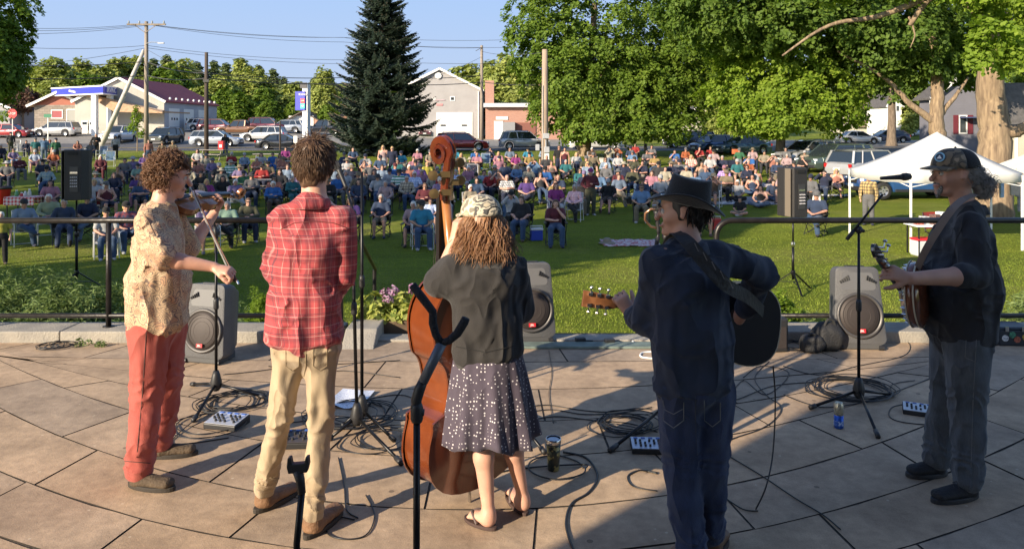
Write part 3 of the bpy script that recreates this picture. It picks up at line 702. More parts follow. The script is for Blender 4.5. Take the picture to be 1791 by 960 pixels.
panel(rt,'dark_panel',f(px(255,90),90.25,(zS+pz(199,90))/2),3.6,pz(199,90)-zS,mat('dark_cladding',(.07,.07,.08),.8),.06)
window(rt,f(px(276,90),90.2,zS+1.2),.7,1.5,mat('rust_door',(.3,.12,.08),.7),nm='door')
b=MB();V=[Vector(f(*P(x,y,Y))) for x,y,Y in ((148,165,88.9),(284,195,88.9),(284,198.5,87.6),(200,196,87.6))];b.add([v+Vector((0,0,.12)) for v in V]+V,[(0,3,2,1),(4,5,6,7),(0,1,5,4),(1,2,6,5),(2,3,7,6),(3,0,4,7)]);b.build('porch_roof',ROOFT,rt)
zc0,zc1=pz(165,86),pz(149.5,86)
rt=empty('gas_canopy',(px(180,86),86,float(gz(px(180,86),86))),0,'flat gas station canopy with a blue band and white edge over the pumps','canopy')
cx,cy,cz=rt.location
A=Vector((px(90,92),92,0));Bp=Vector((px(180,86),86,0));Cp=Vector((px(232,95),95,0));Dp=A+(Cp-Bp)
loc=lambda v,z:(v.x-cx,v.y-cy,z-cz)
def slab(pts,z0,z1,off=0):
 c=sum(pts,Vector())/4;q=[p+(p-c).normalized()*off for p in pts];b=MB();n=4
 return b.add([loc(p,z0) for p in q]+[loc(p,z1) for p in q],[(3,2,1,0),(4,5,6,7)]+[(i,(i+1)%4,4+(i+1)%4,4+i) for i in range(4)])
slab([A,Bp,Cp,Dp],zc0+.12,zc1-.12,.0).build('blue_band',BLUEB,rt)
slab([A,Bp,Cp,Dp],zc1-.118,zc1+.02,.08).build('top_trim',WHITEP,rt);slab([A,Bp,Cp,Dp],zc0,zc0+.118,.06).build('lower_trim',WHITEP,rt)
dirc=(Cp-Bp).normalized();ang=math.atan2(dirc.y,dirc.x)
text(rt,'lettering','IRVING',Vector(loc(Bp+(Cp-Bp)*.24,(zc0+zc1)/2))+Vector((dirc.y,-dirc.x,0))*.12,.85,WHITEP,(R(90),0,ang))
for tt,ss in ((.82,.1),(.95,.62)):
 p=A+(Bp-A)*tt+(Dp-A)*ss*.5;zg=float(gz(p.x,p.y));b=MB();b.box((p.x-cx,p.y-cy,(zg-.2+zc0)/2-cz),(.55,.55,zc0-zg+.2));b.build('column',WHITEP,rt)
for i,(xx,YY) in enumerate(((150,90),(163,90))):
 X=px(xx,YY);z=float(gz(X,YY));t_=empty('gas_pump',(X,YY,z),0,['left','right'][i]+' gas pump of the pair under the blue canopy','gas pump','gas pumps')
 b=MB();b.box((0,0,.75),(.7,.5,1.5));b.build('cabinet',WHITEP,t_,bevel=.03);b=MB();b.box((0,-.27,1.2),(.5,.03,.3));b.build('screen',GLASS,t_)
 b=MB();b.tube([(.36,-.1,1.2),(.5,-.15,.7),(.4,-.15,.4),(.37,-.1,.9)],.025,6);b.build('hose',mat('black_rubber',(.02,.02,.02),.6),t_)
X,Y=px(534,70),70;z0=float(gz(X,Y));rt=empty('price_sign',(X,Y,z0),R(-20),'tall white pylon with blue sign boxes and lit price digits','sign')
H=pz(146,70)-z0;b=MB();b.box((.12,0,H/2),(.55,.5,H));b.build('pylon',WHITEP,rt,bevel=.02)
b=MB();b.box((-.28,-.05,(pz(162,70)+pz(192,70))/2-z0),(1.05,.72,pz(160,70)-pz(193,70)));bo=b.build('sign_box',BLUEB,rt,bevel=.02)
zc_=lambda y:pz(y,70)-z0
text(bo,'lettering','IRVING',(.0,-.43,zc_(166)),.26,WHITEP)
mred=mat('price_red',(.5,.02,.02),.4,emit=((.9,.05,.03),.8));mgr=mat('price_green',(.02,.4,.15),.4,emit=((.05,.8,.3),.8))
for yy,mm in ((177,mred),(186,mgr)):
 b=MB();b.box((0.0,-.425,zc_(yy)),(.42,.02,.42));q=b.build('price_panel',mm,bo);text(q,'digits','4.49' if yy==177 else '5.29',(0.0,-.44,zc_(yy)),.2,WHITEP)
b=MB();b.box((.0,-.27,zc_(150)),(.7,.06,.5));b.build('top_panel',mat('dark_sign',(.03,.03,.04),.5),rt)
def post_sign(x,ytop,ybot,Y,w,h,m,label,name='road_sign',postm=None,shape='box',txt=None,ry=0):
 X=px(x,Y);z0=float(gz(X,Y));zt=pz(ytop,Y)-z0;rt=empty(name,(X,Y,z0),ry,label,'sign')
 b=MB();b.bar((0,0,-.1),(0,0,zt-h*.2),.06);b.build('post',postm or mat('galvanised',(.4,.4,.4),.5,.6),rt)
 b=MB()
 if shape=='box':b.box((0,-.05,zt-h/2),(w,.03,h))
 else:
  o=[(w/2/math.cos(PI/8)*math.cos(PI/8+k*PI/4),w/2/math.cos(PI/8)*math.sin(PI/8+k*PI/4)) for k in range(8)]
  b.prism(o,-.035,-.065,lambda u,v,t:(u,t,v+zt-h/2))
 pl=b.build('plate',m,rt)
 if txt:text(pl,'lettering',txt[0],(0,-.075,zt-h/2),txt[1],WHITEP)
 return rt
post_sign(22,191,240,66,.8,.8,REDS,'red octagonal stop sign at the left edge','stop_sign',shape='oct',txt=('STOP',.26))
post_sign(84,200,240,64,.62,.28,mat('sign_green',(.01,.16,.08),.5),'green street name sign on a thin white pole','street_sign',WHITEP)
post_sign(517,238,262,62,.3,.55,WHITEP,'small white rectangular sign on a post beside the black sedan','road_sign',WHITEP)
BY=105
rt,f=gable('grey_barn',px(697,BY),px(841,BY),BY,BY+18,float(gz(0,BY)),pz(158,BY),pz(122,BY),WALLG,ROOFD,'large grey barn-like building with a white garage door behind the spruce',over=.4)
g_=float(gz(-9,BY));
gd=panel(rt,'garage_door',f(px(795,BY),BY,(pz(197,BY)+g_)/2),px(826,BY)-px(763,BY),pz(197,BY)-g_,DOORW,.08,'y',5)
for xx in (775,812):
 b=MB();b.box(f(px(xx,BY),BY-.14,pz(219.5,BY)),(.7,.04,.2));b.build('window',GLASS,gd)
window(rt,f(px(791.5,BY),BY,pz(173,BY)),.55,.5)
window(rt,f(px(759,BY),BY,pz(173,BY)),.3,.2)
b=MB();b.lathe([(.45,0),(.45,.1)],f(px(766.5,BY),BY-.1,pz(133,BY)),16,Matrix.Rotation(R(90),3,'X'));b.build('vent',TRIM,rt)
b=MB();b.box(f(px(769,BY),BY-.05,pz(183.5,BY)),(.85,.05,.28));b.build('sign_plate',mat('faded_red',(.5,.22,.22),.7),rt)
b=MB();b.box(f(px(769,BY),BY-.05,pz(175.5,BY)),(1.4,.05,.14));b.build('name_plate',mat('pinkish',(.4,.3,.32),.7),rt)
b=MB();b.tube([f(px(837,BY),BY-.15,pz(160,BY)),f(px(837,BY),BY-.15,g_)],.07,6);b.build('downspout',TRIM,rt)
zg=float(gz(-2,103));X0,X1=px(849,103),px(1010,103);rt=empty('fire_station',((X0+X1)/2,103,zg),0,'low red brick building with a flat white-edged roof beside the grey barn','building')
f=lambda x,y,z:(x-(X0+X1)/2,y-103,z-zg)
b=MB();b.box(f((X0+X1)/2,110,(zg-1+pz(188,103))/2),(X1-X0,14,pz(188,103)-zg+1));b.build('wall',BRICK,rt)
b=MB();b.box(f((X0+X1)/2,109.6,(pz(188,103)+pz(181,103))/2),(X1-X0+.6,14.8,pz(181,103)-pz(188,103)-.01));b.build('roof',mat('pale_fascia',(.5,.5,.52),.6),rt)
b=MB();xc=px(856,104);b.box(f(xc,105,(pz(181,103)+pz(141,104))/2),(px(864,104)-px(848.5,104),1.4,pz(141,104)-pz(181,103)));b.build('chimney',BRICK,rt)
b=MB();b.box(f(px(878,103),102.93,pz(207,103)),(1.6,.06,.4));b.build('name_board',WHITEP,rt)
b=MB();b.box(f(px(872,103),102.93,(zg+pz(212,103))/2),(1.2,.06,pz(212,103)-zg));b.build('door',DOORW,rt)
b=MB();b.box(f(px(890,102),102.4,(zg+pz(214,103))/2),(1.6,1.0,pz(214,103)-zg));b.build('ramp_wall',mat('grey_block',(.25,.25,.26),.9),rt)
b=MB();b.box(f(px(920,102),102.9,(zg+pz(216,103))/2),(2.6,.1,pz(214,103)-zg));b.build('side_door',mat('brown_door',(.2,.08,.06),.8),rt)
HW=siding('cream_siding',(.5,.47,.38),6)
rt,f=gable('small_house',px(1190,100),px(1260,100),100,108,float(gz(24,100)),pz(206,100),pz(187,100),HW,ROOFD,'small cream house with white gable trim beyond the dark cars',over=.4)
window(rt,f(px(1212,100),100,pz(212,100)),.8,.6)
rt,f=gable('brown_house',px(500,112),px(560,112),112,122,float(gz(-30,112)),pz(213,112),pz(197,112),siding('salmon_siding',(.45,.25,.18),6),mat('brown_shingles',(.13,.1,.08),.9),'low salmon and white house behind the price sign',over=.7,trim=None)
panel(rt,'garage_door',f(px(527,112),112,float(gz(-30,112))+.95),3.6,2.2,DOORW,.08,'y',4)
rt,f=gable('tan_bungalow',px(566,116),px(640,116),116,124,float(gz(-25,116)),pz(213,116),pz(200,116),HW,mat('rust_shingles',(.3,.15,.08),.9,noise=.1),'tan bungalow with a rust-coloured roof behind the spruce',ridge='x',over=.5)
rt,f=gable('grey_garage',px(-70,98),px(17,98),98,106,float(gz(-70,98)),pz(190,98),pz(172,98),WALLG,ROOFD,'grey house corner at the left edge behind the stop sign',over=.3)
window(rt,f(px(4,98),98,pz(203,98)),.8,1.2,fr=mat('dark_green_frame',(.03,.08,.06),.6))
rt,f=gable('tan_shed',px(18,100),px(34,100),100,104,float(gz(-65,100)),pz(190,100),pz(181,100),HW,ROOFD,'small grey shed right of the grey house corner',over=.3)
GY=66
rt,f=gable('shuttered_house',px(1632,GY),px(1762,GY),GY,GY+2.2,float(gz(35,GY)),pz(170,GY),pz(120,GY),siding('blue_grey_siding',(.17,.17,.20),7),ROOFD,'grey house with dark red shutters behind the giant maple trunk',over=.4)
SH=mat('dark_red_shutter',(.13,.02,.03),.6)
for xx in (1684,1730):
 wn=window(rt,f(px(xx,GY),GY,pz(218,GY)),.62,1.5)
 for sg in (-1,1):
  b=MB();b.box(f(px(xx,GY)+sg*.62,GY-.05,pz(218,GY)),(.42,.06,1.6));b.build('shutter',SH,wn)
panel(rt,'corner_board',f(px(1628,GY),GY,(pz(170,GY)+float(gz(35,GY)))/2),.25,pz(170,GY)-float(gz(35,GY)),TRIM,.05)
b=MB();b.box(f(px(1700,GY),GY-.5,pz(206,GY)),(2.2,1.0,.1));b.build('porch_roof',mat('blue_awning',(.05,.07,.16),.7),rt)
rt,f=gable('white_trim_house',px(1775,50),px(1880,50),50,51.2,float(gz(34,50)),pz(190,50),pz(150,50),siding('beige_siding',(.5,.45,.36),6),ROOFD,'beige house with white trim cut by the right edge',ridge='x',over=.5)
window(rt,f(px(1784,50),50,pz(212,50)),.5,1.4)
panel(rt,'corner_board',f(px(1777,50),50,(pz(190,50)+float(gz(34,50)))/2),.2,pz(190,50)-float(gz(34,50)),TRIM,.05)
rt,f=gable('brown_roof_house',px(1500,118),px(1600,118),118,128,float(gz(60,118))+.5,pz(218,118),pz(165,118),HW,mat('brown_roofing',(.23,.17,.13),.95,noise=.2,nscale=3),'house with a broad brown roof glimpsed under the tree branches',ridge='x',over=.5)
rt,f=gable('white_house',px(1552,104),px(1577,104),104,110,float(gz(50,104)),pz(185,104),pz(165,104),mat('white_siding',(.75,.74,.7),.7),ROOFD,'small white gabled house seen below the dark maple canopy',over=.2)
window(rt,f(px(1560,104),104,pz(190,104)),.5,.8);window(rt,f(px(1570,104),104,pz(190,104)),.5,.8)
# ================================================================== POLES AND WIRES
WOODG=mat('grey_pole_wood',(.30,.25,.20),.9,noise=.25,nscale=3,bump=.5,bscale=10,stretch=(1,1,.1),col2=(.2,.165,.13))
WOODD=mat('dark_pole_wood',(.07,.052,.04),.9,noise=.25,nscale=3,bump=.5,bscale=10,stretch=(1,1,.1))
WOODT=mat('tan_pole_wood',(.42,.32,.23),.9,bump=.6,bscale=12,stretch=(1,1,.1),col2=(.27,.20,.15),nscale=6)
WIRE=mat('wire',(.05,.05,.05),.7)
def pole(x,ytop,Y,r,m,label,group='utility poles'):
 X=px(x,Y);z0=float(gz(X,Y));rt=empty('utility_pole',(X,Y,z0),0,label,'utility pole',group)
 b=MB();b.tube([(0,0,-.3),(0,0,(pz(ytop,Y)-z0)*.5),(0,0,pz(ytop,Y)-z0)],[r,r*.88,r*.72],12);b.build('shaft',m,rt,smooth=True);return rt,z0
rt,z0=pole(256,38,66,.2,WOODG,'tall grey utility pole with a crossarm and street lamp')
H=pz(44,66)-z0;b=MB();b.box((.1,-.22,H),(3.3,.12,.14));b.bar((-.9,-.22,H-.05),(0,-.2,H-.7),.05);b.bar((.95,-.22,H-.05),(0,-.2,H-.7),.05);b.build('crossarm',WOODG,rt)
b=MB();[b.lathe([(.05,0),(.09,.08),(.06,.16),(.07,.22),(.02,.26)],(q,-.22,H+.07),8) for q in (-1.4,-.5,.6,1.6)];b.build('insulator',mat('grey_glass',(.3,.32,.33),.3),rt)
b=MB();b.tube([(0,-.2,H-1.65),(.5,-.2,H-1.5),(1.1,-.2,H-1.52),(1.3,-.2,H-1.55)],.03,6);b.box((1.35,-.2,H-1.58),(.5,.2,.09));b.build('street_lamp',mat('galvanised',(.4,.4,.4),.5,.6),rt)
b=MB();b.lathe([(.16,0),(.16,.5),(.1,.55)],(.28,0,H-2.6),10);
rt2=empty('brace_pole',(px(171,68),68,float(gz(px(171,68),68))),0,'pale leaning brace pole propped against the tall grey pole','utility pole')
a=Vector((0,0,-.3));e=P(252,88,66)-rt2.location;b=MB();b.tube([a,(a+e)/2,e],[.24,.2,.15],12);b.build('shaft',mat('silver_pole',(.5,.47,.43),.7,noise=.15,nscale=3),rt2,smooth=True)
rt,z0=pole(361,92,54,.16,WOODD,'dark brown utility pole without a crossarm behind the fiddler')
b=MB();b.box((.06,-.2,pz(142,54)-z0),(.4,.08,.2));b.build('bracket',WIRE,rt)
rt,z0=pole(842.5,80,79,.19,WOODG,'thin grey utility pole in front of the brick building')
b=MB();b.bar((0,-.2,pz(84,79)-z0),(-.6,-.2,pz(90,79)-z0),.05);b.build('bracket',WIRE,rt)
rt,z0=pole(953,87,44,.215,WOODT,'thick tan wooden pole standing at the edge of the crowd')
b=MB();b.box((-.42,-.08,pz(258,44)-z0),(.22,.2,.36));b.box((-.2,-.05,pz(258,44)-z0),(.25,.06,.06));b.build('meter_box',mat('meter_grey',(.35,.36,.37),.5),rt,bevel=.02)
b=MB();b.box((.07,-.2,pz(238,44)-z0),(.34,.14,.3));b.box((.1,-.22,pz(262,44)-z0),(.3,.16,.34));b.build('switch_box',mat('meter_grey',(.35,.36,.37),.5),rt,bevel=.02)
b=MB();b.box((.1,-.22,pz(275,44)-z0),(.26,.02,.42));b.build('notice',WHITEP,rt)
b=MB();b.tube([(.05,-.2,0),(.05,-.2,pz(245,44)-z0)],.035,6);b.tube([(-.12,-.19,0),(-.12,-.19,pz(150,44)-z0)],.02,6);b.build('conduit',mat('meter_grey',(.35,.36,.37),.5),rt)
rt,z0=pole(490,212,68,.09,WOODD,'thin dark post standing left of the price sign',None);
def wire(pts,label,sag=.5,r=.018):
 b=MB();out=[]
 for i in range(len(pts)-1):
  a,c=pts[i],pts[i+1];n=14
  for k in range(n+(i==len(pts)-2)):
   u=k/n;q=a.lerp(c,u);q.z-=4*sag*u*(1-u);out.append(q)
 b.tube(out,r,4);o=b.build('power_line',WIRE,None);tag(o,label,'wire','power lines over the road')
q=lambda x,y,Y:P(x,y,Y)
W_=[([q(-60,44,60),q(251,42,66),q(600,66,70),q(845,84,79)],'topmost power line from the crossarm towards the spruce'),([q(-60,50,60),q(258,43,66),q(640,66,72),q(1000,64,76)],'second power line just below the topmost one'),([q(-60,58,60),q(262,44,66),q(600,74,72),q(1000,80,76)],'third power line spreading down from the crossarm'),([q(-60,76,60),q(256,80,66),q(620,105,72),q(1000,106,76)],'thin line crossing the sky at mid height'),([q(-60,120,58),q(256,84,66),q(620,112,74)],'line rising from the left to the top of the leaning pole'),([q(-60,112,56),q(256,108,66),q(361,128,54),q(640,134,68),q(842,132,79)],'telephone cable running in front of the woods'),([q(256,86,66),q(361,128,54),q(700,152,60),q(842,100,79)],'drooping line passing the dark brown pole'),([q(842,90,79),q(952,92,44)],'short service line to the tan wooden pole')]
for i,(p_,l_) in enumerate(W_):wire(p_,l_,.35 if i<5 else.25,.016 if i!=5 else.035)
q2=[q(-60,134,56),q(256,132,66),q(361,137,54),q(640,145,68),q(842,144,79),q(1000,146,79)]
wire(q2,'thick black cable sagging below the other lines',.25,.04)
# ================================================================== CARS
TYRE=mat('tyre',(.018,.018,.018),.8,bump=.2,bscale=60);RIM=mat('alloy_rim',(.5,.5,.52),.3,.8);DARKP=mat('black_plastic',(.02,.02,.022),.5)
CGL=mat('car_glass',(.018,.025,.03),.04,spec=1.0);LAMPW=mat('headlamp',(.7,.72,.75),.1,spec=.8);LAMPR=mat('tail_lamp',(.45,.015,.015),.15);PLATE=mat('number_plate',(.6,.62,.6),.4)
def paint(name,col):return mat(name,col,.32,.35,coat=1.0,noise=.02,nscale=2)
def build_car(name,kind,m,L=4.6,W=1.82,H=1.65):
 """side profile lofted across the width; nose points to +x"""
 rt=empty(name)
 K={'suv':dict(hood=.62,cowl=.27,roof0=.10,roof1=-.38,tail=-.47,hz=.58,bz=.60,wr=.215,gc=.14),'sedan':dict(hood=.56,cowl=.24,roof0=.04,roof1=-.20,tail=-.40,hz=.56,bz=.62,wr=.225,gc=.11),'hatch':dict(hood=.54,cowl=.30,roof0=.10,roof1=-.28,tail=-.47,hz=.58,bz=.62,wr=.215,gc=.12),'wagon':dict(hood=.57,cowl=.25,roof0=.07,roof1=-.38,tail=-.48,hz=.58,bz=.62,wr=.215,gc=.12),'truck':dict(hood=.62,cowl=.20,roof0=.08,roof1=-.12,tail=-.15,hz=.60,bz=.60,wr=.20,gc=.17)}[kind]
 hz,bz,gc=K['hz']*H,K['bz']*H,K['gc']*H;wx0,wx1=.315*L,-.295*L;wr=K['wr']*H if kind!='truck' else.37
 wr=.36 if H>1.55 else.33
 top=[(.5,.36*H),(.495,.44*H),(.47,.50*H),(.40,hz*.95),(.30,hz),(K['cowl'],bz),(0,bz*1.02),(K['tail']+.04,bz*1.04),(K['tail'],bz*1.02)]
 if kind=='sedan':top+=[(-.44,.66*H),(-.49,.62*H),(-.5,.45*H)]
 elif kind=='truck':top=top[:-2]+[(K['tail'],bz*1.02),(-.49,bz*.98),(-.5,.45*H)]
 else:top+=[(-.495,.56*H),(-.5,.42*H)]
 xs=sorted({round(a,4) for a,_ in top}|{round(v/L,4) for c in (wx0,wx1) for v in [c+wr*1.18*math.cos(q*PI/8) for q in range(9)]})
 tx=np.array([a for a,_ in top][::-1]);tz=np.array([b for _,b in top][::-1])
 V,Fc=[],[];rows=[]
 for sx in xs:
  x=sx*L;zt=float(np.interp(sx,tx,tz));zb_=gc
  for c in (wx0,wx1):
   d=(x-c)/(wr*1.18)
   if abs(d)<=1.0:zb_=max(zb_,wr+wr*1.18*math.sqrt(max(0,1-d*d)))
  zb_=min(zb_,zt-.05)
  if abs(sx)>.47:zb_=max(zb_,gc+.1*(abs(sx)-.47)/.03*H*.6)
  e=1-.16*max(0,(abs(sx)-.40)/.10)**2;hw=W/2*e
  prof=[(hw*.93,zb_),(hw*.985,zb_+(zt-zb_)*.25),(hw,zb_+(zt-zb_)*.55),(hw*.97,zb_+(zt-zb_)*.85),(hw*.90,zt-.012),(hw*.6,zt+.012*H)]
  row=[(x,-w_,z) for w_,z in prof]+[(x,w_,z) for w_,z in prof[::-1]];rows.append(len(V));V+=row
 n=12
 for i in range(len(xs)-1):
  a,c=rows[i],rows[i+1]
  for k in range(n-1):Fc.append((a+k,a+k+1,c+k+1,c+k))
  Fc.append((a+n-1,a,c,c+n-1))
 Fc.append(tuple(rows[0]+k for k in range(n)));Fc.append(tuple(rows[-1]+k for k in range(n-1,-1,-1)))
 MB().add(V,Fc).build('body',m,rt,auto=35)
 cx0,rx0,rx1,tx1=K['cowl']*L,K['roof0']*L,K['roof1']*L,(K['tail'] if kind!='sedan' else -.36)*L
 zb_,zr=bz*1.0-.01,H
 def ring(z,xf,xr,w_):return [(xf,-w_,z),(xf,w_,z),(xr,w_,z),(xr,-w_,z)]
 g1=ring(zb_,cx0,tx1,W*.455);g2=ring(zr-.07,rx0+.05,rx1-.03*L,W*.37)
 MB().add(g1+g2,[(3,2,1,0),(4,5,6,7),(0,1,5,4),(1,2,6,5),(2,3,7,6),(3,0,4,7)]).build('windows',CGL,rt)
 b=MB();rp=[(rx0+.07,zr-.075),(rx0-.1*L*.5,zr-.015),((rx0+rx1)/2,zr),(rx1+.05*L,zr-.02),(rx1-.03*L-.04,zr-.085)]
 V=[];
 for x,z in rp:
  for w_,dz in ((-.375*W,-.035),(-.34*W,0),(0,.02),(.34*W,0),(.375*W,-.035)):V.append((x,w_,z+dz))
 nf=[(i*5+k,i*5+k+1,(i+1)*5+k+1,(i+1)*5+k) for i in range(4) for k in range(4)];b.add(V,[q_[::-1] for q_ in nf])
 V2=[(x,y,z-.03) for x,y,z in V];b.add(V2,nf);b.build('roof',m,rt,smooth=True)
 for s in (-1,1):
  b=MB();lo,hi=W*.457*s,W*.372*s
  b.bar((cx0-.02,lo,zb_),(rx0+.06,hi,zr-.06),.06,.05);b.bar((tx1+.02,lo,zb_),(rx1-.03*L,hi,zr-.07),.10,.12)
  xm=(cx0+tx1)/2;xt=(rx0+rx1)/2;b.bar((xm-.1,lo*1.003,zb_),(xt-.05,hi*1.003,zr-.06),.05,.07)
  if kind in ('suv','wagon'):b.bar((tx1+.24*L*.62,lo*1.003,zb_),(rx1+.17*L*.6,hi*1.003,zr-.06),.05,.1)
  b.bar((rx0+.05,hi,zr-.065),(rx1-.03*L,hi,zr-.075),.05,.05)
  b.build('window_frame',m,rt)
 if kind in ('suv','wagon'):
  for s in (-1,1):b=MB();b.tube([(rx0-.1,s*W*.33,zr-.0),(rx0-.25,s*W*.33,zr+.045),(rx1+.2,s*W*.33,zr+.045),(rx1+.08,s*W*.33,zr-.0)],.018,5);b.build('roof_rail',DARKP,rt)
 b=MB()
 for s in (-1,1):b.box((0,s*(W/2-.04),gc+.05),((wx0-wx1)-2*wr*1.25,.08,.12))
 b.box((.492*L,0,gc+.13),(.1,W*.78,.18));b.box((-.492*L,0,gc+.13),(.1,W*.8,.2));b.build('bumper_trim',DARKP,rt,bevel=.02)
 b=MB();b.box((.497*L,0,.40*H),(.05,W*.5,.16));b.build('grille',DARKP,rt)
 b=MB();b.box((.508*L,0,.30*H),(.02,.42,.13));b.build('number_plate',PLATE,rt)
 b=MB();b.box((-.508*L,0,.42*H),(.02,.4,.14));b.build('number_plate',PLATE,rt)
 for s in (-1,1):
  b=MB();b.box((.477*L,s*W*.36,.445*H),(.16,.30,.13),(0,0,-s*.35));b.build('headlight',LAMPW,rt,bevel=.03)
  b=MB();b.box((-.487*L,s*W*.40,.52*H),(.12,.2,.2),(0,0,s*.3));b.build('taillight',LAMPR,rt,bevel=.03)
  b=MB();b.box((cx0-.12,s*(W/2+.06),bz+.06),(.12,.18,.13));b.build('mirror',m,rt,bevel=.02)
  b=MB();b.box((.0,s*(W/2-.0),bz*.86),(.2,.03,.035));b.box((-.19*L,s*(W/2-.0),bz*.86),(.2,.03,.035));b.build('door_handle',DARKP,rt)
 for x in (wx0,wx1):
  for s in (-1,1):
   Mx=Matrix.Rotation(R(90),3,'X');b=MB()
   b.lathe([(wr*.62,-.1),(wr*.93,-.1),(wr,-.06),(wr,.06),(wr*.93,.1),(wr*.62,.1),(wr*.62,-.1)],(x,s*(W/2-.115),wr),20,Mx,cap=False)
   ty=b.build('wheel',TYRE,rt,smooth=True);b=MB()
   b.lathe([(.02,s*-.07),(wr*.2,s*-.075),(wr*.56,s*-.05),(wr*.64,s*-.09),(wr*.66,s*-.02)],(x,s*(W/2-.115),wr),20,Mx,cap=False)
   b.build('rim',RIM,ty,smooth=True);b=MB()
   for k in range(5):
    a=k*2*PI/5+.3
    for da in (.32,):b.box((x+math.cos(a+da)*wr*.38,s*(W/2-.035),wr+math.sin(a+da)*wr*.38),(wr*.22,.02,wr*.13),Matrix.Rotation(-(a+da),3,'Y'))
   b.build('rim_gap',DARKP,ty)
 if kind=='truck':
  b=MB();b.box((-.33*L,0,bz*1.02+.01),(.3*L,W*.8,.02));b.build('bed',DARKP,rt)
 return rt
CARS=[('suv','red',(.30,.015,.02),808,264,0,4.7,1.6,'bright red crossover parked on the road behind the bass scroll','suv'),('suv','silver',(.42,.42,.42),917,262,0,4.6,1.68,'silver grey SUV parked on the road left of the tan wooden pole','suv'),('wagon','white',(.62,.63,.64),1040,262,0,4.8,1.5,'white wagon partly hidden behind the big maple trunk','wagon'),('suv','navy',(.02,.03,.07),1130,246,180,4.6,1.65,'dark SUV under the big maple on the far side of the road','suv'),('suv','black',(.012,.015,.022),1206,259,180,4.9,1.62,'glossy black SUV facing left beyond the lawn','suv'),('hatch','blue',(.03,.08,.2),1252,268,205,4.5,1.5,'blue hatchback angled beside the glossy black SUV','hatch'),('sedan','teal',(.02,.06,.08),1298,270,200,4.6,1.45,'dark teal sedan half under the bushy maple','sedan'),('sedan','black',(.012,.015,.022),497,262,0,4.8,1.42,'black sedan parked behind the man in the plaid shirt','sedan'),('suv','white',(.62,.60,.57),462,248,180,4.6,1.62,'white crossover facing left behind the black sedan','suv'),('wagon','silver_blue',(.36,.40,.46),379,256,0,4.8,1.55,'silver blue wagon behind the dark brown pole','wagon'),('wagon','white',(.62,.63,.64),362,229,0,4.6,1.55,'white wagon in the station lot above the silver blue wagon','wagon'),('suv','maroon',(.12,.02,.03),381,232,0,4.5,1.6,'maroon car parked right of the white lot wagon','suv'),('suv','white',(.62,.63,.64),208,250,-92,4.8,1.75,'white SUV seen head-on between the brace pole and young tree','suv'),('suv','dark_green',(.035,.045,.04),290,252,-95,4.6,1.68,'dark SUV seen head-on right of the tall grey pole','suv'),('sedan','cream',(.5,.42,.28),269,229,190,4.4,1.42,'cream coloured car in front of the garage building','sedan'),('suv','silver',(.42,.42,.42),100,239,180,4.7,1.68,'silver SUV left of the brace pole in front of the shop','suv'),('hatch','red',(.30,.015,.02),18,241,0,4.6,1.5,'red hatchback at the left edge beyond the stop sign','hatch'),('wagon','silver',(.42,.42,.42),44,221,0,4.8,1.75,'silver minivan parked by the copper-leaved tree','suv'),('truck','brown',(.16,.075,.035),420,238,180,5.4,1.8,'rust brown pickup truck behind the white crossover','pickup'),('suv','maroon',(.12,.02,.03),468,232,0,4.8,1.8,'dark red SUV in the rear row near the salmon house','suv'),('wagon','silver_blue',(.36,.40,.46),500,233,180,4.6,1.6,'pale blue wagon in the rear row left of the price sign','wagon'),('truck','black',(.012,.015,.022),566,236,180,5.2,1.8,'black pickup truck right of the price sign','pickup'),('sedan','silver',(.42,.42,.42),612,238,0,4.6,1.45,'silver sedan glimpsed through the left side of the spruce','sedan'),('suv','maroon',(.12,.02,.03),746,240,-90,4.6,1.7,'dark red SUV parked right of the spruce by the barn','suv'),('wagon','silver',(.42,.42,.42),1415,291,205,4.8,1.65,'silver blue wagon parked right of the bushy maple','wagon'),('suv','white',(.62,.63,.64),1519,236,180,4.5,1.55,'white SUV in the rear lot farthest from the tent','suv'),('hatch','navy',(.02,.03,.07),1553,250,180,4.5,1.5,'dark blue hatchback in the rear lot behind the tent','hatch'),('sedan','white',(.62,.63,.64),1500,252,0,4.5,1.45,'white sedan left of the dark blue hatchback','sedan'),('wagon','silver_blue',(.36,.40,.46),1606,239,185,4.6,1.5,'grey blue wagon left of the grey shuttered house','wagon'),('truck','green_grey',(.08,.11,.095),1462,300,205,4.9,1.62,'green grey vintage car with a long hood beside the wagon','vintage car'),('suv','silver',(.42,.42,.42),1520,318,25,4.5,1.66,'silver SUV with red tail lamp left of the tent','suv'),('truck','bright_blue',(.03,.10,.28),1590,346,182,5.0,1.85,'blue off-road vehicle with big tyres behind the tent','off-road vehicle'),('sedan','maroon',(.12,.02,.03),1772,262,0,4.4,1.4,'dark red car beyond the giant trunk at the right edge','sedan'),]
protos={}
for i,(kind,cn,col,x,y,rot,Ln,Hh,lab,cat) in enumerate(CARS):
 pnt=paint('car_paint_'+cn,col);key=(kind,cat)
 p=on_lawn(x,y)
 nm='parked_'+cat.replace(' ','_').replace('-','_')
 o=build_car(nm,'suv' if cat in ('vintage car',) else kind,pnt,Ln,1.84,Hh)
 if cat=='vintage car':pass
 o.location=(p.x,p.y,p.z+.0);o.rotation_euler=(0,0,R(rot))
 p2=Vector((p.x,p.y,0));slope=float(gz(p.x,p.y+1)-gz(p.x,p.y-1))/2
 tag(o,lab,cat,'cars parked along the road and in the lots')
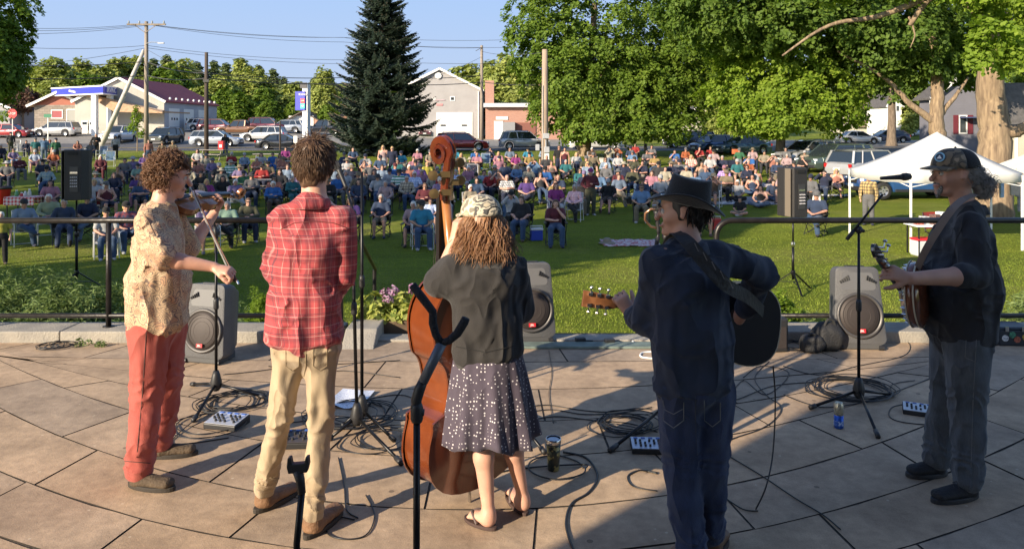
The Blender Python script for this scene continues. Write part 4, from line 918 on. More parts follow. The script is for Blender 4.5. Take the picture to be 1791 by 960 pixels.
# ================================================================== FIGURES
A_=np.array
def un(v):v=A_(v,float);return v/(np.linalg.norm(v)+1e-9)
def head_prims(c,f,u,s=1.0,nose=1.0):
 c=A_(c,float);f=un(f);r=un(np.cross(f,un(u)));u=np.cross(r,f)
 q=lambda a,b,d:c+(r*a+f*b+u*d)*s
 S=lambda a,b,ra,rb=None,fa=None,fb=None,k=.02,sub=False:seg(a,b,ra*s,None if rb is None else rb*s,None if fa is None else fa*s,None if fb is None else fb*s,r,k*s,sub)
 P_=[S(q(0,-.012,-.01),q(0,-.018,.028),.076,.074,.094,.09,.02),S(q(0,.03,-.02),q(0,.045,-.082),.062,.036,.062,.038,.02),S(q(0,.055,.03),q(0,.055,.03),.055,.055,.035,.035,.02),S(q(0,.088,.004),q(0,.112*nose,-.028),.0085,.0155,.010,.014,.009),S(q(-.03,.078,.022),q(.03,.078,.022),.011,None,None,None,.012),S(q(-.036,.062,-.03),q(-.036,.062,-.03),.022,None,None,None,.02),S(q(.036,.062,-.03),q(.036,.062,-.03),.022,None,None,None,.02),S(q(-.016,.090,-.058),q(.016,.090,-.058),.0065,None,None,None,.006),S(q(-.013,.088,-.068),q(.013,.088,-.068),.0075,None,None,None,.006),S(q(0,.078,-.094),q(0,.078,-.094),.019,None,None,None,.014)]
 for sg in (-1,1):
  P_.append(S(q(sg*.031,.092,.002),q(sg*.031,.092,.002),.013,None,None,None,.010,True))
  P_.append(seg(q(sg*.078,-.014,.012),q(sg*.080,-.004,-.022),.010*s,.008*s,.020*s,.013*s,r,.006))
  P_.append(seg(q(sg*.088,-.004,.004),q(sg*.088,.0,-.01),.006*s,.005*s,.009*s,.006*s,r,.004,True))
 return P_
def neck_prim(nb,c,f,r_=.056):return [seg(A_(nb),A_(c)-A_([0,0,.05])-un(f)*.018,r_*1.12,r_,k=.03)]
def hand_prims(w,d,n,side,s=1.0,curl=(.5,.5,.5,.5),thumb=(.5,.35),spread=.10,L=.088,wid=.040,thin=.0095):
 """w wrist, d direction of the palm, n palm normal (the side the fingers close to), side +1/-1: where the thumb is along cross(d, n)"""
 w=A_(w,float);d=un(d);n=un(A_(n)-d*(A_(n)@d));t=np.cross(d,n)*side;n0=n
 P_=[seg(w,w+d*L*.95*s,.024*s,wid*s,.019*s,.0145*s,t,.012),seg(w+d*.03*s+t*.02*s+n*.006*s,w+d*.06*s+t*.022*s+n*.01*s,.016*s,.012*s,k=.012)]
 Ln=(.072,.080,.074,.058);base=(.030,.011,-.009,-.028)
 for i in range(4):
  p=w+(d*L+t*base[i])*s;dd=un(d+t*spread*(1.2-i*.8));a=curl[i];rr=thin*s*(1 if i<3 else.88)
  for j,fr in enumerate((.45,.31,.24)):
   ang=a*(.8 if j==0 else 1.15)
   c_,s_=math.cos(ang),math.sin(ang);nn=un(n-dd*(n@dd));dd2=un(dd*c_+nn*s_)
   e=p+dd2*Ln[i]*fr*s*1.08;P_.append(seg(p,e,rr*(1-.09*j),rr*(1-.09*(j+1)),k=.0035));n_=n;p=e
   n=un(nn*c_-dd*s_);dd=dd2
  n=n0
 p=w+d*.022*s+t*.024*s;dd=un(d*.75+t*thumb[0]*1.3+n*.35)
 for j,ln in enumerate((.040,.032,.026)):
  e=p+dd*ln*s;P_.append(seg(p,e,(.0135-.0012*j)*s,(.0125-.0014*j)*s,k=.006));dd=un(dd+n*thumb[1]*.5+d*.25-t*thumb[1]*.15);p=e
 return P_
def lerp(a,b,t):return A_(a,float)*(1-t)+A_(b,float)*t
def fig_prims(J,B_=None):
 """primitives of the body, and of each garment, for one set of joints"""
 o=dict(w=1.0,belly=0.0,hand='simple',sleeve=.62,short=.55,nose=1.0,hs=1.0,bust=0,loose=1.0);o.update(B_ or {})
 w_=o['w'];f=un(J['f']);
 sh=un(A_(J['sR'])-A_(J['sL']));rt=un(np.cross(f,[0,0,1])) if 'rt' not in J else un(J['rt'])
 pel,wai,che,nk=[A_(J[k],float) for k in ('pel','wai','che','nk')]
 hd=A_(J['hd'],float);hf=un(J['hf']);hu=un(J.get('hu',(0,0,1)))
 def torso(d,k=.05,lo=0.0):
  bl=o['belly'];
  P_=[seg(pel-(0,0,.02+lo),wai,(.150+bl*.3)*w_+d,(.135+bl*.6)*w_+d,.105+d+bl*.3,.098+d+bl*.8,rt,k),seg(wai,che,(.138+bl*.6)*w_+d,.158*w_+d,.098+d+bl*.8,.112+d,rt,k),seg(lerp(J['sL'],che,.25)+(0,0,-.02),lerp(J['sR'],che,.25)+(0,0,-.02),.062+d,None,None,None,(0,0,1),k),seg(che,nk-(0,0,.05),.150*w_+d,.085+d,.105+d,.062+d,rt,k)]
  if o['bust']:P_+=[seg(che+f*.085+rt*q*.065-(0,0,.03),che+f*.085+rt*q*.065-(0,0,.03),o['bust']+d*.5,k=.04) for q in (-1,1)]
  if bl:P_.append(seg(wai+f*bl*.7,wai+f*bl*.7,.12+bl*.5+d,k=.06))
  return P_
 body=torso(0);body+=neck_prim(nk-(0,0,.05),hd,hf);body+=head_prims(hd,hf,hu,o['hs'],o['nose'])
 shirtL,shirtS,tank=torso(.014*o['loose']),torso(.014*o['loose']),torso(.010)
 tank=tank[:2]+[seg(che-(0,0,.03),lerp(che,nk,.55),.14*w_,.10,.115,.08,rt,.03)]
 collar=[seg(nk-(0,0,.065)-f*.008,nk-(0,0,.025)-f*.012,.078,.068,.070,.064,rt,.02)]
 shirtL+=collar;shirtS+=collar[:1]
 for sd in 'LR':
  q_=lerp(nk-(0,0,.065),J['s'+sd],.8)
  body.append(seg(nk-(0,0,.03),q_,.045,.046,k=.04))
  for g_ in (shirtL,shirtS):g_.append(seg(nk-(0,0,.045),q_,.052,.058,k=.04))
 arm=o.get('arm',1.0)
 for sd in 'LR':
  s_,e_,wr=A_(J['s'+sd],float),A_(J['e'+sd],float),A_(J['w'+sd],float)
  body+=[seg(s_,e_,.052*arm,.040*arm,k=.03),seg(e_,lerp(e_,wr,.3),.040*arm,.042*arm,k=.02),seg(lerp(e_,wr,.3),wr,.042*arm,.027*arm,k=.015)]
  fl=.010*o['loose']
  shirtS+=[seg(s_,lerp(s_,e_,o['sleeve']+.12),.056*arm+fl,.060*arm+fl*1.3,k=.045)]
  shirtL+=[seg(s_,e_,.055*arm+fl*.8,.052*arm+fl*.8,k=.03),seg(e_,lerp(e_,wr,o.get('cuff',.93)),.052*arm+fl*.8,.038*arm+fl*.8,k=.015)]
  if o['hand']=='simple':
   hd_=A_(J['h'+sd],float);body+=[seg(wr,lerp(wr,hd_,.6),.028,.042,.022,.020,rt,.012),seg(lerp(wr,hd_,.6),hd_,.036,.026,.018,.013,rt,.008)]
 tr,shorts,shoes=[],[],[];pf=o.get('pants',1.0)
 tr+=[seg(pel+(0,0,.05),pel-(0,0,.03),.152*w_+.012,.158*w_+.012,.112+.012+o['belly']*.3,.118+.012,rt,.04)];shorts+=list(tr)
 lg=o.get('leg',1.0)
 for sd in 'LR':
  hp,kn,an,to=[A_(J[q+sd],float) for q in ('p','k','a','t')]
  body+=[seg(hp,kn,.086*lg*w_,.056*lg,k=.04),seg(kn,lerp(kn,an,.33),.053*lg,.057*lg,k=.02),seg(lerp(kn,an,.33),an,.057*lg,.034*lg,k=.02),seg(an-(0,0,.02),an-(0,0,.045),.036,.034,k=.02),seg(an-(0,0,.04),to,.038,.034,.032,.018,rt,.02)]
  tl=.012*o['loose']*pf+.007*(pf-1)
  tr+=[seg(hp,kn,.093*lg*w_+tl,.066*lg+tl,k=.04),seg(kn,lerp(kn,an,.35),.064*lg+tl,.062*lg+tl,k=.02),seg(lerp(kn,an,.35),lerp(kn,an,.98),.062*lg+tl,.055*lg+tl,k=.02)]
  shorts+=[seg(hp,lerp(hp,kn,.88),.096*lg*w_+tl,.076*lg+tl,k=.04)]
  shoes+=[seg(an-(0,0,.02),an-(0,0,.05),.043,.045,k=.02),seg(an-(0,0,.045),to,.046,.044,.038,.026,rt,.02)]
 return dict(body=body,shirt_long=shirtL,shirt_short=shirtS,tank_top=tank,trousers=tr,shorts=shorts,shoes=shoes)
def mir(J,names):
 for n in names:
  a,b=n+'L',n+'R'
  if a in J and b not in J:J[b]=(-J[a][0],J[a][1],J[a][2])
  if b in J and a not in J:J[a]=(-J[b][0],J[b][1],J[b][2])
 return J
def seatJ(**k):
 J=dict(pel=(0,.04,.50),wai=(0,.08,.66),che=(0,.10,.84),nk=(0,.10,1.03),hd=(0,.075,1.145),f=(0,-1,0),hf=(0,-1,-.04),sL=(.185,.10,.955),eL=(.265,.0,.72),wL=(.13,-.17,.63),hL=(.03,-.25,.61),pL=(.085,.0,.50),kL=(.15,-.40,.50),aL=(.15,-.42,.085),tL=(.17,-.57,.035))
 J.update(k);return mir(J,'sewhpkat')
def standJ(**k):
 J=dict(pel=(0,0,.95),wai=(0,.005,1.10),che=(0,.01,1.28),nk=(0,.01,1.47),hd=(0,-.01,1.595),f=(0,-1,0),hf=(0,-1,-.03),sL=(.19,.01,1.40),eL=(.25,.03,1.12),wL=(.24,-.05,.88),hL=(.23,-.09,.76),pL=(.09,0,.90),kL=(.10,-.02,.49),aL=(.11,.02,.085),tL=(.14,-.15,.03))
 J.update(k);return mir(J,'sewhpkat')
POSES={'U':seatJ(),'A':seatJ(eL=(.25,-.02,.74),wL=(.0,-.17,.76),hL=(-.12,-.15,.78),eR=(-.25,-.02,.74),wR=(.0,-.20,.72),hR=(.12,-.17,.73)),'X':seatJ(kR=(-.10,-.36,.56),aR=(.15,-.52,.38),tR=(.22,-.66,.36),kL=(.10,-.38,.50),wL=(.06,-.22,.64),hL=(-.04,-.28,.62)),'L':seatJ(pel=(0,.0,.47),kL=(.15,-.42,.47),aL=(.14,-.74,.12),tL=(.16,-.82,.20),kR=(-.14,-.40,.48),aR=(-.16,-.62,.085),tR=(-.2,-.76,.04),eL=(.30,.05,.70),wL=(.28,-.20,.66),hL=(.27,-.28,.64)),'H':seatJ(eL=(.22,-.14,.78),wL=(.07,-.12,.98),hL=(.03,-.08,1.06),eR=(-.24,-.04,.72),wR=(-.02,-.16,.70),hR=(.08,-.15,.72)),'V':seatJ(eL=(.28,-.15,.92),wL=(.12,-.16,1.12),hL=(.07,-.12,1.18),eR=(-.28,-.15,.92),wR=(-.12,-.16,1.12),hR=(-.07,-.12,1.18)),'S':standJ(),'T':standJ(eR=(-.30,.05,1.15),wR=(-.16,-.10,1.02),hR=(-.10,-.12,1.02),eL=(.26,0,1.14),wL=(.06,-.15,1.16),hL=(-.04,-.14,1.18)),'G':seatJ(pel=(0,.05,.13),wai=(0,.08,.29),che=(0,.07,.47),nk=(0,.05,.66),hd=(0,.02,.775),sL=(.185,.06,.585),eL=(.26,-.05,.36),wL=(.15,-.22,.26),hL=(.06,-.28,.24),pL=(.09,0,.13),kL=(.34,-.24,.17),aL=(-.02,-.36,.09),tL=(-.14,-.36,.06),aR=(.04,-.27,.09),tR=(.15,-.27,.07)),'B':seatJ(pel=(0,.0,.12),wai=(0,.08,.27),che=(0,.16,.44),nk=(0,.20,.62),hd=(0,.19,.74),sL=(.185,.18,.55),eL=(.25,.32,.32),wL=(.24,.42,.08),hL=(.25,.46,.03),pL=(.09,0,.13),kL=(.12,-.42,.22),aL=(.12,-.82,.08),tL=(.15,-.86,.20),kR=(-.12,-.36,.36),aR=(-.12,-.64,.08),tR=(-.14,-.79,.03)),}
HEADZ={}
_mc={}
def gmesh(key,prims,h,warp=None):
 if key not in _mc:_mc[key]=implicit(key,prims,h,MATS['cloth_base'],warp=warp,it=2)
 return _mc[key]
def clothm(name,col,col2=None,kind='plain',sc_=1.0):
 """cloth: plain, striped, checked or flecked"""
 if name in MATS:return MATS[name]
 m=mat(name,col,.9,noise=.10,nscale=9,bump=.25,bscale=18,sheen=.1)
 if kind!='plain':
  t,N,L,B=nodes_of(m);co=N.new('ShaderNodeTexCoord');sx=N.new('ShaderNodeSeparateXYZ');L.new(co.outputs['Object'],sx.inputs[0])
  st=lambda src,fr,th:mnode(t,'LESS_THAN',mnode(t,'FRACT',mnode(t,'MULTIPLY',src,fr)),th)
  c=(*col,1)
  if kind=='stripe':c_=mixc(t,st(sx.outputs[2],14*sc_,.5),tuple(col),tuple(col2))
  elif kind=='check':
   a=mixc(t,mnode(t,'MULTIPLY',st(mnode(t,'ADD',sx.outputs[0],sx.outputs[1]),12*sc_,.5),.6),tuple(col),tuple(col2));c_=mixc(t,mnode(t,'MULTIPLY',st(sx.outputs[2],12*sc_,.5),.6),a,tuple(col2))
  else:
   n=noise(t,co.outputs['Object'],26*sc_,2);c_=mixc(t,mnode(t,'GREATER_THAN',n,.53),tuple(col),tuple(col2))
  L.new(c_,B.inputs['Base Color'])
 return m
mat('cloth_base',(.5,.5,.5),.9)
CC={'white':(.70,.70,.70),'pale blue':(.38,.50,.66),'light blue':(.20,.36,.60),'aqua':(.05,.38,.58),'bright blue':(.04,.20,.60),'navy':(.02,.03,.08),'dark blue':(.04,.07,.15),'purple':(.13,.06,.30),'lilac':(.36,.27,.50),'pink':(.62,.28,.36),'pale pink':(.66,.46,.46),'magenta':(.40,.05,.28),'red':(.50,.03,.03),'maroon':(.16,.02,.035),'salmon':(.60,.25,.18),'orange':(.60,.16,.05),'yellow':(.68,.60,.08),'mustard':(.52,.36,.12),'cream':(.62,.56,.42),'beige':(.45,.38,.27),'khaki':(.30,.24,.15),'brown':(.13,.08,.05),'olive':(.11,.11,.06),'green':(.05,.22,.10),'mint':(.36,.56,.44),'teal':(.03,.22,.24),'grey':(.22,.22,.23),'dark grey':(.06,.06,.065),'black':(.014,.014,.016),'denim':(.06,.12,.24),'light denim':(.22,.30,.42),'pale green':(.52,.60,.36)}
def tone(n):return clothm('cloth_'+n.replace(' ','_'),tuple(v*.46 for v in CC[n]))  # cloth colours darkened to stand for shade over the audience
PAT={'black and white checked':clothm('cloth_check_bw',(.6,.6,.6),(.05,.05,.05),'check'),'blue striped':clothm('cloth_stripe_blue',(.12,.18,.3),(.45,.5,.55),'stripe'),'green and white striped':clothm('cloth_stripe_green',(.7,.72,.68),(.08,.25,.16),'stripe',.6),'tan plaid':clothm('cloth_plaid_tan',(.5,.42,.3),(.12,.1,.08),'check',.8),'purple checked':clothm('cloth_check_purple',(.45,.35,.6),(.2,.08,.3),'check'),'red checked':clothm('cloth_check_red',(.6,.5,.45),(.55,.08,.05),'check',.8),'blue checked':clothm('cloth_check_blue',(.6,.65,.75),(.12,.2,.45),'check',1.3),'pink checked':clothm('cloth_check_pink',(.7,.55,.55),(.6,.25,.28),'check',1.5),'blue plaid':clothm('cloth_plaid_blue',(.12,.22,.32),(.3,.35,.3),'check',.7),'flowered':clothm('cloth_flowered',(.6,.5,.55),(.35,.12,.3),'fleck'),'yellow plaid':clothm('cloth_plaid_yellow',(.5,.35,.14),(.03,.03,.03),'check',.8),'dark plaid':clothm('cloth_plaid_dark',(.05,.05,.1),(.25,.05,.06),'check',.8)}
def skinm(name,col,rough=.5):
 if name in MATS:return MATS[name]
 m=mat(name,col,rough,noise=.08,nscale=14,bump=.08,bscale=200);B=m.node_tree.nodes['Principled BSDF']
 B.inputs['Subsurface Weight'].default_value=.12;B.inputs['Subsurface Radius'].default_value=(.012,.005,.003);B.inputs['Subsurface Scale'].default_value=1.0
 return m
SKINS=[mat('skin_fair',(.46,.26,.19),.5,noise=.08,nscale=14),mat('skin_rosy',(.42,.22,.155),.5,noise=.08,nscale=14),mat('skin_tan',(.34,.19,.12),.5,noise=.08,nscale=14),mat('skin_brown',(.28,.15,.09),.5,noise=.08,nscale=14)]
HAIRC={'brown':(.09,.05,.03),'dark':(.018,.014,.012),'grey':(.32,.31,.30),'white':(.66,.64,.60),'blond':(.45,.30,.13),'auburn':(.20,.07,.03)}
HAIRM={k:mat('hair_'+k,v,.6,noise=.35,nscale=60,bump=.6,bscale=90,stretch=(1,1,.25)) for k,v in HAIRC.items()}
def hq(a,b,d):return A_((a,-b,d),float)
def hair_prims(long=False):
 S=lambda a,b,ra,rb,fa,fb,k=.02,sub=False:seg(a,b,ra,rb,fa,fb,(1,0,0),k,sub)
 P_=[S(hq(0,-.018,.0),hq(0,-.02,.036),.086,.084,.098,.098),S(hq(0,-.05,-.02),hq(0,-.055,-.055),.07,.05,.05,.04),S(hq(0,.03,.07),hq(0,.04,.075),.055,.055,.045,.045)]
 if long:P_+=[S(hq(0,-.06,0),hq(0,-.07,-.20),.085,.09,.045,.035)]+[S(hq(q*.075,-.02,.0),hq(q*.09,.0,-.18),.028,.03,.045,.03) for q in (-1,1)]
 P_+=[S(hq(0,.10,-.03),hq(0,.12,.012),.055,.058,.055,.05,.012,True)]
 return P_
HM={}
def head_meshes():
 w1=vnoise(4,.05,.006)
 HM['short']=implicit('hair_short',hair_prims(),.012,MATS['cloth_base'],w1);HM['long']=implicit('hair_long',hair_prims(True),.014,MATS['cloth_base'],w1)
 b=MB();dome=[(.094,.0),(.098,.03),(.093,.065),(.075,.10),(.045,.122),(.01,.13)]
 b.lathe(dome,(0,.015,.028),14,None,True,1,1.12);V=[];n=9
 for i in range(n):
  a=PI*(-.5+(i/(n-1)))*.86;x=math.sin(a)*.088;
  V+=[(x,-.07-.02*math.cos(a),.035),(x*.92,-.075-.095*math.cos(a),.022)]
 b.add(V+[(x,y,z-.007) for x,y,z in V],[(2*i,2*i+2,2*i+3,2*i+1) for i in range(n-1)]+[(18+2*i,18+2*i+1,18+2*i+3,18+2*i+2) for i in range(n-1)]+[(2*i+1,2*i+3,18+2*i+3,18+2*i+1) for i in range(n-1)])
 HM['cap']=b.mesh('cap',MATS['cloth_base'],True)
 b=MB();b.lathe([(.20,-.012),(.205,-.005),(.15,.012),(.100,.016),(.098,.05),(.088,.095),(.05,.115),(.01,.118)],(0,.012,.035),18,None,True,1,1.08);HM['hat']=b.mesh('sun_hat',MATS['cloth_base'],True)
 b=MB();b.box((0,-.098,.004),(.125,.012,.026));b.box((-.066,-.06,.006),(.004,.09,.01));b.box((.066,-.06,.006),(.004,.09,.01));HM['glasses']=b.mesh('sunglasses',MATS['black_plastic'])
 b=MB()
 for q in (-1,1):b.ball((q*.031,-.087,.002),.0095,8,6)
 HM['eyes']=b.mesh('eyes',mat('eye_dark',(.05,.04,.035),.3))
head_meshes()
def slotm(o,m):
 if not o.data.materials:o.data.materials.append(MATS['cloth_base'])
 o.material_slots[0].link='OBJECT';o.material_slots[0].material=m;return o
CH_=.016
def crowd_person(loc,rz,pose,shirt,sleeve,pants,ptype,head,skin,scale=1.0,wide=1.0):
 J=POSES[pose];pk=pose+('w' if wide>1.12 else '')
 o={'w':1.28,'belly':.09,'arm':1.2,'leg':1.15} if wide>1.12 else {}
 G=('pr',pk)
 if G not in _mc:_mc[G]=fig_prims(J,o)
 Gp=_mc[G]
 rt=empty('person',loc,rz);fl_=rng.choice((1,-1));rt.scale=(scale*fl_*rng.uniform(.94,1.1),scale*rng.uniform(.94,1.08),scale)
 def part(nm,key,m):
  return slotm(link_mesh(nm,gmesh(pk+'_'+key,Gp[key],CH_),rt),m)
 part('body','body',SKINS[skin])
 sm=PAT.get(shirt) or tone(shirt)
 part('shirt' if sleeve!='N' else 'tank_top',{'S':'shirt_short','F':'shirt_long','N':'tank_top'}[sleeve],sm)
 part({'T':'trousers','H':'shorts'}[ptype],{'T':'trousers','H':'shorts'}[ptype],tone(pants))
 st_=tone(rng.choice(['black','grey','white','brown','navy']));Gp['shoe0'],Gp['shoe1']=Gp['shoes'][:2],Gp['shoes'][2:];part('shoe','shoe0',st_);part('shoe','shoe1',st_)
 hz=J['hd']
 def hp(nm,me,m):
  ob=link_mesh(nm,me,rt,hz);ob.rotation_euler=(0,0,0);return slotm(ob,m)
 kind,colr=head
 if kind in ('short','long'):hp('hair',HM[kind],HAIRM[colr])
 elif kind=='bald':pass
 else:
  hp('hair',HM['long' if kind.endswith('l') else 'short'],HAIRM[rng.choice(['brown','grey','dark','white','blond'])]);hp('cap' if kind.startswith('cap') else 'sun_hat',HM['cap' if kind.startswith('cap') else 'hat'],tone(colr))
 if rng.random()<.3:hp('sunglasses',HM['glasses'],MATS['black_plastic'])
 else:hp('eyes',HM['eyes'],MATS['eye_dark'])
 return rt
def camp_chair_meshes():
 f=MB();r=.011
 for s in (-1,1):
  f.tube([(s*.28,-.24,.02),(s*.26,.22,.42)],r,6);f.tube([(s*.28,.26,.02),(s*.26,-.22,.40)],r,6)
  f.tube([(s*.27,.22,.40),(s*.27,.32,.92)],r,6);f.tube([(s*.27,-.22,.40),(s*.29,-.24,.62)],r,6)
 f.tube([(-.28,-.24,.02),(.26,-.22,.40)],r,6);f.tube([(.28,-.24,.02),(-.26,-.22,.40)],r,6);f.tube([(-.28,.26,.02),(.26,.24,.40)],r,6);f.tube([(.28,.26,.02),(-.26,.24,.40)],r,6)
 s_=MB();n=6;V=[]
 for j in range(n+1):
  for i in range(n+1):
   u,v=i/n-.5,j/n;V.append((u*.54,-.24+v*.48,.41-.05*math.sin(PI*(u+.5))-.03*v))
 Fq=[(j*(n+1)+i,j*(n+1)+i+1,(j+1)*(n+1)+i+1,(j+1)*(n+1)+i) for j in range(n) for i in range(n)];s_.add(V+[(x,y,z-.012) for x,y,z in V],Fq+[tuple(q+49 for q in f_[::-1]) for f_ in Fq])
 b=MB();V=[]
 for j in range(n+1):
  for i in range(n+1):
   u,v=i/n-.5,j/n;V.append((u*.54,.24+v*.09+.04*math.sin(PI*(u+.5)),.45+v*.46))
 b.add(V+[(x,y+.012,z) for x,y,z in V],Fq+[tuple(q+49 for q in f_[::-1]) for f_ in Fq])
 a=MB()
 for s in (-1,1):a.box((s*.29,.02,.625),(.07,.5,.022))
 return f,s_,b,a
def lawn_chair_meshes():
 f=MB();r=.0125
 for s in (-1,1):
  f.tube([(s*.28,-.25,.0),(s*.28,-.25,.60),(s*.28,-.20,.63),(s*.28,.22,.63)],r,6);f.tube([(s*.28,.30,.0),(s*.28,.14,.63)],r,6)
  f.tube([(s*.26,-.24,.40),(s*.26,.20,.40)],r,6);f.tube([(s*.26,.18,.38),(s*.26,.30,.96)],r,6)
 f.tube([(-.26,.30,.96),(.26,.30,.96)],r,6);f.tube([(-.26,-.24,.40),(.26,-.24,.40)],r,6);f.tube([(-.28,.30,.01),(.28,.30,.01)],r,6)
 s_=MB();[s_.box((-.23+k*.077,-.02,.405+.004*(k%2)),(.06,.46,.006)) for k in range(7)]
 b=MB();[b.box((-.23+k*.077,.25,.68),(.06,.006,.58),(-.2,0,0)) for k in range(7)]
 a=MB()
 for s in (-1,1):a.box((s*.28,-.02,.65),(.045,.42,.02))
 return f,s_,b,a
FRAMED=mat('dark_frame',(.03,.03,.032),.4,.5);FRAMEW=mat('white_frame',(.7,.7,.7),.35,.3)
CHM={}
for ty,fn in (('camp',camp_chair_meshes),('lawn',lawn_chair_meshes)):
 CHM[ty]=[q.mesh(nm,MATS['cloth_base']) for q,nm in zip(fn(),('frame','seat','backrest','armrest'))]
def chair(ty,col,loc,rz,scale=1):
 rt=empty('camp_chair' if ty=='camp' else 'lawn_chair',loc,rz);rt.scale=(scale,)*3
 fr=FRAMED if ty=='camp' else FRAMEW
 for me,nm,m in zip(CHM[ty],('frame','seat','backrest','armrest'),(fr,tone(col),tone(col),FRAMED if ty=='camp' else FRAMEW)):slotm(link_mesh(nm,me,rt),m)
 return rt
def _h(s):
 k,c=s.split(':');return (k,c)
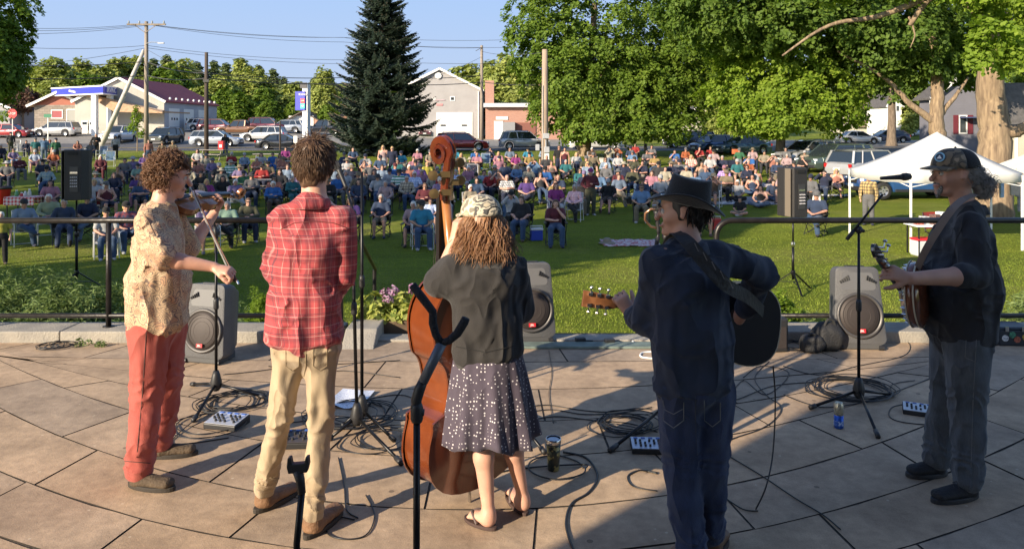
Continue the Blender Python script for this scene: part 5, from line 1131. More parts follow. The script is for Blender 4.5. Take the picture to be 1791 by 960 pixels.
CROWD='''19 222 S|dark grey|F|olive|T|cap:navy|-
46 245 U|navy|F|navy|T|short:dark|camp navy
62 241 S|teal|S|khaki|H|cap:grey|-
77 240 S|light blue|S|light denim|T|hat:grey|-
87 246 U|teal|S|khaki|H|cap:orange|camp grey
98 243 S|green|S|dark grey|T|cap:navy|-
2 253 U|navy|F|navy|T|short:grey|camp black
24 259 U|lilac|S|light blue|H|short:brown|camp grey
61 263 U|blue striped|S|pink|H|cap:white|lawn white
94 263 U|orange|S|salmon|H|cap:white|camp black
75 281 U|navy|S|navy|H|cap:black|camp navy
81 290 L|blue plaid|F|denim|T|cap:black|camp navy
88 316 U|pink|S|salmon|T|long:dark|camp grey
43 350 X|pale blue|F|denim|T|cap:dark grey|lawn white
85 340 X|pale green|F|light denim|T|short:white|lawn white
112 349 L|dark blue|S|dark blue|T|short:grey|camp dark grey
152 343 X|navy|S|light denim|T|short:dark|camp navy
187 318 U|maroon|N|navy|H|capl:grey|camp red
186 364 U|white|S|denim|T|cap:black|lawn white
136 246 U|salmon|S|brown|T|long:brown|camp navy
158 248 U|grey|S|navy|T|long:dark|camp bright blue
168 235 T|black|F|black|T|short:grey|-
202 236 S|white|F|black|T|long:dark|-
260 243 S|salmon|F|denim|T|long:brown|-
284 249 U|khaki|S|dark grey|H|hat:khaki|camp black
302 248 U|khaki|F|beige|T|cap:beige|camp black
176 272 U|maroon|F|maroon|T|long:white|camp red
167 300 U|white|S|beige|H|hat:cream|camp red
165 314 U|white|F|white|T|short:blond|lawn white
200 300 U|navy|F|navy|T|short:brown|camp navy
241 305 A|purple|S|pink|T|long:auburn|camp navy
218 277 U|grey|F|navy|T|short:dark|camp black
252 269 A|purple|F|navy|T|short:grey|camp purple
241 286 U|mint|S|grey|T|cap:dark grey|camp black
206 291 U|brown|N|beige|H|short:auburn|camp salmon
222 357 U|dark plaid|S|denim|T|cap:black|camp navy
345 262 U|white|S|brown|H|long:brown|camp black
348 281 U|salmon|S|brown|T|short:brown|camp black
394 234 S|black|F|denim|T|long:dark|-
372 276 U|lilac|F|grey|T|hat:grey|camp light blue
404 280 X|green and white striped|F|teal|H|hat:cream|camp black
388 294 U|cream|F|cream|T|hat:cream|camp grey
419 289 A|lilac|S|brown|T|hat:khaki|camp grey
390 307 U|black|F|black|T|long:dark|camp black
413 312 X|lilac|S|white|T|short:white|lawn white
440 305 A|grey|F|dark blue|T|hat:dark grey|camp black
458 289 A|red|F|navy|T|hat:black|camp red
457 266 U|white|S|salmon|H|long:brown|-t
477 266 U|bright blue|F|bright blue|T|short:dark|-t
490 269 U|salmon|N|navy|T|long:brown|-t
500 257 U|magenta|F|black|T|short:dark|camp magenta
503 289 U|pale blue|S|navy|T|short:brown|camp teal
480 306 U|salmon|S|denim|T|long:dark|camp brown
489 298 U|dark grey|F|navy|T|long:brown|camp black
513 308 A|teal|F|teal|T|short:grey|camp black
523 300 U|lilac|S|grey|T|cap:pale blue|camp purple
397 351 X|mint|S|black|T|short:grey|camp black
435 345 A|olive|F|navy|T|short:brown|camp dark grey
363 357 U|lilac|S|light blue|H|short:white|lawn white
584 289 U|pale blue|S|navy|H|hat:white|camp dark blue
607 277 A|white|F|dark grey|T|hat:khaki|camp black
605 299 X|white|F|white|H|short:grey|camp navy
638 280 V|salmon|N|brown|H|short:brown|camp brown
648 284 U|grey|S|beige|H|cap:white|camp navy
670 255 S|pale pink|N|white|T|long:blond|-
686 258 S|navy|S|navy|T|short:blond|-
626 302 L|khaki|F|denim|T|hat:khaki|camp dark blue
661 305 L|white|S|denim|T|hat:dark grey|camp dark blue
669 290 U|pale blue|S|grey|T|short:brown|camp dark blue
674 314 U|pale pink|F|white|T|short:grey|camp grey
666 340 U|dark blue|S|khaki|H|short:grey|camp black
612 345 X|purple|S|pale pink|H|long:brown|camp black
697 298 U|green and white striped|S|navy|H|hat:black|camp dark blue
692 288 U|bright blue|S|grey|H|cap:maroon|camp navy
727 282 A|dark blue|S|denim|T|cap:black|camp black
748 282 U|yellow|S|navy|T|short:blond|camp navy
765 290 A|teal|F|grey|T|short:grey|camp grey
725 301 U|blue checked|S|dark blue|T|short:white|camp navy
712 309 U|tan plaid|F|denim|T|short:grey|camp black
738 297 U|pink|S|salmon|T|short:grey|camp grey
743 320 A|maroon|F|black|T|short:brown|camp maroon
753 331 U|blue checked|S|light blue|H|short:brown|camp black
770 311 L|lilac|F|navy|T|cap:white|camp navy
707 294 U|bright blue|F|navy|T|hat:grey|camp bright blue
722 350 U|pale pink|S|navy|H|short:white|camp dark grey
738 353 U|aqua|S|denim|T|cap:dark grey|lawn white
797 296 U|blue checked|S|navy|T|short:grey|camp bright blue
847 297 U|pale blue|S|navy|T|short:dark|camp bright blue
856 299 U|red|S|navy|T|short:white|camp black
824 321 U|beige|S|khaki|H|short:white|lawn navy
872 299 V|orange|N|dark grey|T|short:brown|camp black
887 306 Aw|black and white checked|S|navy|T|bald:x|camp black
883 284 U|dark blue|S|dark blue|T|short:dark|camp navy
904 286 X|light blue|F|navy|H|long:blond|camp maroon
912 283 U|grey|S|grey|T|hat:grey|camp dark grey
935 280 V|light blue|F|navy|T|short:dark|camp white
921 309 X|purple|S|navy|T|long:brown|camp white
946 300 L|dark grey|N|denim|T|long:dark|camp black
894 335 V|white|F|black|T|cap:black|camp light blue
911 343 Uw|black|S|denim|T|short:brown|camp black
972 350 H|maroon|S|denim|T|long:brown|camp black
973 321 U|magenta|S|white|T|long:auburn|lawn lilac
1004 322 X|pink checked|F|black|T|short:grey|lawn white
976 305 H|dark blue|S|navy|H|bald:x|camp navy
965 281 A|beige|N|khaki|H|short:brown|camp navy
978 255 S|black|S|navy|T|short:brown|-
988 256 S|maroon|N|navy|T|short:dark|-
990 278 X|teal|S|beige|H|short:grey|camp dark blue
1009 267 U|white|S|navy|T|long:blond|lawn white
1036 257 A|brown|S|brown|H|short:white|lawn white
1015 293 A|teal|F|olive|T|long:dark|camp light blue
1021 300 U|navy|F|denim|T|cap:lilac|camp dark blue
1033 294 T|maroon|F|olive|T|cap:magenta|-
1046 301 U|light blue|F|navy|T|short:brown|lawn navy
1111 251 U|red|S|olive|T|short:dark|camp black
1140 255 A|grey|S|black|T|short:dark|camp black
1066 258 V|cream|F|light denim|T|short:dark|camp mustard
1080 257 V|orange|F|brown|T|short:brown|lawn white
1081 268 U|white|F|dark blue|T|cap:grey|camp navy
1110 274 X|olive|S|brown|H|cap:dark grey|camp dark grey
1082 296 A|maroon|F|navy|T|hat:grey|camp black
1106 293 U|olive|F|denim|T|cap:olive|camp navy
1124 310 A|dark blue|F|dark grey|T|hat:brown|camp bright blue
1122 323 U|light blue|S|khaki|T|short:brown|camp black
1152 285 L|dark grey|S|brown|T|cap:black|camp navy
1164 290 U|cream|S|grey|T|short:dark|camp black
1156 309 U|white|S|light denim|T|cap:white|camp grey
1188 281 Aw|grey|S|grey|H|cap:navy|camp dark grey
1209 270 U|red checked|S|denim|T|long:blond|camp grey
1228 284 L|grey|N|brown|H|short:dark|camp black
1242 272 U|white|S|denim|T|cap:white|camp navy
1263 271 U|navy|S|navy|T|short:grey|camp navy
1266 289 X|purple checked|S|denim|T|cap:pink|camp black
1247 306 V|brown|N|brown|H|hat:beige|lawn white
1240 316 G|mustard|N|mustard|T|long:auburn|-
1290 315 G|white|S|black|T|short:white|-
1294 334 G|black|S|beige|H|short:dark|-
1322 295 B|white|N|black|T|short:dark|-
1316 305 G|dark blue|N|denim|T|long:dark|-
1330 322 G|black|N|denim|T|long:dark|-
1355 291 B|black|N|pale pink|H|long:dark|-
1353 314 G|dark blue|S|denim|T|short:dark|-
1224 257 H|red|S|black|T|short:dark|camp red
1243 256 U|red|S|black|T|short:brown|camp red
1337 264 U|beige|S|dark grey|T|short:dark|camp dark blue
1352 271 V|salmon|N|brown|T|short:brown|camp black
1232 338 U|white|S|red|H|cap:red|camp red
1388 283 H|navy|F|navy|T|cap:dark grey|camp black
1441 298 V|navy|F|dark blue|T|short:dark|camp black
1463 294 X|salmon|N|pale pink|H|long:blond|camp black
1427 338 X|dark blue|S|denim|T|capl:grey|camp black
1519 303 S|yellow plaid|F|grey|T|short:dark|-
2 368 c|yellow|S|black|T|short:white|-
233 275 U|lilac|S|navy|T|hat:white|camp navy
268 281 U|white|F|grey|T|short:grey|camp black
290 276 A|red|S|denim|T|cap:black|camp grey
312 283 U|light blue|S|khaki|H|short:white|camp navy
330 292 U|cream|F|denim|T|hat:beige|camp navy
352 300 A|black|F|dark grey|T|short:dark|camp black
362 312 U|magenta|S|navy|T|long:blond|camp magenta
592 302 U|bright blue|S|grey|T|short:brown|camp black
637 296 U|beige|F|grey|T|cap:beige|camp navy
655 297 U|grey|F|black|T|long:dark|camp black
681 295 U|white|S|denim|T|cap:navy|camp navy
716 288 U|salmon|S|khaki|T|short:white|camp grey
735 289 A|purple|F|navy|T|hat:cream|camp black
757 299 U|cream|F|denim|T|short:grey|camp navy
776 300 U|red|S|navy|T|short:grey|camp black
780 321 A|beige|F|denim|T|hat:beige|camp black
786 287 U|navy|S|grey|T|short:dark|camp navy
820 290 U|pink|S|white|H|short:white|camp grey
833 302 A|green|F|denim|T|cap:black|camp black
866 288 U|grey|S|khaki|H|hat:cream|camp navy
925 290 U|cream|S|denim|T|short:white|camp navy
953 292 A|bright blue|F|grey|T|cap:black|camp black
1060 287 U|grey|F|navy|T|short:white|camp black
1140 297 U|pink|S|denim|T|long:brown|camp navy
1175 283 A|navy|F|khaki|T|hat:khaki|camp black
1200 291 U|cream|S|grey|H|short:grey|camp grey
1216 300 U|light blue|S|navy|T|short:brown|camp navy
1290 280 U|teal|S|khaki|H|cap:white|camp black
1310 279 A|orange|S|denim|T|short:grey|camp grey
12 283 U|grey|S|navy|T|hat:white|camp navy
35 272 A|maroon|F|grey|T|short:white|camp black
150 262 U|light blue|S|denim|T|cap:white|camp navy
120 268 U|white|S|khaki|H|short:grey|camp black'''
PZONE=[(-99,112,'left of the left loudspeaker'),(112,160,'behind the left loudspeaker'),(160,225,'between left loudspeaker and fiddler'),(225,340,'behind the fiddler'),(340,470,'beside the violin'),(470,590,'behind the plaid shirted musician'),(590,700,'right of the plaid shirted musician'),(700,800,'left of the bass scroll'),(800,935,'right of the bass scroll'),(935,1000,'near the tan wooden pole'),(1000,1062,'left of the big maple trunk side'),(1062,1160,'left of the black cowboy hat'),(1160,1235,'behind the black cowboy hat'),(1235,1370,'left of the right loudspeaker'),(1370,1480,'beside the right loudspeaker'),(1480,1800,'under the white tent edge')]
PZONE[10]=(1000,1062,'below the big maple trunk')
def solveY(yh,H,x):
 Yv=np.linspace(12,75,1500);zz=gz((x-895.5)/F*Yv,Yv)+H;yy=HY+F*(CH-zz)/Yv
 i=np.argmax(yy<=yh);return float(Yv[i]) if yy[i]<=yh else 62.0
rows_=[]
for ln in CROWD.split('\n'):
 a=ln.split('|');x,yh,ps=a[0].split();rows_.append((int(x),int(yh),ps,*a[1:]))
def rowname(Y):return 'front row' if Y<24 else 'second row' if Y<28.5 else 'middle rows' if Y<38 else 'back rows' if Y<48 else 'far edge of the lawn'
rf=random.Random(77);cols_=[k for k in CC if k not in ('white','pale green','mint','yellow')]+['white','grey','navy','navy','black','dark grey','dark blue','denim'];taken=[]
for q in rows_:taken.append((q[0],q[1]))
for k in range(2500):
 if len(rows_)>268:break
 x=int(rf.uniform(225,1090)) if rf.random()<.8 else int(rf.uniform(1090,1420));y=int(258+58*rf.random()**1.1)
 if x<600 and y<264 or any(abs(x-a)*22<(y-205)*8 and abs(y-b)<7 for a,b in taken) or (640<x<700 and y<270):continue
 taken.append((x,y));hd_=rf.choice(['short:grey','short:brown','short:dark','long:brown','long:blond','long:dark','hat:cream','hat:khaki','cap:navy','cap:black','cap:grey','cap:white','short:white','bald:x'])
 rows_.append((x,y,rf.choice('UUAXLHAX'),rf.choice(cols_),rf.choice('SSF'),rf.choice(['denim','navy','grey','khaki','black','dark grey','beige','brown']),rf.choice('TTH'),hd_,'camp '+rf.choice(['navy','black','dark grey','dark blue','maroon','grey','bright blue'])))
info=[]
USED=set()
def uniq(opts):
 for o in opts:
  w_=o.replace(',','').split()
  if len(w_)<=16 and o not in USED:USED.add(o);return o
 for o in opts:
  for sfx in ('',', nearer',', farther',', rear'):
   q=o.replace('the ','')+sfx
   if len(q.replace(',','').split())<=16 and q not in USED:USED.add(q);return q
 return opts[0]
for i,(x,yh,ps,shirt,sl,pants,pt,hd,ch) in enumerate(rows_):
 wide=1.3 if ps.endswith('w') else 1.0;pose=ps[0]
 Hs={'S':1.72,'T':1.72,'G':.90,'B':.86,'c':1.3}.get(pose,1.27)
 Y=solveY(yh,Hs,x);kd,cl=_h(hd)
 hdesc={'short':cl+' hair','long':'long '+cl+' hair','cap':cl+' cap','capl':cl+' cap over long hair','hat':cl+' sun hat','bald':'bald head'}[kd]
 posture={'S':'standing','T':'standing','c':'standing','G':'sitting on the grass','B':'leaning back on the grass'}.get(pose,'seated')
 zn=next(z[2] for z in PZONE if z[0]<=x<z[1]);info.append([x,Y,shirt,hdesc,posture,zn,pants])
for i,(x,yh,ps,shirt,sl,pants,pt,hd,ch) in enumerate(rows_):
 wide=1.3 if ps.endswith('w') else 1.0;pose=ps[0];Y=info[i][1];X=px(x,Y);z=float(gz(X,Y))
 _,_,_,hdesc,posture,zn,_=info[i]
 lab=uniq([f'person in {shirt} with {hdesc}, {posture} {zn}',f'person in {shirt} top, {pants} {"shorts" if pt == "H" else "trousers"}, {hdesc}, {zn}',f'{posture} person in {shirt} with {pants} legs, {hdesc}, {zn}',f'person in {shirt}, {hdesc}, {zn}, {rowname(Y)}',f'person in {shirt}, {pants} bottoms, {hdesc}, {zn}, {rowname(Y)}'])
 if i>158 and Y>21 and rng.random()<0:continue
 rz=math.atan2(X,Y-4)*-1+rng.uniform(-.25,.25)
 kidscale=.74 if pose=='c' else (.75 if (x,yh) in ((1294,334),(753,331)) else rng.uniform(.97,1.04))
 if pose=='c':pose='S'
 cl_=ch.split(' ',1)
 seatdrop=0
 o=crowd_person((X,Y,z),rz,pose,shirt,sl,pants,pt,_h(hd),rng.choice([0,0,1,1,1,2]),kidscale,wide)
 tag(o,lab,'person','audience on the lawn')
 if ch=='-t':continue
 if len(cl_)==2:
  c=chair(cl_[0],cl_[1],(X-.0+math.sin(rz)*0,Y,z),rz,kidscale*(1.12 if wide>1 else 1))
  nm='camp chair' if cl_[0]=='camp' else 'lawn chair'
  tag(c,uniq([f'{cl_[1]} {nm} of the {shirt} sitter {zn}',f'{cl_[1]} {nm} under {shirt} sitter with {hdesc} {zn}',f'{cl_[1]} {nm}, {shirt} sitter, {hdesc}, {zn}, {rowname(Y)}',f'{cl_[1]} {nm}, {shirt} and {pants} sitter, {zn}']),'chair','chairs on the lawn')
# ================================================================== RAILINGS, GEAR, THINGS ON THE LAWN
BLKM=mat('black_metal',(.016,.016,.018),.35,.6,noise=.2,nscale=30);BLKP=MATS['black_plastic'];CHR=mat('chrome',(.6,.6,.6),.2,1.0)
RAILM=mat('rail_paint',(.022,.019,.018),.38,.4,bump=.15,bscale=25,noise=.3,nscale=12);GREYP=mat('grey_speaker_shell',(.085,.085,.09),.5,bump=.3,bscale=160,noise=.08,nscale=8)
GRILLE=mat('speaker_grille',(.045,.036,.034),.6,.3);GRILLES=mat('grille_ring',(.09,.085,.085),.45,.4)
BLKC=mat('cable_rubber',(.012,.012,.013),.45)
RY=7.02
def rail(x0,x1,label,bend=False,posts=()):
 X0,X1=px(x0,RY),px(x1,RY);rt=empty('railing',((X0+X1)/2,RY,.10),0,label,'railing');cx=(X0+X1)/2
 zt,zb=1.065-.10,.20-.10;b=MB()
 if bend:
  n=[(.14-.14*math.sin(a),-.14+.14*math.cos(a)) for a in [PI/2*(1-k/6) for k in range(7)]]
  pts=[(X0-cx+u,0,zt+v) for u,v in n]+[(X1-cx,0,zt)];b.tube([(X0-cx,0,-.0)]+pts,.027,12)
 else:b.tube([(X0-cx,0,zt),(X1-cx,0,zt)],.027,12)
 b.build('top_rail',RAILM,rt,smooth=True);b=MB();b.tube([(X0-cx,0,zb),(X1-cx,0,zb)],.022,10);b.build('bottom_rail',RAILM,rt,smooth=True)
 for p in posts:b=MB();b.tube([(px(p,RY)-cx,0,0),(px(p,RY)-cx,0,zt)],.024,10);b.lathe([(.05,0),(.05,.008)],(px(p,RY)-cx,0,0),12);b.build('post',RAILM,rt,smooth=True)
rail(-60,598,'dark metal railing on the curb behind the fiddler',posts=(-20,190,500,596))
rail(1253,1850,'dark metal railing with a rounded end behind the banjo player',True,(1690,1840))
rt=empty('handrail',(px(655,8.6),8.6,float(gz(0,8.6))),0,'thin step handrail with one post right of the plaid shirt','handrail');o_=rt.location
b=MB();b.tube([P(632,424,7.2)-o_,P(657,472,8.6)-o_],.02,8);b.build('top_rail',RAILM,rt);b=MB();b.tube([P(655,472,8.6)-o_,(0,0,0)],.022,8);b.build('post',RAILM,rt)
def rrect(w,h,r,n=5,top=None):
 """outline of a rounded rectangle, optionally narrower at the top"""
 out=[];tw=top or w
 for cx_,cz_,a0 in ((w/2-r,r,-90),(tw/2-r,h-r,0),(-tw/2+r,h-r,90),(-w/2+r,r,180)):
  for k in range(n+1):a=R(a0+90*k/n);out.append((cx_+r*math.cos(a),cz_+r*math.sin(a)))
 return out
def loft(b,rings):
 n=len(rings[0]);vs=[v for r_ in rings for v in r_];m_=len(rings)
 b.add(vs,[(i*n+k,i*n+(k+1)%n,(i+1)*n+(k+1)%n,(i+1)*n+k) for i in range(m_-1) for k in range(n)]+[tuple(range(n-1,-1,-1)),tuple((m_-1)*n+k for k in range(n))]);return b
def monitor(x,y,rz,lean,label,zb=0.0,s=1.0):
 """two-way loudspeaker with a moulded grey shell; its front faces -y"""
 p=on_deck(x,y,zb);rt=empty('monitor_speaker',(p.x,p.y,zb),rz,label,'loudspeaker','grey loudspeakers along the edge of the terrace');rt.scale=(s,)*3
 M=Matrix.Rotation(-lean,3,'X');W,H=.44,.66
 tf=lambda x,y,z:tuple(M@Vector((x,y,z+.0))+Vector((0,0,.045)))
 b=MB();rings=[]
 for d,sc_,ex in ((-.006,.93,0),(.0,.985,0),(.03,1,0),(.12,1.0,0),(.2,.90,0),(.30,.66,0),(.335,.60,0)):
  rings.append([tf(u*sc_,d,H/2+(v-H/2)*(sc_*.5+.5)) for u,v in rrect(W,H,.05,5,W*.84)])
 loft(b,rings);b.build('cabinet',GREYP,rt,auto=40)
 b=MB();Mx=M@Matrix.Rotation(R(90),3,'X');c=Vector(tf(0,-.008,.245));b.lathe([(.195,-.004),(.195,.016),(.178,.022),(.172,.008)],c,36,Mx);rg=b.build('grille_ring',GRILLES,rt,smooth=True)
 b=MB();b.lathe([(.172,.0),(.168,.012),(.12,.020),(.06,.026),(.01,.028)],c,36,Mx,True);
 for rr in (.05,.085,.12,.15):b.lathe([(rr-.003,.024),(rr,.0305-.05*rr),(rr+.003,.022)],c,30,Mx,False)
 b.build('grille',GRILLE,rt,smooth=True)
 b=MB();b.box(tf(.0,-.046,.12),(.06,.008,.032),M);lg=b.build('badge',REDS,rt);text(lg,'lettering','JBL',Vector(tf(.0,-.052,.12)),.026,WHITEP,(R(90)-lean,0,0),ext=.001)
 b=MB();loft(b,[[tf(u,-.0075-.0*k,.46+v) for u,v in rrect(.30,.15,.03,4,.26)] for k in (0,1)][:1]+[[tf(u*.9,.012,.465+v*.93) for u,v in rrect(.30,.15,.03,4,.26)]]);hn=b.build('horn',mat('horn_grey',(.12,.12,.125),.5),rt)
 b=MB()
 for s_ in (-1,1):
  for k in range(5):b.bar(tf(s_*(.085+.017*k),-.014,.585-.012*k),tf(s_*(.075+.017*k),-.014,.545-.006*k),.007,.012)
 b.build('vent_slot',BLKP,rt)
 b=MB();b.box((0,.13,.035),(.36,.26,.07));b.build('base',mat('dark_grey_shell',(.07,.07,.072),.6),rt,bevel=.015)
 for s_ in (-1,1):b=MB();b.tube([(s_*.15,-.0,.02),(s_*.19,-.0,.02)],.022,10);b.build('foot',BLKP,rt)
 b=MB();b.box(tf(0,.06,H+.0),(.16,.05,.02),M);b.build('handle',BLKP,rt,bevel=.008)
 return rt
monitor(352,636,R(-14),R(8),'grey loudspeaker with its back to the rail beside the fiddler',s=.9)
monitor(930,600,R(8),R(6),'grey loudspeaker at the open edge right of the bassist',0)
monitor(1506,612,R(-4),R(9),'grey loudspeaker behind the right microphone stand')
def pa_speaker(x,ytop,ybot,Y,label,rz=0,w=.44):
 X=px(x,Y);z0=pz(ybot,Y);zg=float(gz(X,Y));h=pz(ytop,Y)-z0;d=.42
 st=empty('speaker_stand',(X,Y,zg),0,label[1],'speaker stand','tripod stands on the lawn');H=z0-zg
 b=MB();b.tube([(0,0,.25),(0,0,H*.62)],.026,10);b.tube([(0,0,H*.6),(0,0,H)],.018,8);b.build('pole',BLKM,st,smooth=True)
 b=MB();b.lathe([(.04,0),(.045,.04),(.04,.09)],(0,0,H*.60),12);b.build('collar',CHR if x>900 else BLKM,st)
 b=MB();b.lathe([(.04,0),(.045,.05),(.04,.08)],(0,0,.34),12);b.build('hub',BLKM,st)
 for k in range(3):
  a=k*2*PI/3+.5;lg=MB();lg.bar((0.03*math.cos(a),.03*math.sin(a),.38),(.5*math.cos(a),.5*math.sin(a),.02),.03,.02);lg.bar((0.02*math.cos(a),.02*math.sin(a),.2),(.28*math.cos(a),.28*math.sin(a),.18),.018,.012);lg.build('leg',BLKM,st)
 rt=empty('loudspeaker',(X,Y,z0),rz,label[0],'loudspeaker','black loudspeakers on tripod stands');b=MB()
 pl=[(-w/2,.2),(w/2,.2),(w/2,-.02),(w*.34,-.24),(-w*.34,-.24),(-w/2,-.02)]
 b.prism(pl,0,h,lambda u,v,t:(u,v,t));b.build('cabinet',mat('black_cabinet',(.022,.02,.02),.55,bump=.4,bscale=150),rt,bevel=.012)
 b=MB();b.box((0,.205,h/2),(w*.92,.012,h*.94));b.build('grille',GRILLE,rt)
 b=MB();b.box((w*.04,-.245,h*.42),(w*.34,.012,h*.5));pn=b.build('rear_panel',mat('panel_dark',(.035,.035,.037),.4),rt)
 b=MB();[b.lathe([(.012,0),(.012,.02)],(w*.04+(i-1.5)*.032,-.255,h*(.28+.06*j)),8,Matrix.Rotation(R(90),3,'X')) for i in range(4) for j in range(4)];b.build('knob',mat('pale_plastic',(.5,.48,.5),.4),pn)
 b=MB();b.box((w*.04,-.254,h*.55),(.13,.006,.035));b.build('maker_plate',CHR,pn)
 b=MB();b.box((.0,-.25,h*.93),(.17,.02,.06));b.build('handle',mat('recess',(.008,.008,.008),.7),rt)
 b=MB();b.box((-w*.47,-.11,h/2),(.012,.2,h*.97),(0,0,R(-28)*0));b.build('side_trim',mat('bronze_trim',(.17,.14,.11),.45),rt)
pa_speaker(134,262,349,15,('black loudspeaker on a tripod at the left of the lawn','tripod stand under the left loudspeaker'),R(14))
pa_speaker(1387,293,378,15,('dark brown loudspeaker on a tripod right of the black hat','tripod stand with a silver collar under the right loudspeaker'),R(16))
# ---------------- stands
def mic(rt,a,d,nm='microphone'):
 a=Vector(a);d=Vector(d).normalized();Mq=d.to_track_quat('Z','Y').to_matrix()
 b=MB();b.lathe([(.011,0),(.012,.02),(.018,.13),(.021,.145)],a,12,Mq);m_=b.build(nm,BLKP,rt,smooth=True)
 b=MB();b.lathe([(.02,.145),(.026,.155),(.027,.18),(.021,.205),(.008,.213)],a,12,Mq);b.build('mic_grille',mat('mic_mesh',(.05,.05,.052),.5,.5,bump=.8,bscale=300),m_,smooth=True)
def mic_stand(x,y,hgt,feet,label,boom=None,group='microphone stands',lean=0):
 p=on_deck(x,y,.0);rt=empty('microphone_stand',p,0,label,'microphone stand',group)
 b=MB();b.lathe([(.02,.05),(.035,.07),(.04,.11),(.028,.16),(.018,.19)],(0,0,0),14);b.build('hub',BLKP,rt,smooth=True)
 for i,(fx,fy) in enumerate(feet):
  q=on_deck(fx,fy,.012)-p;b=MB();b.tube([(0,0,.10),(q.x*.93,q.y*.93,.02)],.010,8);lg=b.build('leg',BLKM,rt,smooth=True)
  b=MB();b.tube([(q.x*.88,q.y*.88,.024),(q.x,q.y,.014)],.016,8);b.build('rubber_foot',BLKP,lg,smooth=True)
 b=MB();b.tube([(0,0,.15),(lean*.5,0,hgt*.55),(lean,0,hgt)],[.011,.011,.0085],10);b.build('pole',BLKM,rt,smooth=True)
 b=MB();b.lathe([(.016,-.03),(.019,-.02),(.019,.03),(.014,.05)],(lean*.55,0,hgt*.56),10);b.build('clutch',BLKP,rt,smooth=True)
 if boom:
  a,c=Vector(boom[0])-p,Vector(boom[1])-p;b=MB();b.tube([a,c],.0085,8);b.build('boom',BLKM,rt,smooth=True);d=(c-a).normalized()
  b=MB();b.ball((lean,0,hgt),.028,10,8);b.tube([(lean-.0,-.03,hgt),(lean,-.07,hgt)],.012,8);b.build('boom_clutch',BLKP,rt,smooth=True)
  b=MB();b.tube([a-d*.02,a+d*.06],.014,8);b.build('counterweight',BLKP,rt,smooth=True)
  if len(boom)>2:mic(rt,boom[2]-p,boom[3])
 return rt,p
Yr=5.3
mic_stand(1502,708,P(1502,402,Yr).z,[(1416,713),(1562,690),(1536,764)],'black boom microphone stand in front of the banjo player',(P(1484,415,Yr),P(1544,340,Yr),P(1540,312,Yr),Vector((.5,.0,.03))))
Yf=5.3
mic_stand(378,695,P(378,412,Yf).z,[(335,672),(464,695),(338,736)],'black microphone stand between the fiddler and the plaid shirt',(P(378,412,Yf),P(372,372,Yf),P(372,372,Yf),Vector((-.25,0,.6))))
Yc=4.85
mic_stand(624,757,P(618,372,Yc).z,[(703,811),(575,768),(640,715)],'tall black microphone stand right of the plaid shirt',(P(622,385,Yc),P(606,330,Yc+.2),P(606,330,Yc+.2),Vector((-.25,.2,.5))),lean=-.03)
mic_stand(633,742,P(633,300,5.0).z,[(690,770),(598,745),(646,705)],'second thin microphone stand close behind the tall one',None)
mic_stand(1165,735,P(1150,415,5.0).z,[(1066,789),(1205,760),(1170,690)],'microphone stand half hidden behind the guitarist',(P(1148,430,5.0),P(1153,402,5.0),P(1152,408,5.0),Vector((-.05,0,.5))))
mic_stand(900,752,.9,[(953,792),(860,790),(905,715)],'low microphone stand behind the legs of the bassist',None)
rt=empty('gooseneck_clip',P(1152,402,4.98),0,'curved silver and orange-lit harmonica holder by the face of the guitarist','harmonica holder');o_=rt.location
b=MB();b.tube([P(1146,366,4.9)-o_,P(1138,366,4.9)-o_,P(1129,373,4.9)-o_,P(1128,384,4.95)-o_,P(1138,396,5.0)-o_,P(1152,400,5.0)-o_],.008,8);b.build('arm',mat('copper_tube',(.6,.32,.18),.3,.8),rt,smooth=True)
b=MB();b.tube([P(1141,362,4.9)-o_,P(1148,361,4.9)-o_],.012,8);b.build('clip',CHR,rt)
def yoke_stand(x,Y,base_y,label):
 pass
Y2=2.55;p=Vector((px(728,Y2),Y2,0));rt=empty('instrument_stand',p,0,'tall black instrument stand with foam yoke in front of the double bass','instrument stand');q=lambda x,y,dy=0:P(x,y,Y2+dy)-p
b=MB();b.tube([(0,0,.12),q(729,720)],.0115,12);b.build('pole',BLKM,rt,smooth=True)
b=MB();b.lathe([(.017,-.03),(.021,-.02),(.021,.02),(.016,.035)],q(729,722),12);b.tube([q(729,720),q(742,721)],.012,8);b.build('clutch',BLKP,rt,smooth=True)
b=MB();b.tube([q(729,716),q(728,700),q(734,680),q(741,664)],[.016,.018,.018,.015],12);b.build('elbow',BLKP,rt,smooth=True)
b=MB();b.tube([q(740,667),q(773,600)],.017,14);b.build('neck_sleeve',mat('steel_blue_grey',(.12,.14,.17),.45,.3),rt,smooth=True)
b=MB();b.tube([q(773,602),q(762,585),q(757,565),q(757,545),q(738,520),q(721,498)],[.013,.013,.014,.014,.0145,.0135],12);b.build('yoke_arm',mat('black_foam',(.018,.018,.022),.9,bump=.5,bscale=120),rt,smooth=True)
b=MB();b.tube([q(770,600),q(785,596),q(800,583),q(812,563),q(815,556)],[.012,.013,.0145,.015,.0135],12);b.build('yoke_arm',MATS['black_foam'],rt,smooth=True)
for k in range(3):a=k*2*PI/3+.9;b=MB();b.tube([(0,0,.2),(.33*math.cos(a),.33*math.sin(a),.015)],.010,8);b.build('leg',BLKM,rt,smooth=True)
Y3=2.45;p=Vector((px(521,Y3),Y3,0));rt=empty('instrument_stand',p,0,'short black stand with a forked head in front of the man in plaid','instrument stand');q=lambda x,y,dy=0:P(x,y,Y3+dy)-p
b=MB();b.tube([(0,0,.1),q(519,950),q(528,860)],.011,10);b.build('pole',BLKM,rt,smooth=True)
b=MB();b.tube([q(528,862),q(525,838),q(520,822)],[.013,.015,.016],10);b.build('elbow',BLKP,rt,smooth=True)
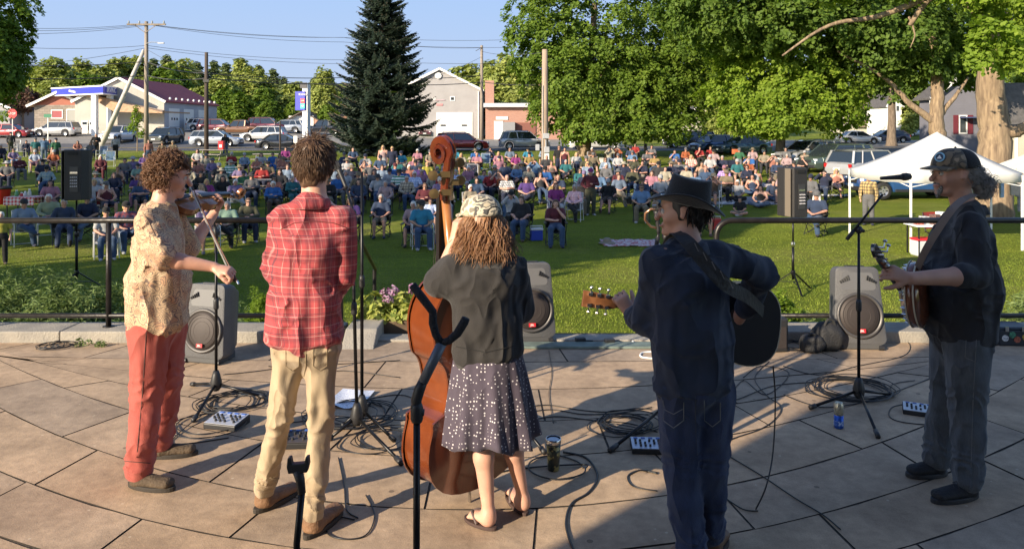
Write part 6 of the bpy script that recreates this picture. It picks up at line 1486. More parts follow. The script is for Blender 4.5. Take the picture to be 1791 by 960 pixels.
b=MB();b.prism([(-.030,0),(.030,.004),(.036,.03),(.034,.055),(.024,.052),(.022,.034),(-.018,.03),(-.022,.052),(-.032,.05),(-.035,.02)],-.012,.012,lambda u,v,t:tuple(q(522,826)+Vector((u,t,v))));b.build('forked_head',BLKP,rt,bevel=.003)
for k in range(3):a=k*2*PI/3+.2;b=MB();b.tube([(0,0,.2),(.3*math.cos(a),.3*math.sin(a),.015)],.009,8);b.build('leg',BLKM,rt,smooth=True)
# ---------------- cables: each run one thing
def smooth(pts,k=6):
 pts=[Vector(p) for p in pts];out=[];n=len(pts)
 for i in range(n-1):
  p0_,p1,p2,p3=pts[max(i-1,0)],pts[i],pts[i+1],pts[min(i+2,n-1)]
  for j in range(k):u=j/k;out.append(.5*((2*p1)+(-p0_+p2)*u+(2*p0_-5*p1+4*p2-p3)*u*u+(-p0_+3*p1-3*p2+p3)*u**3))
 return out+[pts[-1]]
def cable(pixels,label,r=.0035,m=None,z=.005,group=None):
 pts=smooth([on_deck(a[0],a[1],z+(a[2] if len(a)>2 else 0)) for a in pixels]);o0=pts[0].copy();b=MB();b.tube([p_-o0 for p_ in pts],r,6)
 o=b.build('cable',m or BLKC,None,smooth=True,loc=o0);return tag(o,label,'cable',group)
def coil(x,y,rx,n,label,seed=1,r=.0035,tail=()):
 rr=random.Random(seed);c=on_deck(x,y,0);pts=[]
 for i in range(int(n*14)):
  a=i/14*2*PI;ra=rx*(1+rr.uniform(-.06,.06)+.14*math.sin(a*.37+seed));pts.append(Vector((c.x+ra*math.cos(a)+.05*math.sin(a*.21),c.y+ra*.9*math.sin(a)+.04*math.cos(a*.17),.005+.007*(i/14%3.2)+.004*rr.random())))
 for t_ in tail:pts.append(on_deck(*t_,.005))
 pts=smooth(pts,3);b=MB();b.tube([p_-c for p_ in pts],r,6);o=b.build('cable_coil',BLKC,None,smooth=True,loc=c);return tag(o,label,'cable')
coil(405,706,.20,7,'coiled black cable around the feet of the left microphone stand',2,tail=((460,690),(505,700)))
coil(352,746,.22,2.4,'loose loop of cable beside the boots of the fiddler',3,tail=((300,770),(330,775),(400,765)))
coil(612,727,.26,6,'coiled black cable beside the sheet of paper',4,tail=((540,735),(470,745)))
coil(668,770,.19,4,'coil of cable at the foot of the tall microphone stand',5,tail=((700,760),))
coil(1092,745,.17,8,'tight dark coil of cable left of the guitarist',6,tail=((1040,735),))
coil(1490,683,.26,9,'large messy coil of cable under the right microphone stand',7,tail=((1560,672),(1600,665)))
coil(965,826,.16,1.2,'single loop of cable beside the steel tumbler',8,.0045,tail=((900,820),(850,835)))
coil(100,606,.12,6,'small coil of cable by the curb left of the fiddler',9)
coil(1385,606,.15,5,'tangled cable by the black bags near the curb',10)
cable([(640,865),(655,900),(640,935),(600,942),(572,930),(590,905),(620,908)],'loop of cable beside the boot of the man in plaid')
cable([(592,800),(602,850),(606,890),(626,905)],'short cable running down beside the plaid man’s leg'.replace('’',''))
cable([(985,790),(1025,800),(1045,830),(1030,860),(1000,880),(990,910),(995,940),(1010,975)],'thick cable snaking from the tumbler to the bottom edge',.006)
cable([(915,712),(960,708),(1010,716),(1060,720),(1110,714),(1140,716)],'upper of the straight cables running behind the bassist')
cable([(915,722),(965,716),(1020,724),(1080,722),(1140,712)],'lower of the straight cables running behind the bassist')
cable([(915,738),(970,728),(1040,735),(1100,740),(1150,755)],'cable passing just above the steel tumbler')
cable([(1100,830),(1120,822),(1150,828)],'short arc of cable left of the guitarist leg')
cable([(1150,858),(1108,850),(1098,832),(1118,822),(1150,826)],'wide loop of cable left of the guitarist knees')
cable([(1300,660),(1330,640),(1380,652),(1340,690),(1300,665),(1280,700),(1350,675),(1420,668),(1500,662)],'crossing cables right of the acoustic guitar')
cable([(1265,790),(1275,770),(1330,750),(1358,730),(1365,710),(1340,690),(1320,660),(1345,632)],'long curved cable right of the guitarist legs')
cable([(1268,793),(1330,830),(1390,870),(1440,900),(1470,925)],'diagonal cable crossing the flagstones at lower right')
cable([(1268,870),(1300,890),(1326,893)],'cable end touching the floor right of the guitarist jeans')
cable([(1370,640),(1430,655),(1500,640),(1580,622),(1590,600),(1560,592),(1530,600)],'cable looping by the foot of the right loudspeaker')
cable([(1371,690),(1410,705),(1450,712),(1520,700),(1600,672),(1640,655)],'cable running along the floor to the shoes of the banjo player')
cable([(1585,706),(1560,712),(1556,728),(1580,738),(1640,744)],'cable leading from the small pedal to the banjo player')
cable([(390,655),(440,650),(520,640),(600,636),(700,630)],'thin cable along the floor behind the plaid man')
cable([(470,640),(540,655),(600,648),(700,660)],'second thin cable behind the plaid man')
cable([(630,700),(700,690),(740,705)],'cable reaching from the paper to the bass')
cable([(780,592),(850,596),(945,598),(1000,604),(1060,598),(1120,606),(1160,600)],'cable lying along the edge of the terrace',.004)
cable([(960,612),(965,650),(960,690),(968,740)],'thin cable hanging down the stones behind the tumbler',.002)
cable([(1140,588),(1104,590),(1112,600),(1145,605),(1160,615),(1150,626),(1122,624),(1126,616),(1165,615)],'white cable looped at the edge of the terrace',.008,WHITEP)
b=MB();pp=[P(1352,640,3.9),P(1356,700,3.95),P(1352,790,3.9),P(1340,850,3.8),P(1328,880,3.85)];pp[-1]=on_deck(1322,890,.006);pts=smooth(pp);b.tube(pts,.004,6)
tag(b.build('cable',BLKC,None,smooth=True),'black cable hanging from the guitar down to the floor','cable')
for x,y in ((1066,602),(1015,600)):
 p=on_deck(x,y,0);rt=empty('power_adaptor',p,.2,'black plug adaptor '+('left' if x<1050 else 'right')+' one on the terrace edge','adaptor','adaptors on the edge');b=MB();b.box((0,0,.025),(.09,.06,.05));b.build('case',BLKP,rt,bevel=.008);b=MB();b.tube([(.04,0,.02),(.12,.02,.01)],.006,6);b.build('strain_relief',BLKP,rt)
b=MB();p0_=on_deck(1045,606,0);b.box((p0_.x,p0_.y,.012),(1.35,.16,.022));tag(b.build('cable_ramp',mat('ramp_green',(.13,.17,.15),.7,noise=.2,nscale=10),bevel=.006),'flat grey-green cable cover along the open edge','cable cover')
# ---------------- small things on the floor
def mixer(x,y,rz,s,label,m=None):
 p=on_deck(x,y,0);rt=empty('mixing_pedal',p,rz,label,'mixer','small mixers on the floor');rt.scale=(s,)*3
 b=MB();b.prism([(-.09,0),(.09,0),(.09,.055),(-.09,.038)],-.12,.12,lambda u,v,t:(t,u,v));b.build('case',BLKP,rt,bevel=.006)
 b=MB();b.prism([(-.085,.040),(.085,.0568),(.085,.060),(-.085,.0432)],-.115,.115,lambda u,v,t:(t,u,v));f_=b.build('faceplate',m or mat('mixer_silver',(.5,.52,.58),.35,.4),rt)
 b=MB();[b.lathe([(.009,0),(.008,.016),(.003,.017)],(-.085+.034*i,-.05+.035*j,.045+.004*j),8) for i in range(6) for j in range(3) if (i+j)%4];b.build('knob',BLKP,f_)
 b=MB();[b.box((-.08+.055*i,.066,.060),(.03,.018,.006)) for i in range(4)];b.build('switch',mat('blue_plastic',(.05,.12,.4),.4),f_)
mixer(397,744,R(-14),.95,'silver mixer box in front of the left microphone stand');mixer(1132,786,R(-3),.8,'silver mixer box beside the guitarist knee');mixer(1606,722,R(-25),.78,'white effect box left of the banjo player knees',mat('box_white',(.6,.62,.64),.4))
mixer(510,776,R(4),.95,'dark pedal board behind the legs of the man in plaid',mat('pedal_dark',(.06,.05,.05),.5))
p=on_deck(612,697,.012);rt=empty('paper_sheet',p,R(-10),'white sheet of notes lying in a plastic sleeve on the floor','paper')
b=MB();n=8;V=[((i/n-.5)*.24,(j/n-.5)*.34,.006+.012*math.sin(i*.9)*math.cos(j*.6)+.01*(i/n-.5)**2) for j in range(n+1) for i in range(n+1)]
b.add(V+[(x,y,z-.002) for x,y,z in V],[(j*9+i,j*9+i+1,j*9+i+10,j*9+i+9) for j in range(n) for i in range(n)]);m_=mat('written_paper',(.75,.78,.85),.3);t,N,L,B=nodes_of(m_);co=N.new('ShaderNodeTexCoord');sx=N.new('ShaderNodeSeparateXYZ');L.new(co.outputs['Object'],sx.inputs[0])
ln=mnode(t,'LESS_THAN',mnode(t,'FRACT',mnode(t,'MULTIPLY',sx.outputs[1],55)),.4);nn_=mnode(t,'GREATER_THAN',noise(t,co.outputs['Object'],160,2),.5);L.new(mixc(t,mnode(t,'MULTIPLY',mnode(t,'MULTIPLY',ln,nn_),.7),(.75,.78,.85),(.1,.12,.3)),B.inputs['Base Color']);b.build('sheet',m_,rt,smooth=True)
p=on_deck(968,821,0);rt=empty('tumbler',p,0,'steel travel tumbler with a dark flowered wrap standing on the stones','tumbler')
m_=mat('tumbler_wrap',(.03,.04,.035),.35,col2=(.35,.3,.12),nscale=26,contrast=(.52,.58),metal=.3)
b=MB();b.lathe([(.030,0),(.032,.004),(.036,.08),(.041,.15)],(0,0,0),24);b.build('body',m_,rt,smooth=True);b=MB();b.lathe([(.041,.15),(.043,.153),(.0435,.175),(.040,.178),(.039,.176)],(0,0,0),24,cap=False);b.build('rim',CHR,rt,smooth=True)
b=MB();b.lathe([(.039,.168),(.03,.172),(.004,.172)],(0,0,0),24);b.build('lid',mat('clear_lid',(.3,.35,.45),.1),rt)
p=on_deck(1467,748,0);rt=empty('drink_can',p,0,'tall blue and silver drink can left of the right stand','can')
b=MB();b.lathe([(.024,0),(.029,.006),(.029,.085)],(0,0,0),20);b.build('lower_band',mat('can_blue',(.02,.09,.42),.3,.5),rt,smooth=True);b=MB();b.lathe([(.029,.085),(.029,.150),(.023,.160),(.023,.163),(.019,.160)],(0,0,0),20);b.build('upper_band',mat('can_silver',(.55,.5,.38),.3,.6,noise=.4,nscale=40),rt,smooth=True)
b=MB();b.lathe([(.0296,.02),(.0296,.05)],(0,0,0),20,cap=False);b.build('label_print',mat('can_print',(.4,.5,.7),.35,col2=(.04,.12,.45),nscale=70,contrast=(.45,.5)),rt)
def blobbox(nm,x,y,size,rz,label,cat,m,seed=1,zb=0.0,strap=True):
 p=on_deck(x,y,zb);rt=empty(nm,p,rz,label,cat);sx_,sy_,sz_=size
 me=implicit(nm+'_shell',[seg((-sx_*.5+.05,0,sz_*.45),(sx_*.5-.05,0,sz_*.45),sz_*.5,None,sy_*.5,None,(0,0,1),.02),seg((-sx_*.25,0,sz_*.62),(sx_*.2,0,sz_*.66),sz_*.36,None,sy_*.38,None,(0,0,1),.04)],.014,m,vnoise(seed,.13,.008),cut=lambda X,Y,Z:-Z)
 link_mesh('shell',me,rt)
 if strap:b=MB();b.tube(smooth([(-sx_*.25,-sy_*.2,sz_*.9),(-sx_*.1,-sy_*.2,sz_*1.12),(sx_*.12,-sy_*.2,sz_*1.1),(sx_*.25,-sy_*.2,sz_*.88)]),.012,6);b.build('handle',mat('webbing',(.02,.02,.02),.8),rt,smooth=True)
BAGM=mat('black_nylon',(.018,.018,.02),.7,bump=.4,bscale=60)
blobbox('gear_bag',1448,612,(.20,.18,.24),.1,'soft black bag against the right loudspeaker','bag',BAGM,3)
blobbox('gear_bag',1420,615,(.17,.16,.14),-.2,'low black bag left of the taller black bag','bag',BAGM,4)
p=on_deck(1360,617,0);rt=empty('practice_amp',p,.1,'small black amplifier box behind the acoustic guitar','amplifier');b=MB();b.box((0,.1,.145),(.2,.2,.29));b.build('cabinet',BLKP,rt,bevel=.02);b=MB();b.box((0,-.003,.13),(.15,.012,.18));b.build('grille',GRILLE,rt);b=MB();b.tube([(-.06,.1,.29),(-.04,.1,.33),(.04,.1,.33),(.06,.1,.29)],.01,6);b.build('handle',BAGM,rt)
p=on_deck(1776,606,0);rt=empty('sticker_case',p,R(-4),'dark hard case covered in stickers at the right edge','case');b=MB();b.box((0,.12,.07),(.26,.22,.14));b.build('case_body',mat('case_dark',(.02,.025,.035),.4),rt,bevel=.012);b=MB();b.box((0,.12,.155),(.26,.22,.024));b.build('lid',mat('case_lid',(.03,.05,.08),.4),rt,bevel=.006)
for i,(u,v,c_) in enumerate(((-.08,.07,(.5,.5,.5)),(.02,.06,(.35,.09,.05)),(.09,.08,(.4,.28,.05)),(-.02,.10,(.05,.2,.12)))):
 b=MB();b.lathe([(.028,0),(.028,.003)],(u,.0085,v),14,Matrix.Rotation(R(90),3,'X'));b.build('sticker',mat('sticker_%s'%'abcd'[i],c_,.5,noise=.5,nscale=60),rt)
for u in (-.07,.07):b=MB();b.box((u,.004,.15),(.03,.014,.04));b.build('latch',CHR,rt)
p=on_deck(1266,762,0);rt=empty('steel_tube_stand',p,0,'short brushed steel tube standing behind the guitarist knee','tube');b=MB();b.tube([(0,0,0),(0,0,.31)],.018,12);b.build('tube',mat('dull_steel',(.3,.28,.25),.35,.8),rt,smooth=True);b=MB();b.lathe([(.022,0),(.022,.02)],(0,0,.29),12);b.build('end_cap',BLKP,rt)
# ---------------- shrubs behind the railing
def shrub(nm,loc,ells,n,per,sr,leaf,m,label,seed,cat='shrub',asp=.22,group=None,stem=True):
 rs=np.random.default_rng(seed);rt=empty(nm,loc,0,label,cat,group);Pn,Nn,S=crown_points(ells,n,per,sr,rs,shell=.35,flat=.6)
 ok=Pn[:,2]>-.02;V,Fq=leaf_cloud(Pn[ok],Nn[ok],leaf,rs,asp);link_mesh('foliage',np_mesh('foliage',V,Fq,m,False),rt)
 if stem:
  b=MB();r=random.Random(seed)
  for e in ells[:3]:c=e[0];b.tube([(c[0]*.3,c[1]*.3,-.05),(c[0]*.7,c[1]*.7,c[2]*.5),(c[0],c[1],c[2]+e[1][2]*.4)],[.02,.014,.006],5)
  b.build('stem',BARK,rt)
 return rt
def base_at(x,Y):X=px(x,Y);return Vector((X,Y,float(gz(X,Y))))
JS=[(60,9.3,'wide juniper at the left edge behind the railing',.75),(170,9.2,'juniper between the left stand and the rail post',.55),(430,9.0,'juniper behind the rail right of the fiddler',.55),(1400,9.6,'juniper under the right loudspeaker stand',.5),(1770,9.6,'juniper right of the banjo player',.6),(-40,9.4,'juniper cut by the left edge',.7),(1580,9.0,'juniper between right loudspeaker and banjo player',.4),(540,9.4,'juniper between plaid shirt and railing end',.45)]
for i,(x,Y,lb,h) in enumerate(JS):
 h*=1.4;b0=base_at(x,Y);r=random.Random(i);es=[((r.uniform(-.7,.7),r.uniform(-.5,.5),h*.45),(.55,.5,h*r.uniform(.5,.8))) for _ in range(4)]
 shrub('juniper_shrub',b0,es,420,40,.17,.08,LJ,lb,60+i,group='junipers behind the railing')
shrub('dwarf_conifer',base_at(455,8.6),[((0,0,.45),(.25,.22,.5)),((.02,0,.85),(.15,.14,.35))],380,30,.07,.04,LB,'small bright green cone-shaped conifer behind the rail',70,asp=.3)
shrub('boxwood',base_at(1358,8.8),[((0,0,.5),(.28,.26,.5)),((.05,0,.85),(.22,.22,.28))],420,30,.07,.04,LB,'rounded bright green bush right of the acoustic guitar',71,asp=.6)
mw=mat('planter_wood',(.12,.08,.05),.85,noise=.3,nscale=8)
b0=on_deck(690,590,-.02);b0=Vector((px(683,7.35),7.35,-.12));rt=empty('planter',b0,.1,'dark wooden planter of purple and yellow-green flowers beside the bass','planter')
b=MB();b.prism([(-.2,0),(.2,0),(.24,.22),(-.24,.22)],-.15,.15,lambda u,v,t:(u,t,v));b.build('box',mw,rt,bevel=.01)
rs=np.random.default_rng(5)
for nm,mm,es,n,per,sr,lf,asp in (('foliage',leafmat('coleus_leaves',(.35,.38,.08),(.45,.45,.14),(.16,.26,.06)),[((-.15,-.05,.3),(.2,.15,.16)),((.08,0,.32),(.2,.15,.15))],60,12,.07,.075,.7),('blossom',leafmat('petals',(.34,.10,.30),(.52,.30,.48),(.6,.5,.55),.2),[((-.0,0,.47),(.10,.1,.05)),((.22,0,.50),(.05,.08,.06)),((-.02,-.1,.42),(.05,.05,.03))],40,14,.025,.028,.8)):
 Pn,Nn,S=crown_points(es,n,per,sr,rs,shell=.3);V,Fq=leaf_cloud(Pn,Nn,lf,rs,asp);link_mesh(nm,np_mesh(nm,V,Fq,mm,False),rt)
rs=np.random.default_rng(9);rt=empty('weed_tuft',on_deck(150,606,0),0,'green weed growing at the foot of the left curb','weed');Pn,Nn,S=crown_points([((0,0,.04),(.09,.04,.06)),((.12,0,.02),(.06,.03,.03))],26,8,.03,rs,shell=.3);V,Fq=leaf_cloud(Pn,Nn,.03,rs,.3);link_mesh('foliage',np_mesh('foliage',V,Fq,LJ,False),rt)
rs=np.random.default_rng(21);nb=190000
yy=7.5+19*rs.uniform(0,1,nb)**1.5;xx=rs.uniform(-.72,.72,nb)*yy;zz=gz(xx,yy)
h=rs.uniform(.02,.05,nb)*np.clip(1.25-yy/28,.3,1)*(1+.2*np.sin(xx*3)*np.sin(yy*2.3));a=rs.uniform(0,2*PI,nb);ln_=rs.normal(0,.35,(nb,2));wd=.0035+.00035*yy
B0=np.stack([xx-np.cos(a)*wd,yy-np.sin(a)*wd,zz-.003],1);B1=np.stack([xx+np.cos(a)*wd,yy+np.sin(a)*wd,zz-.003],1);Tp=np.stack([xx+ln_[:,0]*h,yy+ln_[:,1]*h,zz+h],1)
V=np.stack([B0,B1,Tp],1).reshape(-1,3);gm=leafmat('grass_blades',(.12,.18,.02),(.20,.26,.03),(.28,.32,.06),.3)
tag(link_mesh('grass',np_mesh('grass',V,np.arange(3*nb).reshape(nb,3),gm,False)),kind='stuff')
# ================================================================== TENT AND THINGS ON THE GRASS
def G(x,y):return on_lawn(x,y)
CANV=mat('white_canopy',(.78,.77,.74),.7,noise=.04,nscale=3,bump=.15,bscale=8);t,N,L,B=nodes_of(CANV)
tr=N.new('ShaderNodeBsdfTranslucent');tr.inputs[0].default_value=(.8,.78,.74,1);mx=N.new('ShaderNodeMixShader');mx.inputs[0].default_value=.3;L.new(B.outputs[0],mx.inputs[1]);L.new(tr.outputs[0],mx.inputs[2]);L.new(mx.outputs[0],N['Material Output'].inputs['Surface'])
YT=20.5;A0=P(1594,322,YT);A0.z=pz(320,YT);corners=[P(1593,320,YT),P(1788,292,YT+.3),P(1700,285,YT+3.1),P(1486,300,YT+2.9)]
zt=sum(c.z for c in corners)/4;corners=[Vector((c.x,c.y,zt)) for c in corners];cen=sum(corners,Vector())/4;apex=Vector((cen.x,cen.y,pz(231,cen.y)))
zg=float(gz(cen.x,cen.y));rt=empty('canopy_tent',(cen.x,cen.y,zg),0,'white pop-up canopy tent left of the giant maple trunk','tent');o_=Vector((cen.x,cen.y,zg))
b=MB();n=8
for i in range(4):
 a,c=corners[i],corners[(i+1)%4];V=[];
 for r_ in range(n+1):
  u=r_/n;
  for k in range(n+1):
   w_=k/n;e=a.lerp(c,w_);p_=apex.lerp(e,u);sag=-.10*math.sin(PI*u)*(1-.3*abs(2*w_-1));p_.z+=sag-.04*math.sin(PI*w_)*u;V.append(p_-o_)
 for k in range(n+1):w_=k/n;e=a.lerp(c,w_);e.z-=.24+.012*math.sin(w_*22)+.04*math.sin(PI*w_);out_=(e-cen);out_.z=0;V.append(e+out_.normalized()*.02-o_)
 b.add(V,[(r_*(n+1)+k,r_*(n+1)+k+1,(r_+1)*(n+1)+k+1,(r_+1)*(n+1)+k) for r_ in range(n+1) for k in range(n)])
o=b.build('canopy',CANV,rt,auto=40);sm_=o.modifiers.new('thickness','SOLIDIFY');sm_.thickness=.006
for c in corners:b=MB();f_=Vector((c.x,c.y,float(gz(c.x,c.y))));ox=(c-cen).normalized()*.0;b.bar(f_-o_,c-o_-Vector((0,0,.05)),.045);b.build('leg',WHITEP,rt)
b=MB()
for i in range(4):a,c=corners[i],corners[(i+1)%4];m1=a.lerp(c,.5);b.bar(a-o_-Vector((0,0,.35)),m1-o_-Vector((0,0,.06)),.02);b.bar(m1-o_-Vector((0,0,.06)),c-o_-Vector((0,0,.35)),.02)
b.build('scissor_frame',WHITEP,rt)
rt=empty('canopy_tent',(px(1830,23),23,float(gz(px(1830,23),23))),0,'second white canopy cut by the right edge','tent');o_=rt.location;z_=pz(296,23);b=MB();xa,xb=px(1792,23),px(1930,23)
cs_=[(xa,21.8),(xb,21.8),(xb,24.6),(xa,24.6)];ap=Vector(((xa+xb)/2,23.2,z_+.8));V=[Vector((x,y,z_))-o_ for x,y in cs_]+[ap-o_]+[Vector((x,y,z_-.25))-o_ for x,y in cs_];b.add(V,[(0,1,4),(1,2,4),(2,3,4),(3,0,4)]+[(i,(i+1)%4,5+(i+1)%4,5+i) for i in range(4)]);b.build('canopy',CANV,rt)
for x,y in cs_:b=MB();b.bar((x-o_.x,y-o_.y,z_-.2-o_.z),(x-o_.x,y-o_.y,0),.045);b.build('leg',WHITEP,rt)
SHIRTP=[(-.07,.0),(.07,0),(.20,-.05),(.27,-.2),(.18,-.23),(.17,-.62),(-.17,-.62),(-.18,-.23),(-.27,-.2),(-.20,-.05)]
for i,(x,y,Y,c_,lb,s) in enumerate(((1777,300,22.2,(.36,.31,.27),'taupe t-shirt hanging at the right edge under the second canopy',1.15),(1752,300,22.0,(.25,.36,.52),'narrow light blue garment hanging behind the head of the banjo player',.5),(1790,330,23,(.2,.2,.24),'dark grey shirt hanging at the right edge',1.1))):
 p=P(x,y,Y);rt=empty('hanging_shirt',p,.3,lb,'shirt');b=MB();b.prism([(u*s,v*(1.1 if s>1 else 1.2)) for u,v in SHIRTP],-.03,.03,lambda u,v,t:(u,t+.02*math.sin(u*20),v));b.build('cloth',clothm('hung_cloth_%s'%'abc'[i],c_),rt,bevel=.01)
 b=MB();b.tube([(0,0,-.02),(0,0,.05),(.02,0,.08),(0,0,.10)],.004,5);b.build('hanger',CHR,rt)
def table(nm,x,ytop,ybot,Y,w,d,m,label,legm=None,cat='table',cloth=None,rz=0):
 X=px(x,Y);zg=float(gz(X,Y));h=min(.78,pz(ytop,Y)-zg);rt=empty(nm,(X,Y,zg),rz,label,cat);b=MB();b.box((0,0,h),(w,d,.035));b.build('tabletop',m,rt)
 for sx_ in (-1,1):
  for sy_ in (-1,1):b=MB();b.bar((sx_*(w/2-.08),sy_*(d/2-.06),0),(sx_*(w/2-.08),sy_*(d/2-.06),h-.018),.03);b.build('leg',legm or FRAMED,rt)
 if cloth:
  for sg in (-1,1):b=MB();V=[(-w/2+w*k/12,sg*(d/2+.012+.01*math.sin(k*1.7)),h-.02-q*.24) for q in (0,1) for k in range(13)];b.add(V,[(k,k+1,14+k,13+k) for k in range(12)]);b.build('cloth_drop',cloth,rt)
 return rt,Vector((X,Y,zg+h+.018))
rt,tp=table('display_table',1625,386,0,20.2,1.0,.7,WHITEP,'white display table with small goods under the tent')
for i,(u,c_,lb) in enumerate(((-.3,(.3,.08,.05),'red box of goods on the display table'),(-.1,(.5,.5,.5),'stack of pale packets on the display table'),(.12,(.12,.06,.05),'brown box of goods on the display table'),(.33,(.6,.6,.58),'white card propped on the display table'))):
 r_=empty('goods_box',tp+Vector((u,-.05+.1*(i%2),0)),.2*i,lb,'box','goods on the display table');b=MB();b.box((0,0,.07+.03*i),(.18,.2,.14+.06*i));b.build('box',mat('goods_%s'%'abcd'[i],c_,.6,noise=.5,nscale=30),r_,bevel=.01);b=MB();b.box((0,-.102,.08),(.12,.008,.06));b.build('label_patch',WHITEP,r_)
p=Vector((px(1618,20),20,float(gz(8,20))));rt=empty('cool_box',(p.x-.0,20.1,p.z),.1,'white cooler with red side under the display table','cooler');b=MB();b.box((0,0,.2),(.5,.35,.4));b.build('body',mat('cooler_white',(.5,.52,.52),.5),rt,bevel=.03);b=MB();b.box((0,0,.43),(.52,.37,.06));b.build('lid',REDS,rt,bevel=.02)
chair('camp','red',(px(1643,21.5),21.5,float(gz(8.5,21.5))),.3).update_tag();tag([o for o in sc.objects if o.name.startswith('camp_chair') and 'label' not in o and o.parent is None][-1],'empty red camp chair behind the display table','chair','chairs on the lawn')
def nochair(x,yf,ty,col,lab,rz=0):
 p=G(x,yf);c=chair(ty,col,p,rz);tag(c,lab,'chair','chairs on the lawn')
nochair(849,297,'lawn','light blue','empty white-framed lawn chair on the grass below the red crossover')
nochair(826,322,'lawn','navy','empty navy striped lawn chair right of the bass scroll')
nochair(178,280,'lawn','light blue','empty light blue lawn chair near the standing woman in white')
nochair(192,292,'lawn','light blue','empty light blue lawn chair nearer than its twin',.3)
nochair(27,265,'lawn','grey','empty grey lawn chair at the left below the red hatchback')
nochair(38,275,'lawn','white','empty white lawn chair beside the grey one',.5)
nochair(1283,310,'camp','navy','empty navy camp chair between bicycle and tree',.2)
CHK=clothm('checked_cloth',(.7,.68,.66),(.55,.04,.05));t,N,L,B=nodes_of(CHK);co=N.new('ShaderNodeTexCoord');sx=N.new('ShaderNodeSeparateXYZ');L.new(co.outputs['Object'],sx.inputs[0])
fr=lambda s_:mnode(t,'LESS_THAN',mnode(t,'FRACT',mnode(t,'MULTIPLY',s_,8)),.5)
L.new(mixc(t,mnode(t,'MULTIPLY',mnode(t,'ADD',fr(sx.outputs[0]),fr(mnode(t,'ADD',sx.outputs[1],sx.outputs[2]))),.5),(.72,.7,.68),(.55,.03,.05)),B.inputs['Base Color'])
rt,tp=table('picnic_cloth_table',44,322,0,27,1.05,.7,CHK,'table under a red and white checked cloth at the left',cloth=CHK)
for i,(u,h_,c_,lb) in enumerate(((-.3,.2,(.1,.3,.12),'green leafy jar on the checked table'),(-.12,.12,(.5,.05,.05),'red bowl on the checked table'),(.15,.24,(.5,.5,.45),'clear bottle on the checked table'),(.0,.16,(.6,.6,.6),'white jar on the checked table'))):
 r_=empty('jar',tp+Vector((u,0,0)),0,lb,'jar','things on the checked table');b=MB();b.lathe([(.045,0),(.06,.02),(.06,h_*.6),(.03,h_*.85),(.03,h_)],(0,0,0),10);b.build('vessel',mat('jar_%s'%'abcd'[i],c_,.3),r_,smooth=True);b=MB();b.lathe([(.034,h_-.01),(.034,h_+.02)],(0,0,0),10);b.build('lid',WHITEP,r_)
p=G(4,357);rt=empty('bin',p,0,'large red plastic bin at the left edge beside the checked table','bin');b=MB();b.lathe([(.24,0),(.31,.62),(.33,.63),(.33,.67)],(0,0,0),20);b.build('tub',REDS,rt,smooth=True);b=MB();b.lathe([(.335,.60),(.345,.66),(.33,.70),(.28,.66),(.2,.55)],(0,0,0),20);b.build('liner',BLKP,rt,smooth=True)
PW=mat('weathered_planks',(.27,.24,.21),.9,noise=.2,nscale=5,bump=.4,bscale=20,stretch=(1,6,6))
def picnic(x,y,rz,lb):
 p=G(x,y);rt=empty('picnic_table',p,rz,lb,'picnic table','picnic tables on the lawn');b=MB();[b.box((0,-.32+.16*k,.74),(1.85,.145,.04)) for k in range(5)];b.build('tabletop',PW,rt)
 for s_ in (-1,1):b=MB();[b.box((0,s_*(.68+.075*q),.43),(1.85,.14,.04)) for q in (-1,1)];b.build('bench',PW,rt)
 for s_ in (-1,1):b=MB();[b.bar((s_*.7,q*.25,.72),(s_*.7,q*.55,0),.04,.09) for q in (-1,1)];b.bar((s_*.7,-.75,.39),(s_*.7,.75,.39),.04,.09);b.build('leg_frame',PW,rt)
picnic(470,290,.05,'dark picnic table with three people sitting at it');picnic(520,305,.1,'picnic table behind the head of the man in plaid');picnic(375,281,-.2,'picnic table with a red drinks cooler on top')
picnic(478,345,.03,'grey picnic table in front of the sitters beside the violin');picnic(105,300,.0,'pale picnic table behind the left loudspeaker')
p=G(375,281);rt=empty('drink_cooler',p+Vector((.5,0,.76)),0,'red drink cooler standing on the far picnic table','cooler');b=MB();b.box((0,0,.27),(.38,.38,.54));b.build('body',REDS,rt,bevel=.04);b=MB();b.box((0,0,.57),(.40,.40,.06));b.build('lid',REDS,rt,bevel=.02);b=MB();b.box((0,-.195,.25),(.18,.01,.2));b.build('label_patch',WHITEP,rt)
rt,tp=table('food_table',690,292,0,49,1.9,.8,WHITEP,'white covered food table in front of the spruce',cloth=WHITEP)
for i in range(5):r_=empty('food_dish',tp+Vector((-.7+.35*i,.05*(i%2),0)),0,['yellow bowl','tall white jug','round brown loaf','green salad bowl','white tray'][i]+' on the white food table','dish','dishes on the food table');b=MB();b.lathe([(.07,0),(.14,.1+.04*i),(.13,.12+.04*i),(.05,.06)],(0,0,0),10);b.build('bowl',mat('dish_%s'%'abcde'[i],[(.6,.55,.2),(.7,.7,.7),(.3,.2,.1),(.15,.3,.1),(.7,.7,.68)][i],.5),r_,smooth=True);b=MB();b.ball((0,0,.1+.03*i),.09,8,6);b.build('contents',mat('food_%s'%'ab'[i%2],[(.5,.4,.2),(.35,.4,.15)][i%2],.7),r_)
